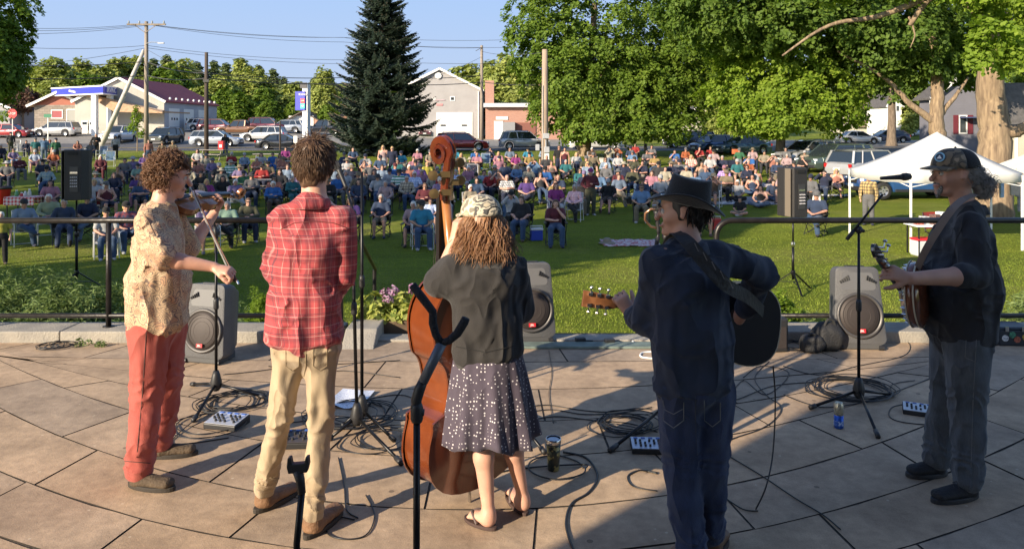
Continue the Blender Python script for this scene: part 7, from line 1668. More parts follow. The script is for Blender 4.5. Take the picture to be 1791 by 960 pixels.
def cooler(x,y,c_,lb,lidc=(.6,.6,.6),s=1,nm='cool_box'):
 p=G(x,y);rt=empty(nm,p,rng.uniform(-.4,.4),lb,'cooler','coolers on the grass');rt.scale=(s,)*3;b=MB();b.box((0,0,.15),(.34,.26,.3));b.build('body',clothm('cooler_%d_%d_%d'%tuple(int(v*99) for v in c_),c_) if False else mat('cooler_col_%d'%int(sum(c_)*1000),c_,.5),rt,bevel=.02);b=MB();b.box((0,0,.33),(.36,.28,.06));b.build('lid',mat('cooler_lid_%d'%int(sum(lidc)*100),lidc,.5),rt,bevel=.015);b=MB();b.tube([(-.18,0,.28),(-.18,0,.42),(.18,0,.42),(.18,0,.28)],.01,6);b.build('handle',WHITEP,rt)
cooler(938,421,(.02,.05,.35),'blue cooler with a white lid between the front row sitters');cooler(772,428,(.02,.06,.3),'blue cooler right of the man in aqua');cooler(839,296,(.05,.3,.55),'small light blue cooler left of the empty lawn chair')
cooler(1101,358,(.03,.03,.035),'dark cooler left of the man in the light blue shirt',(.3,.3,.3));cooler(1250,402,(.5,.02,.02),'red bag beside the person in red shorts',(.5,.05,.05));cooler(1052,285,(.6,.5,.45),'white bag by the maple trunk',(.55,.5,.45),.8);cooler(1411,332,(.4,.36,.28),'tan bucket left of the pair by the tent',(.5,.45,.35),.8)
def blanket(x,y,w,d,m,lb,rz=0):
 p=G(x,y);rs=np.random.default_rng(int(x));n=14;u,v=np.meshgrid(np.linspace(-.5,.5,n),np.linspace(-.5,.5,n),indexing='ij');X=p.x+u*w*math.cos(rz)-v*d*math.sin(rz);Y=p.y+u*w*math.sin(rz)+v*d*math.cos(rz);Z=gz(X,Y)+.02+.02*np.abs(np.sin(u*17+v*9)+np.sin(v*21-u*5))
 i=(np.arange(n-1)[:,None]*n+np.arange(n-1)[None]).ravel();o=link_mesh('blanket',np_mesh('blanket',np.stack([X-p.x,Y-p.y,Z-p.z],-1).reshape(-1,3),np.stack([i,i+n,i+n+1,i+1],1),m),loc=p);s_=o.modifiers.new('thickness','SOLIDIFY');s_.thickness=.012;return tag(o,lb,'blanket','blankets on the grass')
blanket(1102,427,1.6,1.1,clothm('blanket_flowered',(.5,.42,.42),(.35,.06,.08),'fleck',.6),'flowered blanket bundled on the grass left of the black hat');blanket(1300,352,3.4,2.4,clothm('blanket_grey',(.3,.3,.32),(.16,.17,.2),'check',.3),'grey plaid blanket under the people sitting on the ground');blanket(1250,355,1.6,1.2,clothm('blanket_white',(.6,.58,.56)),'pale blanket under the person in mustard');blanket(1340,325,2.6,1.6,clothm('blanket_pink',(.6,.42,.42),(.5,.5,.5),'check',.5),'pinkish blanket behind the people on the ground');blanket(1462,343,1.2,.5,clothm('blanket_white',(.6,.58,.56)),'small white mat at the feet of the pair by the tent')
for x,y,lb in ((1062,428,'straw sun hat lying on the grass left of the blanket'),(948,356,'round straw hat hanging in the second row near the maroon shirt')):
 p=G(x,y);rt=empty('straw_hat',p,0,lb,'hat','loose straw hats');o=slotm(link_mesh('hat_body',HM['hat'],rt,(0,0,.0)),tone('beige'));o.scale=(1.2,)*3
p=G(1303,293);rt=empty('bicycle',p,R(8),'bicycle with an orange front box leaning near the maple','bicycle')
for x in (-.52,.52):
 b=MB();b.tube([(x+.34*math.cos(a),0,.35+.34*math.sin(a)) for a in [2*PI*k/24 for k in range(25)]],.02,6);w_=b.build('wheel',TYRE,rt);b=MB();[b.tube([(x,0,.35),(x+.32*math.cos(a),0,.35+.32*math.sin(a))],.003,3) for a in [PI*k/6 for k in range(12)]];b.build('spokes',CHR,w_)
b=MB();[b.tube([a,c],.017,6) for a,c in (((-.52,0,.35),(-.40,0,.98)),((-.44,0,.80),(.12,0,.86)),((-.43,0,.72),(.02,0,.32)),((.02,0,.32),(.16,0,.92)),((.02,0,.32),(.52,0,.35)),((.14,0,.80),(.52,0,.35)))];b.build('frame',BLKM,rt)
b=MB();b.box((.16,0,.96),(.26,.14,.06));b.build('saddle',BLKP,rt,bevel=.02);b=MB();b.tube([(-.40,-.28,1.0),(-.40,.28,1.0)],.014,6);b.build('handlebar',BLKM,rt);b=MB();b.box((-.62,0,.98),(.34,.34,.3));b.build('front_box',mat('orange_box',(.5,.13,.05),.7),rt,bevel=.02)
# ================================================================== THE MUSICIANS
def patmat(name,fn,rough=.85,bump=.35,bscale=55):
 """cloth whose colour comes from fn(tree, object coordinate, separated) with a woven relief and soft creases"""
 m=mat(name,(.5,.5,.5),rough,sheen=.12);t,N,L,B=nodes_of(m);co=N.new('ShaderNodeTexCoord');sx=N.new('ShaderNodeSeparateXYZ');L.new(co.outputs['Object'],sx.inputs[0])
 c=fn(t,co.outputs['Object'],sx.outputs);
 if isinstance(c,tuple):B.inputs['Base Color'].default_value=(*c,1)
 else:L.new(c,B.inputs['Base Color'])
 mp=N.new('ShaderNodeMapping');mp.inputs['Scale'].default_value=(1,1,.45);mp.inputs['Rotation'].default_value=(.3,.5,.2);L.new(co.outputs['Object'],mp.inputs[0])
 n2=noise(t,co.outputs['Object'],bscale*6,2,.5)
 n1=mnode(t,'ABSOLUTE',mnode(t,'SUBTRACT',noise(t,mp.outputs[0],5.5,2,.45),.5));setbump(t,mnode(t,'ADD',mnode(t,'MULTIPLY',n1,-2.6),mnode(t,'MULTIPLY',n2,.04)),bump*2.6,.05);return m
def frs(t,s_,f_,ph,th):return mnode(t,'LESS_THAN',mnode(t,'FRACT',mnode(t,'ADD',mnode(t,'MULTIPLY',s_,f_),ph)),th)
def plaid(t,v,s):
 u=mnode(t,'ADD',s[0],mnode(t,'MULTIPLY',s[1],.9));z=s[2];c=ramp(t,noise(t,v,9,2),[(.3,(.36,.045,.055)),(.7,(.43,.065,.07))])
 for src,F_ in ((u,15),(z,11)):
  c=mixc(t,mnode(t,'MULTIPLY',frs(t,src,F_,.0,.34),.38),c,(.17,.03,.04))
  c=mixc(t,mnode(t,'MULTIPLY',frs(t,src,F_,.30,.035),.40),c,(.66,.46,.40));c=mixc(t,mnode(t,'MULTIPLY',frs(t,src,F_,.62,.04),.7),c,(.05,.03,.05))
  c=mixc(t,mnode(t,'MULTIPLY',frs(t,src,F_,.75,.04),.36),c,(.66,.42,.38));c=mixc(t,mnode(t,'MULTIPLY',frs(t,src,F_,.88,.03),.6),c,(.06,.03,.05))
 return c
def paisley(t,v,s):
 N,L=t.nodes,t.links;w_=N.new('ShaderNodeTexNoise');w_.inputs['Scale'].default_value=9;w_.inputs['Detail'].default_value=1;L.new(v,w_.inputs[0])
 ad=N.new('ShaderNodeVectorMath');ad.operation='MULTIPLY_ADD';ad.inputs[1].default_value=(.10,.10,.10);L.new(w_.outputs[1],ad.inputs[0]);L.new(v,ad.inputs[2])
 vo=N.new('ShaderNodeTexVoronoi');vo.inputs['Scale'].default_value=19;L.new(ad.outputs[0],vo.inputs[0])
 rings=mnode(t,'LESS_THAN',mnode(t,'FRACT',mnode(t,'MULTIPLY',vo.outputs['Distance'],5.2)),.26)
 vo2=N.new('ShaderNodeTexVoronoi');vo2.inputs['Scale'].default_value=85;L.new(v,vo2.inputs[0]);dots=mnode(t,'LESS_THAN',vo2.outputs['Distance'],.26)
 c=ramp(t,noise(t,v,5,3),[(.3,(.50,.34,.20)),(.55,(.60,.43,.27)),(.75,(.66,.52,.36))])
 c=mixc(t,mnode(t,'MULTIPLY',mnode(t,'GREATER_THAN',noise(t,v,17,1),.56),.45),c,(.46,.20,.11))
 c=mixc(t,mnode(t,'MULTIPLY',rings,.78),c,(.10,.075,.085));return mixc(t,mnode(t,'MULTIPLY',dots,.6),c,(.10,.08,.08))
def dotskirt(t,v,s):
 vo=t.nodes.new('ShaderNodeTexVoronoi');vo.inputs['Scale'].default_value=60;vo.inputs['Randomness'].default_value=.5;t.links.new(v,vo.inputs[0])
 return mixc(t,mnode(t,'LESS_THAN',vo.outputs['Distance'],.235),(.062,.048,.070),(.56,.52,.54))
def plain(c1,c2,sc_=7,detail=4):return lambda t,v,s:ramp(t,noise(t,v,sc_,detail),[(.32,c1),(.68,c2)])
def denim(c1,c2):
 def f(t,v,s):
  c=ramp(t,noise(t,v,5,4),[(.3,c1),(.7,c2)]);mp=t.nodes.new('ShaderNodeMapping');mp.inputs['Scale'].default_value=(9,9,1.0);t.links.new(v,mp.inputs[0])
  return mixc(t,.35,c,ramp(t,noise(t,mp.outputs[0],30,2),[(.3,(.5,.5,.5)),(.7,(1.5,1.5,1.5))]),'MULTIPLY')
 return f
def camo(c1,c2,c3,c4,sc_=14):
 def f(t,v,s):return ramp(t,noise(t,v,sc_,2,.4),[(0,c1),(.40,c1),(.41,c2),(.49,c2),(.50,c3),(.58,c3),(.59,c4),(1,c4)])
 return f
SK1=skinm('skin_musician_fair',(.60,.33,.24));SK2=skinm('skin_musician_ruddy',(.50,.27,.19));SK3=skinm('skin_musician_tan',(.42,.24,.16))
def crease(seed,amp=.004,scale=.16,squash=(1,1,1.2)):
 """long soft drapes plus a few sharp ridges"""
 n1,n2,n3=vnoise(seed,.26,1.0,(1.3,1.3,.6)),vnoise(seed+1,.17,1.0,(.9,.9,1.5)),vnoise(seed+2,.3,1.0)
 def f(X,Y,Z):m_=np.clip(n3(X,Y,Z)*1.2+.4,0,1);return amp*(.7*n1(X,Y,Z)+m_*2.6*(np.minimum(np.abs(n2(X,Y,Z)),.5)-.3))
 return f
def leg_crease(seed,amp=.0115,knee=.50,top=.86):
 n1,n2=vnoise(seed,.16,1.0,(1.3,1.3,.45)),vnoise(seed+1,.22,1.0)
 def f(X,Y,Z):
  a=np.exp(-((Z-.17)/.10)**2)+.8*np.exp(-((Z-knee)/.10)**2)+.7*np.exp(-((Z-top)/.07)**2);w_=np.abs(np.sin(Z*2*PI/.135+n2(X,Y,Z)*2.4+X*9))
  return amp*(.35*n1(X,Y,Z)-a*(1-w_)**1.5*1.5+a*.3)
 return f
def hero(name_label,group,root,J,opts,mats_,h=.0065,seedw=1,shirt='shirt_short',legs='trousers',extra=None,folds=.0045,shoes=True):
 rt=empty('person',root,0,name_label,'person');rt['group']=group;r0=A_(root)
 Jl={}
 for k,v in J.items():Jl[k]=tuple(A_(v)-r0) if k not in ('f','hf','hu','rt') else v
 Gp=fig_prims(Jl,opts);hands=opts.get('hands',{})
 for sd,hd_ in hands.items():Gp['body']+=hand_prims(Jl['w'+sd],hd_['d'],hd_['n'],hd_.get('side',1),hd_.get('s',1.0),hd_.get('curl',(.6,.6,.6,.6)),hd_.get('thumb',(.5,.35)))
 if extra:extra(Gp,Jl,r0)
 def part(nm,prims,m,hh,wp=None,it=2,cut=None,parent=None):return link_mesh(nm,implicit(nm,prims,hh,m,wp,it,cut),parent or rt)
 part('body',Gp['body'],mats_['skin'],h,it=1)
 so=part('shirt',Gp[shirt],mats_['shirt'],.009,crease(seedw,folds))
 if legs:part(legs,Gp[legs],mats_['legs'],.009,leg_crease(seedw+5))
 if shoes:
  sh=Gp['shoes'];half=len(sh)//2
  for q in (sh[:half],sh[half:]):
   s_=part('shoe',q,mats_['shoes'],.007,vnoise(seedw+9,.05,.0012),cut=lambda X,Y,Z:.016-Z)
   an,to=q[0]['a'],q[1]['b'];fl=A_((an[0],an[1],.0));tl=A_((to[0],to[1],.0));d=tl-fl;L_=np.linalg.norm(d[:2]);d=d/L_;side=A_((-d[1],d[0],0))
   out=[]
   for k in range(28):
    a=2*PI*k/28;u=math.cos(a);v=math.sin(a);wdt=.050*(1+.08*u);ext=L_/2+.052;p_=(fl+tl)/2-d*.012+d*u*ext+side*v*wdt*(1 if abs(u)<.6 else 1.0);out.append((p_[0],p_[1]))
   b=MB();b.prism(out,.0,.024,lambda x,y,z:(x,y,z));b.build('sole',mats_.get('sole',mat('sole_dark',(.05,.035,.03),.8)),s_,bevel=.004)
 return rt,Jl,Gp
def head_frame(J):
 f=un(J['hf']);u0=un(J.get('hu',(0,0,1)));r=un(np.cross(f,u0));u=np.cross(r,f);c=A_(J['hd'])
 return c,r,f,u
def eyes_brows(rt,J,browm,s=1.0):
 c,r,f,u=head_frame(J);q=lambda a,b,d:c+(r*a+f*b+u*d)*s
 white=mat('eye_white',(.6,.57,.54),.2);dark=MATS['eye_dark']
 for sg in (-1,1):
  b=MB();b.ball(q(sg*.031,.0795,.0025),.0125*s,12,8);e=b.build('eye',white,rt,smooth=True);b=MB();b.ball(q(sg*.031,.0875,.0025),.0060*s,8,6);b.build('iris',dark,e,smooth=True)
  b=MB();b.tube([q(sg*.031-.016,.092,.008),q(sg*.031,.0955,.0115),q(sg*.031+.016,.090,.008)],.0028,5);b.build('eyelid',MATS['skin_musician_ruddy'],e,smooth=True)
  b=MB();b.tube([q(sg*.014,.098,.022),q(sg*.032,.0975,.029),q(sg*.050,.086,.023)],[.004,.005,.003],6);b.build('eyebrow',browm,rt,smooth=True)
 b=MB();b.tube([q(-.022,.089,-.063),q(-.008,.0985,-.0615),q(.008,.0985,-.0615),q(.022,.089,-.063)],[.0025,.005,.005,.0025],6,flat=.8);b.build('lips',mat('lip',(.38,.15,.12),.45),rt,smooth=True)
def hair_tufts(rt,J,n,m,seed,region,ln,r=.0045,curl=.012,turns=2.0,fall=.5,lift=.01,nm='hair',parent=None,seg_=4,npt=9,base=(.080,.098,.088),wander=.3,back=0.0,coh=False):
 """locks of hair growing from the scalp; region(a, b, d) says where in head axes"""
 c,r_,f,u=head_frame(J);rs=np.random.default_rng(seed);b=MB();k=0;tries=0
 while k<n and tries<n*30:
  tries+=1;d=rs.normal(size=3);d/=np.linalg.norm(d)
  if not region(*d):continue
  k+=1;p=c+r_*d[0]*base[0]+f*(d[1]*base[1]-.018)+u*(d[2]*base[2]+.012);o=r_*d[0]+f*d[1]+u*d[2];L_=ln*rs.uniform(.7,1.25);pts=[];ph=rs.uniform(0,6) if not coh else 2.2*math.sin(d[0]*7+1)+2.0*math.sin(d[2]*6+d[1]*5)+rs.normal()*.25
  dn=A_((0,0,-1.));dt=dn-o*(dn@o);dt=un(dt+rs.normal(size=3)*.25*(1-np.linalg.norm(dt))+f*.2*(1-np.linalg.norm(dt)));tang=un(dt*fall+o*(1-fall)*.8+rs.normal(size=3)*wander-f*back);a1=un(np.cross(tang,o+A_((.01,.02,.03))));a2=np.cross(tang,a1);cu=curl*rs.uniform(.6,1.4);tn=turns*(rs.uniform(.7,1.3) if not coh else 1+.12*math.sin(d[0]*5)+rs.normal()*.04)
  for i in range(npt):
   s_=i/(npt-1);q=p+o*lift*math.sin(min(1,s_*2)*PI/2)+tang*L_*s_+(a1*math.cos(ph+tn*2*PI*s_)+a2*math.sin(ph+tn*2*PI*s_))*cu*min(1,s_*3);q[2]-=L_*.25*s_*s_*(1-fall);e_=q-c;ev=A_((e_@r_/base[0],(e_@f+.018)/base[1],(e_@u-.012)/base[2]));k0=np.linalg.norm(ev);k0=1/k0 if k0<1.02 else 1.0;q=c+(e_+f*.018-u*.012)*(k0*1.03 if k0>1 else 1)-f*.018+u*.012 if k0>1 else q;pts.append(q)
  b.tube([Vector(q) for q in pts],[r*(1-.55*(i/(npt-1))**2) for i in range(npt)],seg_)
 return b.build(nm,m,parent or rt,smooth=True)
def ballcap(rt,J,mfront,mback,mvisor,s=1.0,visor=True,panel=.0,drop=0):
 c,r,f,u=head_frame(J);q=lambda a,b,d:Vector(c+(r*a+f*b+u*d)*s);b1,b2=MB(),MB();nA,nR=36,9;Vv=[]
 for i in range(nR+1):
  t_=i/nR;e=t_*PI/2;rr=math.cos(e)**.75 if i<nR else.02;z=.030+drop+.098*math.sin(e)
  for k in range(nA):a=2*PI*k/nA;Vv.append(q(rr*.091*math.cos(a),-.014+rr*.108*math.sin(a)+.01*math.sin(a)*(1-t_),z+.010*max(0,math.sin(a))*(1-t_)))
 fr,bk=[],[]
 for i in range(nR):
  for k in range(nA):fq=(i*nA+k,i*nA+(k+1)%nA,(i+1)*nA+(k+1)%nA,(i+1)*nA+k);a=2*PI*(k+.5)/nA;(fr if math.sin(a)>panel else bk).append(fq)
 b1.add(Vv,fr);b2.add(Vv,bk);o=b1.build('cap',mfront,rt,smooth=True);o.modifiers.new('thickness','SOLIDIFY').thickness=.003;o2=b2.build('cap_back',mback,o,smooth=True);o2.modifiers.new('thickness','SOLIDIFY').thickness=.003
 b=MB();b.ball(q(0,-.014,.130+drop),.006,8,6);b.build('button',mback,o)
 if visor:
  b=MB();V=[];n=14
  for i in range(n+1):
   a=-1.15+2.3*i/n;x=math.sin(a);y=math.cos(a);V+=[q(x*.087,-.012+.104*y,.036+drop+.004*y),q(x*.078,-.012+.104*y+.070*max(0,y)**.6,.026+drop-.012*x*x+.002*y)]
  Fq=[(2*i,2*i+1,2*i+3,2*i+2) for i in range(n)];b.add(V,Fq);v_=b.build('visor',mvisor,o,smooth=True);v_.modifiers.new('thickness','SOLIDIFY').thickness=.005
 return o
# ------------------------------------------------------------------ the fiddler
Y0=4.30;Q=lambda x,y,dy=0:tuple(P(x,y,Y0+dy))
J1=dict(pel=Q(276,548),wai=Q(275,492),che=Q(277,425),nk=Q(280,358),hd=Q(297,306,.03),f=(.86,.5,0),hf=(.93,.28,-.24),hu=(.1,0,1),sR=Q(258,388,-.15),eR=Q(285,452,-.20),wR=Q(374,467,-.12),sL=Q(300,380,.17),eL=Q(330,438,.26),wL=Q(374,374,.41),pR=Q(262,575,-.07),kR=Q(258,690,-.12),aR=tuple(on_deck(246,848,.085)),tR=tuple(on_deck(303,851,.045)),pL=Q(290,575,.08),kL=Q(292,668,.12),aL=tuple(on_deck(279,797,.085)),tL=tuple(on_deck(326,794,.045)))
J1['aR']=(px(243,4.1),4.1,.085);J1['tR']=(px(300,4.1),4.06,.035);J1['aL']=(px(280,4.47),4.47,.085);J1['tL']=(px(328,4.45),4.5,.035)
def ex1(Gp,J,r0):
 for k in ('shirt_short',):
  pel=A_(J['pel']);rt_=un(np.cross(J['f'],(0,0,1)))
  Gp[k]+=[dict(seg(pel+(0,0,.10),pel-(-.005,0,.045),.165,.185,.130,.155,rt_,.04),cap=.25),seg(A_(J['wai'])+A_((-.04,-.02,0)),pel+A_((-.04,-.02,0)),.15,.165,.10,.12,rt_,.05)]
root1=(px(268,4.3),4.3,0.0)
MPA=patmat('paisley_shirt',paisley,bump=.4);MRP=patmat('brick_red_trousers',plain((.34,.065,.05),(.40,.09,.068)),bump=.5);MBOOT=mat('brown_suede',(.085,.058,.035),.85,noise=.3,nscale=18,bump=.4,bscale=80)
bow_d=un(A_(P(333,320,4.45))-A_(P(415,492,4.15)))
rt1,Jl1,G1=hero('person in a patterned tan shirt and red trousers playing a violin at the left','musicians',root1,J1,dict(hand='none',w=1.06,belly=.035,sleeve=.78,loose=1.3,arm=1.0,hs=1.04,hands={'R':dict(d=(.98,-.1,-.22),n=(.05,.35,-.9),side=-1,curl=(.9,.95,1.0,1.0),thumb=(.2,.5)),'L':dict(d=(.42,.15,.88),n=(-.5,-.75,.2),side=-1,curl=(1.0,1.05,1.1,1.15),thumb=(.6,.2))}),dict(skin=SK1,shirt=MPA,legs=MRP,shoes=MBOOT,sole=mat('boot_sole',(.035,.028,.022),.8)),extra=ex1,seedw=11,folds=.011)
HB=mat('curly_brown_hair',(.10,.045,.022),.5,col2=(.19,.095,.045),nscale=40,contrast=(.35,.7))
c,r,f,u=head_frame(Jl1)
hb=link_mesh('hair',implicit('hair',[seg(c-f*.020+u*.0,c-f*.024+u*.04,.080,.077,.092,.088,r,.02),seg(c-f*.06-u*.03,c-f*.06-u*.075,.07,.05,.045,.035,r,.03),seg(c+f*.028+u*.075,c+f*.045+u*.08,.055,.045,k=.03),seg(c+f*.13-u*.03,c+f*.12+u*.01,.07,.045,.07,.045,r,.012,True)],.008,HB,vnoise(3,.035,.007)),rt1)
hair_tufts(rt1,Jl1,1300,HB,5,lambda a,b,d:(d>-.75) and not (b>.42 and d<.42) and not (b>.2 and d<-.05),.036,.0024,.009,1.6,.55,.009,'curl',hb,wander=.42,base=(.077,.096,.106))
eyes_brows(rt1,Jl1,HB,1.04)
b=MB();col_=A_(Jl1['nk'])
# ---- violin and bow
def fiddle_outline(L,w1,w2,w3):
 """half outline of a violin family body: (u along, half width), tail at 0"""
 return [(0,.02*L),(.015*L,w3*.45),(.06*L,w3*.78),(.14*L,w3*.97),(.22*L,w3),(.30*L,w3*.95),(.36*L,w3*.86),(.385*L,w3*.90),(.40*L,w2*1.18),(.45*L,w2*1.02),(.52*L,w2),(.59*L,w2*1.04),(.635*L,w2*1.18),(.65*L,w1*.94),(.69*L,w1*.96),(.76*L,w1),(.84*L,w1*.97),(.92*L,w1*.78),(.975*L,w1*.45),(L,.02*L)]
def violin_body(root,L,w,depth,xf,m_back,m_rib,m_top,arch=.02,purf=True):
 h_=fiddle_outline(L,w[0]/2,w[1]/2,w[2]/2);pts=[(v,u) for u,v in h_]+[(-v,u) for u,v in h_[::-1]]
 def sm(p):n=len(p);return [((p[i-1][0]+2*p[i][0]+p[(i+1)%n][0])/4,(p[i-1][1]+2*p[i][1]+p[(i+1)%n][1])/4) for i in range(n)]
 fine=[]
 for i in range(len(pts)):a,c_=pts[i],pts[(i+1)%len(pts)];fine+=[a,((a[0]+c_[0])/2,(a[1]+c_[1])/2)]
 fine=sm(fine);n=len(fine);cy=L*.48
 rib=MB();ins=[((x)*.965,cy+(y-cy)*.975) for x,y in fine];rib.prism(ins,0,depth,lambda x,y,z:xf(x,y,z));ro=rib.build('ribs',m_rib,root,auto=50)
 for z0,sg,mm,nm in ((0,-1,m_top,'top_plate'),(depth,1,m_back,'back_plate')):
  b=MB();rings=[];K_=9
  th=L*.012
  rings.append([xf(x,y,z0) for x,y in fine]);rings.append([xf(x,y,z0+sg*th) for x,y in fine])
  for k in range(1,K_):
   s_=1-k/K_;zz=th+arch*L*(1-s_**2.0)-(.004*L if k==1 else 0);rings.append([xf(x*s_,cy+(y-cy)*s_,z0+sg*zz) for x,y in fine])
  vs=[v for r_ in rings for v in r_];cidx=len(vs);vs.append(xf(0,cy,z0+sg*(th+arch*L)))
  fs=[(i*n+k,i*n+(k+1)%n,(i+1)*n+(k+1)%n,(i+1)*n+k) for i in range(len(rings)-1) for k in range(n)]+[((len(rings)-1)*n+k,(len(rings)-1)*n+(k+1)%n,cidx) for k in range(n)]
  b.add(vs,fs);b.build(nm,mm,root,auto=40)
def scroll(b,base,d,bk,side,s=1.0):
 """peg box and volute: d along the neck, bk towards the back, side across"""
 base,d,bk,side=A_(base),un(d),un(bk),un(side);pts,rr=[],[]
 for i in range(5):pts.append(base+d*s*.02*i);rr.append(.0125*s)
 return pts
def scroll_mesh(base,d,bk,side,s,m,root,nm='scroll'):
 base,d,bk,side=A_(base),un(d),un(bk),un(side);P2,Wd,Th=[],[],[]
 for i in range(8):t_=i/7;P2.append((t_*.105,.006+.022*math.sin(t_*PI*.5)*t_));Wd.append(.0125-.002*t_);Th.append(.0135-.003*t_)
 cx_,cy_=.118,.000;n=30
 for i in range(n+1):
  t_=i/n;a=PI*.5-t_*PI*3.3;rad=.030*(1-t_)**.75+.004;P2.append((cx_+rad*math.cos(a),cy_+rad*math.sin(a)));Wd.append(.0085+.010*t_);Th.append(.009*(1-t_)+.0035)
 b=MB();rings=[]
 for i,(x,y) in enumerate(P2):
  x0,y0=P2[max(i-1,0)];x1,y1=P2[min(i+1,len(P2)-1)];tx,ty=x1-x0,y1-y0;l=math.hypot(tx,ty) or 1;nx,ny=-ty/l,tx/l;w_,th=Wd[i],Th[i]
  rings.append([tuple(base+(d*(x+nx*v*th)+bk*(y+ny*v*th)+side*q*w_)*s) for q,v in ((-1,-.8),(-1,.8),(-.6,1),(0,.78),(.6,1),(1,.8),(1,-.8),(0,-1))])
 loft(b,rings);return b.build(nm,m,root,auto=35)
VB=mat('violin_varnish',(.20,.065,.02),.25,col2=(.32,.13,.04),nscale=6,contrast=(.3,.7),coat=.6,stretch=(1,6,1));EB=mat('ebony',(.012,.011,.012),.35)
vb0=P(301,354,4.38);vdir=un(A_(P(388,342,4.78))-A_(vb0));vup=un(A_((.35,-.45,.82)));vside=un(np.cross(vdir,vup));vup=np.cross(vside,vdir)
rtv=empty('violin',vb0,0,'brown violin held under the chin of the curly haired fiddler','violin');xf=lambda x,y,z:tuple(vside*x+vdir*y-vup*z)
violin_body(rtv,.352,(.166,.110,.206),.032,xf,VB,VB,VB,.035)
b=MB();fb=lambda a,c_,z:tuple(vside*a+vdir*c_+vup*z);b.add([fb(-.021,.21,.022),fb(.021,.21,.022),fb(.012,.485,.006),fb(-.012,.485,.006),fb(-.019,.21,.030),fb(.019,.21,.030),fb(.011,.485,.013),fb(-.011,.485,.013)],[(0,1,2,3),(4,7,6,5),(0,4,5,1),(1,5,6,2),(2,6,7,3),(3,7,4,0)]);b.build('fingerboard',EB,rtv)
b=MB();b.tube([fb(0,.34,-.012),fb(0,.40,-.008),fb(0,.49,-.006)],[.016,.013,.012],10);b.build('neck',VB,rtv,smooth=True)
scroll_mesh(fb(0,.485,-.002),vdir,-vup,vside,1.0,VB,rtv)
for i in range(4):b=MB();sg=(-1)**i;b.tube([fb(-.018*sg,.505+.018*i,-.004),fb(.022*sg,.505+.018*i,-.004),fb(.034*sg,.505+.018*i,-.004)],[.003,.004,.008],7);b.build('peg',EB,rtv)
b=MB();b.add([fb(-.02,.15,.018),fb(.02,.15,.018),fb(.016,.15,.046),fb(-.016,.15,.044),fb(-.02,.154,.018),fb(.02,.154,.018),fb(.016,.152,.046),fb(-.016,.152,.044)],[(0,1,2,3),(7,6,5,4),(0,4,5,1),(1,5,6,2),(2,6,7,3),(3,7,4,0)]);b.build('bridge',mat('maple_wood',(.5,.35,.18),.5),rtv)
b=MB();[b.tube([fb(-.012+.008*i,.05,.028),fb(-.012+.008*i,.152,.046),fb(-.008+.0055*i,.485,.017)],.0006,3) for i in range(4)];b.build('strings',CHR,rtv)
b=MB();b.add([fb(-.02,.02,.022),fb(.02,.02,.022),fb(.012,.12,.03),fb(-.012,.12,.03),fb(-.02,.02,.03),fb(.02,.02,.03),fb(.012,.12,.037),fb(-.012,.12,.037)],[(0,1,2,3),(4,7,6,5),(0,4,5,1),(1,5,6,2),(2,6,7,3),(3,7,4,0)]);b.build('tailpiece',EB,rtv)
hR=A_(P(405,474,4.20));b0=A_(P(416,494,4.16));b1=A_(P(333,318,4.50));rtb=empty('violin_bow',Vector(b0),0,'violin bow in the right hand of the fiddler pointing up to the strings','bow');dd=b1-b0
b=MB();sag=A_((.012,0,-.006));b.tube([Vector(dd*t_-sag*math.sin(PI*t_)) for t_ in [k/10 for k in range(11)]],[.0045-.002*k/10 for k in range(11)],8);b.build('stick',mat('bow_wood',(.12,.045,.02),.3),rtb,smooth=True)
off=un(np.cross(dd,(0,1,0)))*.020;b=MB();b.bar(Vector(dd*.06+off*.9),Vector(dd*.985+off*.7),.007,.0012);b.build('hair_ribbon',mat('horsehair',(.75,.7,.6),.5),rtb)
b=MB();b.bar(Vector(dd*.02+off*.5),Vector(dd*.085+off*.5),.010,.018);b.build('frog',EB,rtb);b=MB();b.tube([Vector(dd*-.015),Vector(dd*.015)],.0055,8);b.build('screw',CHR,rtb);b=MB();b.bar(Vector(dd*.985),Vector(dd*.99+off*.9),.006,.01);b.build('tip',mat('ivory',(.75,.7,.6),.4),rtb)
# ------------------------------------------------------------------ the man in plaid
Y0=3.72
J2=dict(pel=Q(533,588),wai=Q(533,520),che=Q(538,432),nk=Q(549,348,.02),hd=Q(552,287,.06),f=(.06,1,0),hf=(.22,.95,-.16),rt=(1,-.06,0),sR=Q(599,382),eR=Q(602,482,.02),wR=Q(588,522,.26),sL=Q(492,382),eL=Q(481,468,.02),wL=Q(490,496,.30),pL=Q(508,612),kL=Q(490,730,-.02),pR=Q(562,612),kR=Q(562,740,-.03),aL=(px(462,3.86),3.86,.09),tL=(px(507,3.97),4.02,.035),aR=(px(548,3.63),3.62,.09),tR=(px(585,3.76),3.80,.035))
J2={k:(v if k in ('f','hf','rt') else v) for k,v in J2.items()}
def ex2(Gp,J,r0):
 pel=A_(J['pel']);Gp['shirt_long']+=[dict(seg(A_(J['wai']),pel-(0,0,.005),.168,.190,.125,.148,(1,0,0),.04),cap=.25),seg(pel+A_((.01,-.05,.02)),pel+A_((.01,-.05,-.045)),.11,.06,.07,.06,(1,0,0),.04)]
 for sd in 'LR':e,w_=A_(J['e'+sd]),A_(J['w'+sd]);Gp['shirt_long'].append(seg(lerp(e,w_,.22),lerp(e,w_,.38),.060,.058,k=.006))
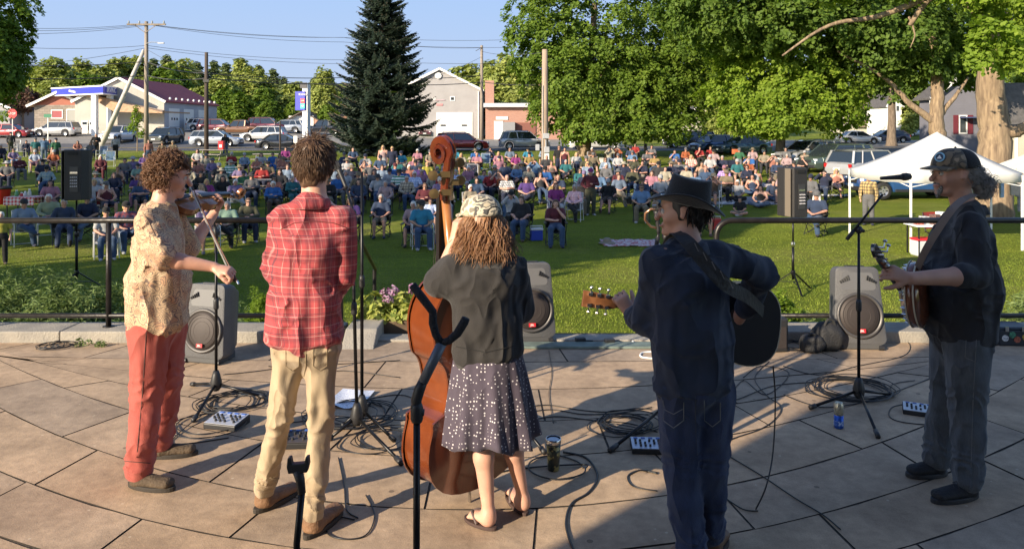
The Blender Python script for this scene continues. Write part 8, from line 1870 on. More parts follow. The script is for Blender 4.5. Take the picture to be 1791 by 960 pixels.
rt2,Jl2,G2=hero('person seen from behind in a red plaid shirt and beige trousers','musicians',(px(520,3.75),3.75,0),J2,dict(hand='none',w=.99,belly=0,cuff=.34,loose=1.1,arm=1.08,hs=1.06,leg=.80,pants=.55,hands={'R':dict(d=(-.5,.8,-.1),n=(-.2,-.3,.9),side=1),'L':dict(d=(.5,.8,.1),n=(0,.3,-.9),side=1)}),dict(skin=SK1,shirt=patmat('red_plaid',plaid,bump=.45),legs=patmat('beige_trousers',plain((.38,.285,.18),(.45,.345,.225)),bump=.55),shoes=mat('tan_boot',(.19,.10,.05),.7,noise=.25,nscale=14,bump=.35,bscale=70),sole=mat('boot_sole',(.035,.028,.022),.8)),extra=ex2,shirt='shirt_long',seedw=21,folds=.011)
HB2=mat('short_brown_hair',(.075,.042,.024),.5,col2=(.15,.085,.05),nscale=50,contrast=(.35,.7));c,r,f,u=head_frame(Jl2)
hb=link_mesh('hair',implicit('hair',[seg(c-f*.02+u*.0,c-f*.024+u*.045,.084,.082,.100,.098,r,.02),seg(c-f*.062-u*.03,c-f*.055-u*.095,.068,.050,.044,.030,r,.03),seg(c+f*.03+u*.07,c+f*.05+u*.075,.055,.05,k=.03),seg(c+f*.14-u*.05,c+f*.13+u*.0,.08,.06,.07,.05,r,.012,True)],.008,HB2,vnoise(8,.04,.003)),rt2)
hair_tufts(rt2,Jl2,3000,HB2,6,lambda a,b_,d:(d>-.92) and not (b_>.30 and d<.45) and not (b_>-.12 and d<-.25),.052,.0015,.002,.4,.985,.002,'lock',hb,coh=True,wander=.10,base=(.086,.104,.118),npt=6)
b=MB();rr=Vector(rt2.location);pts=smooth([P(575,338,3.78)-rr,P(583,352,3.63)-rr,P(572,395,3.57)-rr,P(562,450,3.56)-rr]);
# ------------------------------------------------------------------ the bassist
Y0=3.72
J3=dict(pel=Q(852,610),wai=Q(852,560),che=Q(846,490),nk=Q(843,438,.02),hd=Q(839,384,.05),f=(-.35,.93,0),hf=(-.62,.78,-.05),rt=(.93,.35,0),sL=Q(786,470,-.02),eL=Q(767,496,-.03),wL=Q(794,420,.03),sR=Q(900,468,.06),eR=Q(913,545,.12),wR=Q(880,575,.36),pL=Q(830,640),kL=Q(842,755,-.02),pR=Q(885,640,.02),kR=Q(890,750,.05),aL=(px(854,3.66),3.68,.085),tL=(px(828,3.72),3.74,.035),aR=(px(914,3.82),3.83,.085),tR=(px(896,3.97),3.98,.035))
def ex3(Gp,J,r0):
 pel=A_(J['pel']);Gp['shirt_short']+=[dict(seg(A_(J['wai']),pel-(0,0,.005),.160,.176,.128,.145,(1,0,0),.04),cap=.25)]
 for sd in 'LR':
  an,to=A_(J['a'+sd]),A_(J['t'+sd]);d=un(A_((to[0]-an[0],to[1]-an[1],0)));s_=A_((-d[1],d[0],0))
  for i in range(5):q=to+d*(.0-.006*abs(i-1.2))+s_*(-.030+.015*i)*(1 if sd=='L' else -1);Gp['body'].append(seg(q-A_((0,0,.0)),q+d*.028-A_((0,0,.008)),.009 if i else.012,.008,k=.005))
rt3,Jl3,G3=hero('person with long wavy hair and camouflage cap in black t-shirt and dotted skirt','musicians',(px(860,3.75),3.75,0),J3,dict(hand='none',w=.98,loose=1.6,arm=.86,leg=.84,sleeve=.82,hs=.98,hands={'L':dict(d=(.12,.1,.98),n=(.75,.35,-.1),side=1,curl=(1.0,1.1,1.15,1.2),thumb=(.3,.5),s=.95),'R':dict(d=(-.3,.9,-.1),n=(-.2,0,-.9),side=1)}),dict(skin=SK1,shirt=patmat('black_t_shirt',plain((.018,.016,.016),(.025,.022,.021)),bump=.4),legs=None,shoes=MBOOT),extra=ex3,legs=None,shoes=False,seedw=31,folds=.010)
b=MB();rings=[];rr=Vector(rt3.location);c0=Vector(Jl3['pel'])
for i in range(22):
 t_=i/21;z=.045-.475*t_;a0,b0_=.146+.072*t_**.8,.118+.070*t_;ring=[]
 for k in range(96):
  a=2*PI*k/96;fl=.022*t_**1.3*math.sin(a*9+1.2+.6*math.sin(a*2))+.010*t_*math.sin(a*17+.5);ring.append((c0.x+(a0+fl)*math.cos(a)+.015*t_,c0.y+(b0_+fl)*math.sin(a),c0.z+z+(.016*math.sin(a*3+.4)+.010*math.sin(a*9+2))*t_))
 rings.append(ring)
n=96;b.add([v for q_ in rings for v in q_],[(i*n+k,i*n+(k+1)%n,(i+1)*n+(k+1)%n,(i+1)*n+k) for i in range(21) for k in range(n)]);o=b.build('skirt',patmat('dotted_skirt',dotskirt,bump=.2),rt3,smooth=True);o.modifiers.new('thickness','SOLIDIFY').thickness=.003
HB3=mat('long_auburn_hair',(.17,.075,.035),.42,col2=(.38,.20,.095),nscale=45,contrast=(.35,.68),stretch=(1,1,.15));c,r,f,u=head_frame(Jl3)
hb=link_mesh('hair',implicit('hair',[seg(c-f*.02-u*.0,c-f*.022+u*.03,.086,.084,.10,.098,r,.02),seg(c-f*.05-u*.02,c-f*.055-u*.19,.068,.058,.048,.034,r,.04),seg(c-r*.045-u*.02,c-r*.05-u*.15,.032,.024,.045,.03,r,.03),seg(c+r*.045-u*.02,c+r*.05-u*.17,.032,.024,.045,.03,r,.03),seg(c+f*.14-u*.08,c+f*.13+u*.01,.085,.06,.08,.05,r,.012,True)],.009,HB3,vnoise(18,.05,.006,(1,1,.4))),rt3)
hair_tufts(rt3,Jl3,2300,HB3,16,lambda a,b_,d:(-.6<d<.35) and not (b_>.45),.205,.0019,.011,1.4,.95,.009,'lock',hb,coh=True,wander=.06,base=(.074,.092,.09),npt=14)
CAM=patmat('desert_camouflage',camo((.50,.42,.30),(.36,.30,.20),(.56,.50,.40),(.20,.18,.14),22),bump=.15);CAMD=patmat('faded_camouflage_back',camo((.42,.36,.26),(.10,.10,.09),(.50,.44,.34),(.06,.06,.06),22),bump=.15)
ballcap(rt3,Jl3,CAM,CAMD,CAM,1.02,panel=-.55,drop=-.008)
c,r,f,u=head_frame(Jl3);b=MB();q=lambda a,b_,d:Vector(c+r*a+f*b_+u*d);b.tube([q(.040*math.cos(a),-.122+.004*abs(math.cos(a)),.032+.034*max(0,math.sin(a))) for a in [PI*k/8 for k in range(9)]],.004,5);b.build('cap_opening',mat('recess',(.008,.008,.008),.7),rt3)
for sd in 'LR':
 an,to=Vector(Jl3['a'+sd]),Vector(Jl3['t'+sd]);d=Vector((to.x-an.x,to.y-an.y,0));L_=d.length;d.normalize();s_=Vector((-d.y,d.x,0));mid=Vector(((an.x+to.x)/2,(an.y+to.y)/2,0));b=MB();out=[]
 for k in range(24):a=2*PI*k/24;p_=mid+d*(math.cos(a)*(L_/2+.052)+.002)+s_*math.sin(a)*.044*(1+.12*math.cos(a));out.append((p_.x,p_.y))
 b.prism(out,0,.016,lambda x,y,z:(x,y,z));so=b.build('sandal',mat('sandal_sole',(.06,.035,.03),.8),rt3,bevel=.003)
 b=MB();tp_=to+d*.0;[b.tube(smooth([Vector((mid.x,mid.y,.02))-d*.01+s_*.042*sg,Vector((mid.x,mid.y,.055))+d*.03+s_*.028*sg,Vector((to.x,to.y,.052))+d*.002]),.007,6,flat=.5) for sg in (-1,1)];b.build('strap',mat('sandal_strap',(.12,.09,.085),.6),so,smooth=True)
# ---- double bass
BV=mat('bass_varnish',(.07,.015,.006),.22,coat=.8,col2=(.135,.033,.010),nscale=5,contrast=(.3,.7),stretch=(1,1,.5));BVR=mat('bass_lit_rib_varnish',(.19,.046,.012),.22,coat=.8,col2=(.12,.028,.009),nscale=7,contrast=(.3,.7))  # rib colour painted brighter than the back, as if sunlit
bt=A_(P(821,838,3.92));btop=A_(P(793,330,3.83));bd=un(btop-bt);th_=R(44);bn=un(A_((math.sin(th_),-math.cos(th_),0)));bs=un(np.cross(bn,bd));bn=un(np.cross(bd,bs))
bt=bt+A_((0,.0,0));rtB=empty('double_bass',Vector((bt[0],bt[1],0)),0,'large reddish brown double bass seen from behind, held by the bassist','double bass');o3=A_(rtB.location)
xf=lambda x,y,z:tuple(bt-o3+bs*x+bd*y+bn*(z-.10))
violin_body(rtB,1.08,(.50,.36,.655),.19,xf,BV,BVR,BV,.018)
b=MB();b.tube([xf(0,0,.095),tuple(A_(xf(0,-.10,.095))*A_((1,1,0))+A_((0,0,.0)))],.008,8);b.build('end_pin',CHR,rtB)
nk_a,nk_b=A_(xf(0,1.04,.06)),A_(xf(0,1.44,.035));b=MB();b.tube([Vector(nk_a-bn*.0),Vector(lerp(nk_a,nk_b,.25)),Vector(nk_b)],[.040,.026,.024],14);b.build('neck',mat('neck_wood',(.30,.12,.04),.3,coat=.5,col2=(.40,.17,.055),nscale=8),rtB,smooth=True)
b=MB();fv=lambda a,c_,z:xf(a,c_,z);b.add([fv(-.045,.80,-.02),fv(.045,.80,-.02),fv(.024,1.46,.015),fv(-.024,1.46,.015),fv(-.045,.80,-.045),fv(.045,.80,-.045),fv(.024,1.46,-.01),fv(-.024,1.46,-.01)],[(0,1,2,3),(4,7,6,5),(0,4,5,1),(1,5,6,2),(2,6,7,3),(3,7,4,0)]);b.build('fingerboard',EB,rtB)
th2=R(62);
scroll_mesh(A_(xf(0,1.425,.03)),bd,bn,bs,2.05,mat('scroll_varnish',(.07,.012,.006),.18,coat=1.0,col2=(.12,.025,.010),nscale=8),rtB)
BR=mat('brass',(.55,.38,.18),.3,1.0)
for i in range(4):
 sg=(-1)**i;b=MB();y_=1.47+.045*i;b.tube([xf(0,y_,.05),xf(.07*sg,y_,.055)],.007,8);b.box(xf(.025*sg,y_,.075),(.05,.03,.03));b.lathe([(.004,-.004),(.024,-.003),(.026,0),(.024,.003),(.004,.004)],xf(.088*sg,y_,.055),12,Matrix.Rotation(R(90),3,'X'));b.build('tuning_machine',BR,rtB)
b=MB();[b.tube([xf(-.03+.02*i,.28,-.08),xf(-.03+.02*i,.5,-.16),xf(-.012+.008*i,1.46,-.012)],.0014,4) for i in range(4)];b.build('strings',CHR,rtB)
b=MB();b.prism([(-.07,0),(.07,0),(.05,.14),(-.05,.14)],.498,.512,lambda u,v,t_:xf(u,t_,-.02-v));b.build('bridge',MATS['maple_wood'],rtB);b=MB();b.prism([(-.05,.06),(.05,.06),(.025,.3),(-.025,.3)],-.06,-.075,lambda u,v,t_:xf(u,v,t_));b.build('tailpiece',EB,rtB)
# ------------------------------------------------------------------ the guitarist
Y0=3.35
J4=dict(pel=Q(1214,655),wai=Q(1210,585),che=Q(1206,500),nk=Q(1200,425,.03),hd=Q(1193,368,.10),f=(-.42,.9,0),hf=(-.96,.22,-.06),rt=(.9,.42,0),sL=Q(1152,455,-.04),eL=Q(1133,560,.06),wL=Q(1103,552,.30),sR=Q(1262,448,.05),eR=Q(1333,478,.20),wR=Q(1290,560,.42),pL=Q(1190,690),kL=Q(1192,830,-.02),pR=Q(1245,690,.03),kR=Q(1240,820,.03),aL=(px(1212,3.28),3.28,.09),tL=(px(1190,3.4),3.42,.035),aR=(px(1244,3.45),3.45,.09),tR=(px(1262,3.55),3.56,.035))
def ex4(Gp,J,r0):
 pel=A_(J['pel']);Gp['shirt_long']+=[dict(seg(A_(J['wai']),pel-(0,0,.03),.165,.172,.125,.14,J['rt'],.04),cap=.3)]
rt4,Jl4,G4=hero('person in a black cowboy hat and dark navy shirt seen from behind with a guitar','musicians',(px(1215,3.4),3.4,0),J4,dict(hand='none',w=1.04,belly=.02,cuff=.72,loose=1.4,arm=1.1,leg=.98,pants=.7,hs=1.0,hands={'L':dict(d=(-.45,.25,.85),n=(-.3,.55,.3),side=-1,curl=(.9,1.0,1.05,1.1),thumb=(.5,.3)),'R':dict(d=(-.8,.1,-.5),n=(.1,-.8,0),side=1)}),dict(skin=SK2,shirt=patmat('dark_navy_shirt',plain((.010,.017,.038),(.016,.026,.055)),bump=.5),legs=patmat('dark_jeans',denim((.012,.022,.062),(.022,.038,.095)),bump=.5),shoes=mat('brown_shoe',(.14,.07,.035),.5)),extra=ex4,shirt='shirt_long',seedw=41,folds=.011)
HB4=mat('dark_short_hair',(.018,.013,.011),.5,noise=.4,nscale=60);c,r,f,u=head_frame(Jl4)
hb=link_mesh('hair',implicit('hair',[seg(c-f*.02,c-f*.024+u*.045,.082,.08,.096,.094,r,.02),seg(c-f*.062-u*.03,c-f*.055-u*.085,.062,.045,.036,.024,r,.03),seg(c+r*.0+f*.14-u*.06,c+f*.13+u*.0,.09,.06,.085,.06,r,.012,True)],.008,HB4,vnoise(28,.04,.003)),rt4)
hair_tufts(rt4,Jl4,260,HB4,36,lambda a,b_,d:(-.9<d<.3) and b_<-.05,.045,.0028,.003,.4,.85,.004,'lock',hb,wander=.2,base=(.083,.100,.092),npt=5)
eyes_brows(rt4,Jl4,HB4,1.03)
def cowboy(rt,J,m):
 c,r,f,u=head_frame(J);tilt=.27;u2=un(u+f*tilt*-1);f2=un(np.cross(u2,r)*1);f2=un(f+u*tilt);q=lambda a,b_,d:Vector(c+r*a+f2*b_+u2*d);V=[];nA=48;prof=[]
 for i in range(9):t_=i/8;prof.append(('b',1.0+(1-t_)*1.0))
 rows=0
 for kind,s_ in prof:
  for k in range(nA):
   a=2*PI*k/nA;x,y=math.cos(a),math.sin(a);ext=(s_-1);rx,ry=.086+.058*ext,.106+.068*ext
   z=.036+.050*ext*abs(x)**2.2*(1.0)-.018*ext*abs(y)**2;V.append(q(rx*x,-.014+ry*y,z))
  rows+=1
 for i in range(1,10):
  t_=i/9;shr=1-.24*t_ if t_<.75 else (1-.24*t_)*(1-((t_-.75)/.25)**2*.55);z=.036+.115*min(1,t_/.8)
  for k in range(nA):
   a=2*PI*k/nA;x,y=math.cos(a),math.sin(a);pinch=1-.16*t_*max(0,y)**2*abs(x)*1.5;top=(t_>.75);zz=z+(.012*y*y if t_>.6 else 0)+(-.022*((t_-.75)/.25) if top else 0);V.append(q(.086*shr*x*pinch,-.014+.106*shr*y,zz))
  rows+=1
 ci=len(V);V.append(q(0,-.014,.036+.115-.034));b=MB();b.add(V,[(i*nA+k,i*nA+(k+1)%nA,(i+1)*nA+(k+1)%nA,(i+1)*nA+k) for i in range(rows-1) for k in range(nA)]+[((rows-1)*nA+k,(rows-1)*nA+(k+1)%nA,ci) for k in range(nA)])
 o=b.build('cowboy_hat',m,rt,smooth=True);o.modifiers.new('thickness','SOLIDIFY').thickness=.005
 b=MB();b.tube([q(.0885*math.cos(a),-.014+.1085*math.sin(a),.046) for a in [2*PI*k/40 for k in range(41)]],.0065,6,flat=1.6);hbn=b.build('hat_band',mat('hat_band',(.05,.045,.045),.4,.3),o,smooth=True)
 b=MB()
 for k in range(16):a=2*PI*k/16;b.ball(q(.0945*math.cos(a),-.014+.1145*math.sin(a),.047),.0065,8,5)
 b.build('concho',CHR,hbn)
 return o
cowboy(rt4,Jl4,mat('black_felt',(.010,.010,.012),.85,bump=.2,bscale=120,sheen=.3))
b=MB();w_=Vector(lerp(Jl4['eL'],Jl4['wL'],.86));d_=Vector(un(A_(Jl4['wL'])-A_(Jl4['eL'])));b.lathe([(.035,-.010),(.037,0),(.035,.010)],w_,16,d_.to_track_quat('Z','Y').to_matrix(),cap=False);b.build('wrist_band',BAGM,rt4)
def ribbon(pts,wdt,nrm,m,nm,parent,th=.004):
 b=MB();pts=smooth(pts,6);rings=[]
 for i,p_ in enumerate(pts):
  t_=(pts[min(i+1,len(pts)-1)]-pts[max(i-1,0)]).normalized();n_=Vector(nrm[min(i*len(nrm)//len(pts),len(nrm)-1)]);s_=t_.cross(n_).normalized()*wdt/2;n_=s_.cross(t_).normalized()*th/2
  rings.append([tuple(p_-s_-n_),tuple(p_+s_-n_),tuple(p_+s_+n_),tuple(p_-s_+n_)])
 loft(b,rings);return b.build(nm,m,parent,smooth=False)
# ---- acoustic guitar (strap is a part of it)
gdir=un(A_(P(1052,523,3.72))-A_(P(1296,560,3.80)));gb=A_(P(1270,560,3.80));gn=un(A_((.30,-.93,.12)));gs=un(np.cross(gdir,gn));gn=np.cross(gs,gdir)
rtG=empty('acoustic_guitar',Vector(gb),0,'acoustic guitar with black back and cream binding held by the guitarist','guitar');gx=lambda u,v,z:tuple(gdir*u+gs*v+gn*z)
half=[(-.255,.02),(-.25,.09),(-.225,.145),(-.17,.186),(-.10,.20),(-.03,.192),(.03,.165),(.08,.143),(.12,.136),(.16,.142),(.20,.148),(.235,.138),(.258,.10),(.262,.04)]
out=[(u,v) for u,v in half]+[(u,-v) for u,v in half[::-1]];fine=[]
for i in range(len(out)):a,c_=out[i],out[(i+1)%len(out)];fine+=[a,((a[0]+c_[0])/2,(a[1]+c_[1])/2)]
fine=[tuple((fine[i-1][k]+2*fine[i][k]+fine[(i+1)%len(fine)][k])/4 for k in (0,1)) for i in range(len(fine))]
BG=mat('black_lacquer',(.008,.007,.008),.18,coat=.8);b=MB();b.prism(fine,-.055,.055,lambda u,v,t_:gx(u,v,t_));b.build('sides',BG,rtG,auto=50)
b=MB();b.prism([(u*.985,v*.985) for u,v in fine],.0555,.059,lambda u,v,t_:gx(u,v,t_));b.build('back',BG,rtG);b=MB();b.prism([(u*.985,v*.985) for u,v in fine],-.059,-.0555,lambda u,v,t_:gx(u,v,t_));b.build('soundboard',mat('spruce_top',(.5,.33,.15),.3,coat=.5),rtG)
b=MB()
for zz in (.053,-.053):b.tube([gx(u*1.004,v*1.004,zz) for u,v in fine+[fine[0]]],.0035,5)
b.build('binding',mat('cream_binding',(.6,.52,.38),.4),rtG)
b=MB();L_=float(np.linalg.norm(A_(P(1082,530,3.73))-gb));b.tube([gx(.25,0,-.035),gx(.33,0,-.045),gx(L_,0,-.048)],[.035,.024,.021],12,flat=.8);b.build('neck',mat('neck_mahogany',(.16,.06,.03),.35,coat=.4),rtG,smooth=True)
b=MB();b.prism([(.24,-.028),(.24,.028),(L_,.022),(L_,-.022)],-.068,-.060,lambda u,v,t_:gx(u,v,t_));b.build('fingerboard',EB,rtG)
b=MB();b.prism([(L_-.005,-.024),(L_-.005,.024),(L_+.04,.036),(L_+.165,.040),(L_+.165,-.040),(L_+.04,-.036)],-.062,-.044,lambda u,v,t_:gx(u,v,t_));b.build('headstock',mat('head_mahogany',(.20,.085,.035),.3,coat=.4,col2=(.13,.05,.02),nscale=20),rtG,bevel=.002)
for i in range(3):
 for sg in (-1,1):b=MB();u_=L_+.045+.043*i;b.box(gx(u_,sg*.026,-.038),(.02,.02,.014));b.tube([gx(u_,sg*.030,-.038),gx(u_,sg*.052,-.038)],.003,6);b.ball(gx(u_,sg*.058,-.038),.0095,8,6,(1,1,.7));b.build('tuning_machine',mat('nickel',(.6,.56,.5),.25,1.0),rtG)
b=MB();b.tube([gx(L_-.075,0,-.048),gx(L_-.05,0,-.048)],.027,12);b.build('capo',BLKP,rtG)
b=MB();[b.tube([gx(-.12,-.022+.009*i,-.068),gx(L_,-.016+.0065*i,-.072)],.0006,3) for i in range(6)];b.build('strings',CHR,rtG)
STR=mat('black_strap',(.016,.015,.016),.6,bump=.5,bscale=45);g0=Vector(gb)
so=ribbon([P(1168,425,3.55)-g0,P(1180,408,3.35)-g0,P(1200,420,3.20)-g0,P(1235,462,3.165)-g0,P(1272,500,3.19)-g0,P(1308,520,3.40)-g0,P(1335,545,3.66)-g0],.058,[(-.3,-.3,1),(0,-1,.6),(.1,-1,.2),(.2,-1,.15),(.5,-1,.15),(.8,-.8,.1)],STR,'strap',rtG)
b=MB()
for i in range(5):a=P(1218+15*i,432+16*i,3.155+.003*i)-g0;b.bar(a+Vector((-.008,-.004,.016)),a+Vector((.008,-.004,-.018)),.004,.003)
b.build('stitching',mat('grey_thread',(.16,.15,.15),.6),so)
# ------------------------------------------------------------------ the banjo player
Y0=4.12
J5=dict(pel=Q(1682,575),wai=Q(1680,500),che=Q(1683,425),nk=Q(1690,360),hd=Q(1667,303),f=(-.985,.0,0),hf=(-.985,-.05,-.02),rt=(0,1,0),sL=Q(1700,398,-.18),eL=Q(1708,482,-.26),wL=Q(1592,487,-.38),sR=Q(1688,396,.18),eR=Q(1640,470,.28),wR=Q(1598,490,.14),pL=Q(1692,600,-.09),kL=Q(1692,720,-.10),pR=Q(1668,600,.09),kR=Q(1655,700,.10),aL=(px(1693,3.98),3.98,.09),tL=(px(1637,3.95),3.93,.035),aR=(px(1638,4.24),4.24,.09),tR=(px(1590,4.26),4.22,.035))
def ex5(Gp,J,r0):
 pel=A_(J['pel']);Gp['shirt_long']+=[dict(seg(A_(J['wai']),pel+(-.01,0,-.01),.165,.17,.165,.17,J['rt'],.05),cap=.3),seg(A_(J['wai'])+(-.075,0,.0),A_(J['wai'])+(-.07,0,-.10),.13,.13,.10,.10,J['rt'],.06)]
 for sd in 'LR':e,w_=A_(J['e'+sd]),A_(J['w'+sd]);Gp['shirt_long'].append(seg(lerp(e,w_,.10),lerp(e,w_,.20),.064,.063,k=.006))
rt5,Jl5,G5=hero('person in profile with grey ponytail, camouflage cap and black shirt playing a banjo','musicians',(px(1665,4.1),4.1,0),J5,dict(hand='none',w=1.06,belly=.065,cuff=.17,loose=1.5,arm=1.12,leg=1.0,hs=1.06,hands={'L':dict(d=(-.90,-.05,.32),n=(-.25,.75,-.35),side=1,curl=(.75,.85,.95,1.0),thumb=(.5,.3),s=1.05),'R':dict(d=(-.75,-.1,-.45),n=(-.1,-.6,-.5),side=-1,curl=(.8,.85,.9,.95))}),dict(skin=SK2,shirt=patmat('black_snap_shirt',plain((.013,.014,.019),(.020,.021,.028)),bump=.5),legs=patmat('grey_jeans',denim((.055,.065,.080),(.095,.108,.125)),bump=.6),shoes=mat('black_sneaker',(.016,.016,.019),.8,bump=.4,bscale=90),sole=mat('sneaker_sole',(.025,.026,.03),.6)),extra=ex5,shirt='shirt_long',seedw=51,folds=.011)
HB5=mat('grey_frizzy_hair',(.20,.19,.18),.5,col2=(.42,.40,.38),nscale=50,contrast=(.35,.7));c,r,f,u=head_frame(Jl5)
hb=link_mesh('hair',implicit('hair',[seg(c-f*.022,c-f*.026+u*.03,.082,.08,.098,.094,r,.02),seg(c-f*.07-u*.01,c-f*.085-u*.04,.055,.04,.04,.035,r,.03),seg(c-f*.12-u*.045,c-f*.155-u*.11,.026,.034,.028,.034,r,.02),seg(c+f*.10-u*.09,c+f*.12+u*.02,.11,.08,.115,.09,r,.01,True)],.008,HB5,vnoise(38,.04,.005)),rt5)
hair_tufts(rt5,Jl5,520,HB5,46,lambda a,b_,d:(-.5<d<.45) and b_<.0,.05,.0018,.003,.8,.9,.002,'lock',hb,wander=.2,base=(.082,.100,.090),npt=8,back=1.3)
Jp=dict(Jl5);Jp['hd']=tuple(c-f*.155-u*.075)
hair_tufts(rt5,Jp,520,HB5,47,lambda a,b_,d:True,.05,.0016,.009,1.3,.7,.002,'ponytail',hb,wander=.4,base=(.030,.035,.045),npt=8)
eyes_brows(rt5,Jl5,HB5,1.06)
q=lambda a,b_,d:Vector(c+(r*a+f*b_+u*d)*1.06)
gb_=link_mesh('goatee',implicit('goatee',[seg(q(0,.076,-.090),q(0,.082,-.112),.023,.014,.019,.012,r,.02),seg(q(-.025,.078,-.066),q(-.02,.082,-.09),.009,.010,k=.015),seg(q(.025,.078,-.066),q(.02,.082,-.09),.009,.010,k=.015),seg(q(-.022,.088,-.050),q(.022,.088,-.050),.0055,k=.008)],.005,mat('grizzled_beard',(.10,.085,.075),.8,col2=(.36,.34,.31),nscale=140,contrast=(.4,.6),bump=.8,bscale=200),vnoise(7,.012,.0018)),rt5)
CAM5=patmat('woodland_camouflage',camo((.20,.15,.095),(.06,.05,.04),(.12,.10,.07),(.30,.23,.15),17),bump=.15);BKC=mat('cap_black_mesh',(.012,.012,.013),.8,bump=.5,bscale=150)
o=ballcap(rt5,Jl5,CAM5,BKC,CAM5,1.08,panel=.05,drop=-.004)
b=MB();cc_=Vector(c+(f*.088+u*.082+r*-.036)*1.08);nv=Vector(un(f*.80-r*.62+u*.32));Mq=nv.to_track_quat('Z','Y').to_matrix();b.lathe([(.026,0),(.026,.004),(.023,.005)],cc_,24,Mq);bd_=b.build('badge',mat('badge_blue',(.25,.5,.65),.5),o);b=MB();b.lathe([(.019,.005),(.019,.0065)],cc_,20,Mq);bi=b.build('badge_centre',mat('badge_navy',(.01,.03,.07),.5),bd_)
b=MB();b.add([Mq@Vector(v)+cc_ for v in ((-.013,-.010,.0072),(.013,-.010,.0072),(.005,.003,.0072),(0,.010,.0072),(-.006,.001,.0072))],[(0,1,2,3,4)]);b.build('badge_mark',WHITEP,bi)
b=MB();[b.ball(Vector(lerp(A_(Jl5['nk'])+A_((-.115,-.055,-.08)),A_(Jl5['wai'])+A_((-.215,-.03,.02)),k/4)),.006,8,6) for k in range(5)];
b=MB();[b.tube([Vector(A_(Jl5['a'+sd])+A_((-.030-.012*k,-.028,.005-.008*k))),Vector(A_(Jl5['a'+sd])+A_((-.034-.012*k,.028,.003-.008*k)))],.003,5) for sd in 'LR' for k in range(4)]
# ---- banjo
bj=A_(P(1590,512,4.02));bdir=un(A_(P(1538,420,3.98))-bj);bnr=un(A_((-.93,-.30,-.28)));bsd=un(np.cross(bdir,bnr));bnr=un(np.cross(bsd,bdir))
bj=A_(P(1598,514,4.06));nut_=A_(P(1549,452,3.68));bdir=un(nut_-bj);bnr=A_((-.78,.60,-.05));bsd=un(np.cross(bdir,bnr));bnr=un(np.cross(bsd,bdir));Lb=float(np.linalg.norm(nut_-bj))
rtJ=empty('banjo',Vector(bj),0,'five string banjo with white head and brown resonator held by the capped player','banjo');Mb=Matrix((Vector(bsd),Vector(bdir),Vector(bnr))).transposed();bx=lambda s_,d,n_:tuple(bsd*s_+bdir*d+bnr*n_)
RS=mat('resonator_wood',(.13,.035,.015),.2,coat=.9,col2=(.20,.06,.02),nscale=10);b=MB();b.lathe([(.02,-.062),(.10,-.060),(.150,-.050),(.168,-.035),(.172,.005),(.165,.008)],(0,0,0),48,Mb);b.build('resonator',RS,rtJ,smooth=True)
b=MB();b.lathe([(.173,-.037),(.1745,-.033),(.173,-.029)],(0,0,0),48,Mb,False);b.lathe([(.173,.002),(.175,.006),(.168,.010)],(0,0,0),48,Mb,False);b.build('binding',mat('cream_binding',(.6,.52,.38),.4),rtJ,smooth=True)
b=MB();b.lathe([(.165,.006),(.165,.012),(.146,.012)],(0,0,0),48,Mb,False);b.lathe([(.146,.0),(.147,.030),(.143,.034),(.139,.030)],(0,0,0),48,Mb,False);b.build('tone_ring',CHR,rtJ,smooth=True)
b=MB();b.lathe([(.139,.026),(.10,.026),(.004,.026)],(0,0,0),40,Mb,False);b.build('drum_head',WHITEP,rtJ)
b=MB()
for k in range(24):a=2*PI*k/24;b.tube([bx(.153*math.cos(a),.153*math.sin(a),.006),bx(.151*math.cos(a),.151*math.sin(a),.036)],.0035,6)
b.build('tension_hooks',CHR,rtJ)
b=MB();b.add([bx(-.026,.12,.034),bx(.026,.12,.034),bx(.017,Lb,.030),bx(-.017,Lb,.030),bx(-.024,.12,.048),bx(.024,.12,.048),bx(.016,Lb,.040),bx(-.016,Lb,.040)],[(0,1,2,3),(4,7,6,5),(0,4,5,1),(1,5,6,2),(2,6,7,3),(3,7,4,0)]);b.build('fingerboard',EB,rtJ)
b=MB();b.tube([bx(0,.14,.018),bx(0,.22,.022),bx(0,Lb,.022)],[.026,.020,.017],12);b.build('neck',RS,rtJ,smooth=True)
b=MB();b.prism([(-.018,Lb),(.018,Lb),(.030,Lb+.035),(.026,Lb+.07),(.034,Lb+.11),(.018,Lb+.15),(0,Lb+.155),(-.018,Lb+.15),(-.034,Lb+.11),(-.026,Lb+.07),(-.030,Lb+.035)],.012,.028,lambda s_,d,t_:bx(s_,d,t_));b.build('headstock',mat('black_headstock',(.015,.012,.012),.2,coat=.7),rtJ,bevel=.002)
for i,(sg,k) in enumerate(((-1,.045),(1,.045),(-1,.105),(1,.105))):b=MB();b.tube([bx(sg*.018,Lb+k,.03),bx(sg*.018,Lb+k,-.02)],.005,8);b.tube([bx(sg*.018,Lb+k,-.016),bx(sg*.045,Lb+k,-.02)],.003,6);b.ball(bx(sg*.05,Lb+k,-.021),.011,8,6,(1,1,.7));b.build('tuning_peg',mat('nickel',(.6,.56,.5),.25,1.0),rtJ)
b=MB();[b.tube([bx(-.02+.01*i,-.13,.032),bx(-.02+.01*i,-.05,.050),bx(-.012+.006*i,Lb,.042)],.0006,3) for i in range(5)];b.build('strings',CHR,rtJ)
b=MB();b.box(bx(0,-.05,.038),(.07,.012,.022),Mb);b.build('bridge',MATS['maple_wood'],rtJ)
g0=Vector(bj);ribbon([P(1604,470,3.99)-g0,P(1622,432,3.90)-g0,P(1655,380,3.88)-g0,P(1680,352,3.92)-g0,P(1705,340,4.02)-g0],.034,[(-.8,-.6,0),(-.5,-.85,0),(-.4,-.9,.2),(-.3,-.7,.7),(0,-.3,1)],mat('tan_strap',(.20,.15,.12),.6),'strap',rtJ)
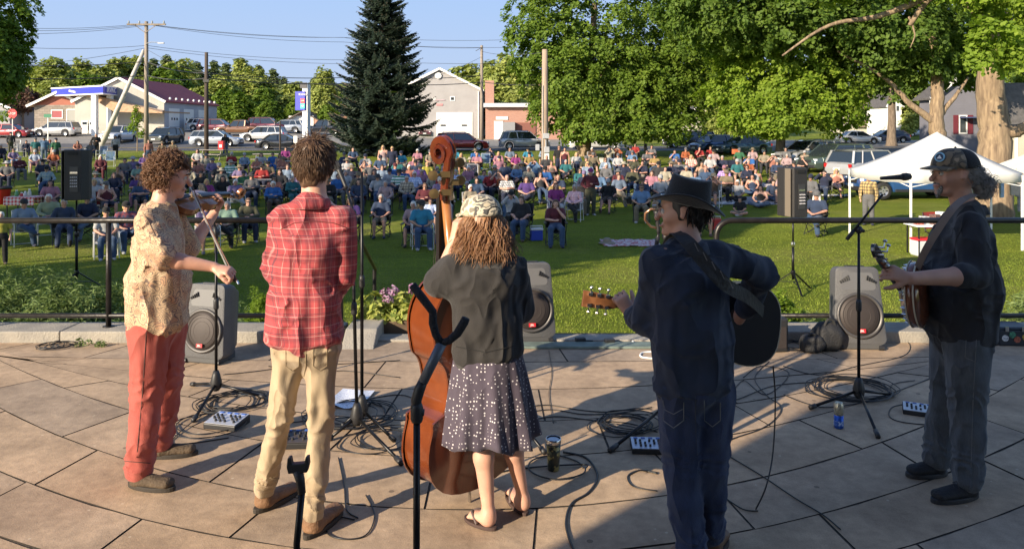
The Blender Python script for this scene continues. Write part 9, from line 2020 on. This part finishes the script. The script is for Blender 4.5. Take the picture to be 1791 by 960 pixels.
from mathutils.bvhtree import BVHTree
THD={k:mat('thread_'+k,v,.8) for k,v in (('dark',(.05,.035,.03)),('beige',(.24,.18,.11)),('grey',(.16,.17,.18)),('red',(.13,.025,.025)),('navy',(.05,.055,.075)),('black',(.008,.008,.009)))}
def seam(rt,part,lines,m,nm='seam',r=.0016):
 ob=next(c for c in rt.children if c.name.split('.')[0]==part);me=ob.data;bv=BVHTree.FromPolygons([v.co[:] for v in me.vertices],[p.vertices[:] for p in me.polygons]);o0=Vector((0,0,CH))-rt.location;b=MB()
 for ln in lines:
  pts=[]
  for i in range(len(ln)-1):
   for k in range(10):
    u_=k/10;x=ln[i][0]+(ln[i+1][0]-ln[i][0])*u_;y=ln[i][1]+(ln[i+1][1]-ln[i][1])*u_;d=(P(x,y,5)-Vector((0,0,CH))).normalized();h_=bv.ray_cast(o0,d)
    if h_[0] is not None:pts.append(h_[0]-d*.0006)
  if len(pts)>2:b.tube(pts,r,5)
 if b.n:return b.build(nm,m,ob,smooth=True)
seam(rt2,'shirt',[[(490,402),(515,390),(549,387),(583,390),(610,400)]],THD['red'],'yoke_seam',.0022)
seam(rt2,'trousers',[[(535,598),(535,640),(531,660)]],THD['beige'],'back_seam',.002)
for q in ([(500,606),(500,640),(511,648),(523,640),(523,606)],[(548,606),(548,640),(560,648),(572,640),(572,606)]):seam(rt2,'trousers',[q],THD['beige'],'pocket',.002)
seam(rt2,'trousers',[[(472,835),(505,838)],[(530,868),(575,868)]],THD['beige'],'hem',.002)
seam(rt1,'trousers',[[(256,580),(249,690),(238,812)]],THD['dark'],'side_seam',.0018);seam(rt1,'trousers',[[(218,806),(268,810)]],THD['dark'],'hem',.002)
seam(rt1,'shirt',[[(250,372),(262,392),(272,415)]],mat('tan_thread',(.25,.17,.11),.8),'shoulder_seam',.002)
seam(rt3,'shirt',[[(798,606),(850,616),(905,604)]],THD['black'],'hem',.002)
seam(rt4,'shirt',[[(1140,455),(1180,440),(1225,445),(1270,452)]],THD['navy'],'yoke_seam',.002);seam(rt4,'trousers',[[(1216,690),(1217,760),(1220,800)]],THD['navy'],'back_seam',.002)
for q in ([(1160,700),(1160,735),(1178,748),(1196,735),(1196,700)],[(1232,700),(1232,735),(1246,746),(1260,735),(1260,700)]):seam(rt4,'trousers',[q],THD['grey'],'pocket',.0018)
seam(rt4,'trousers',[[(1162,716),(1178,724),(1196,714)]],THD['grey'],'pocket_stitching',.0016)
seam(rt5,'trousers',[[(1708,590),(1702,700),(1698,830)]],THD['grey'],'side_seam',.0018);seam(rt5,'trousers',[[(1690,592),(1688,625),(1706,632)]],THD['grey'],'pocket',.0018)
seam(rt5,'shirt',[[(1690,385),(1672,420),(1668,455)]],THD['black'],'shoulder_seam',.002);seam(rt5,'shirt',[[(1640,440),(1665,442),(1664,462),(1650,472),(1640,464)]],THD['navy'],'chest_pocket',.0016)
def collar(rt,J,m,r0=.070,h=.042,lean=.015):
 nk,f=A_(J['nk']),un(J['f']);side=un(np.cross(f,(0,0,1)));V=[];n=40
 for (rr,z) in ((r0+.010,-.040),(r0+.004,-.012),(r0,.008),(r0+.007,.010),(r0+.016,-.012),(r0+.026,-.034)):
  for k in range(n+1):a=-PI/2+.28+(2*PI-.56)*k/n*-1;a=PI/2+.25+(2*PI-.5)*k/n;V.append(nk+side*rr*math.cos(a)+f*(rr*math.sin(a)*1.0-lean)+A_((0,0,z-.006-.018*max(0,math.sin(a)))))
 b=MB();b.add(V,[(i*(n+1)+k,i*(n+1)+k+1,(i+1)*(n+1)+k+1,(i+1)*(n+1)+k) for i in range(5) for k in range(n)]);o=b.build('collar',m,rt,smooth=True);o.modifiers.new('thickness','SOLIDIFY').thickness=.003
collar(rt1,Jl1,MPA);collar(rt2,Jl2,MATS.get('red_plaid') or bpy.data.materials['red_plaid']);collar(rt4,Jl4,bpy.data.materials['dark_navy_shirt']);collar(rt5,Jl5,bpy.data.materials['black_snap_shirt'])
for sd in 'LR':
 an,to=Vector(Jl5['a'+sd]),Vector(Jl5['t'+sd]);d=(to-an);b=MB();n_=Vector((-d.y,d.x,0)).normalized()
 for k in range(5):p_=an.lerp(to,.12+.13*k)+Vector((0,0,.012-.004*k));b.tube([p_-n_*.026,p_+Vector((0,0,.026-.003*k)),p_+n_*.026+d*.06],.0028,5)
 b.build('laces',mat('lace_grey',(.05,.05,.055),.8),rt5,smooth=True)
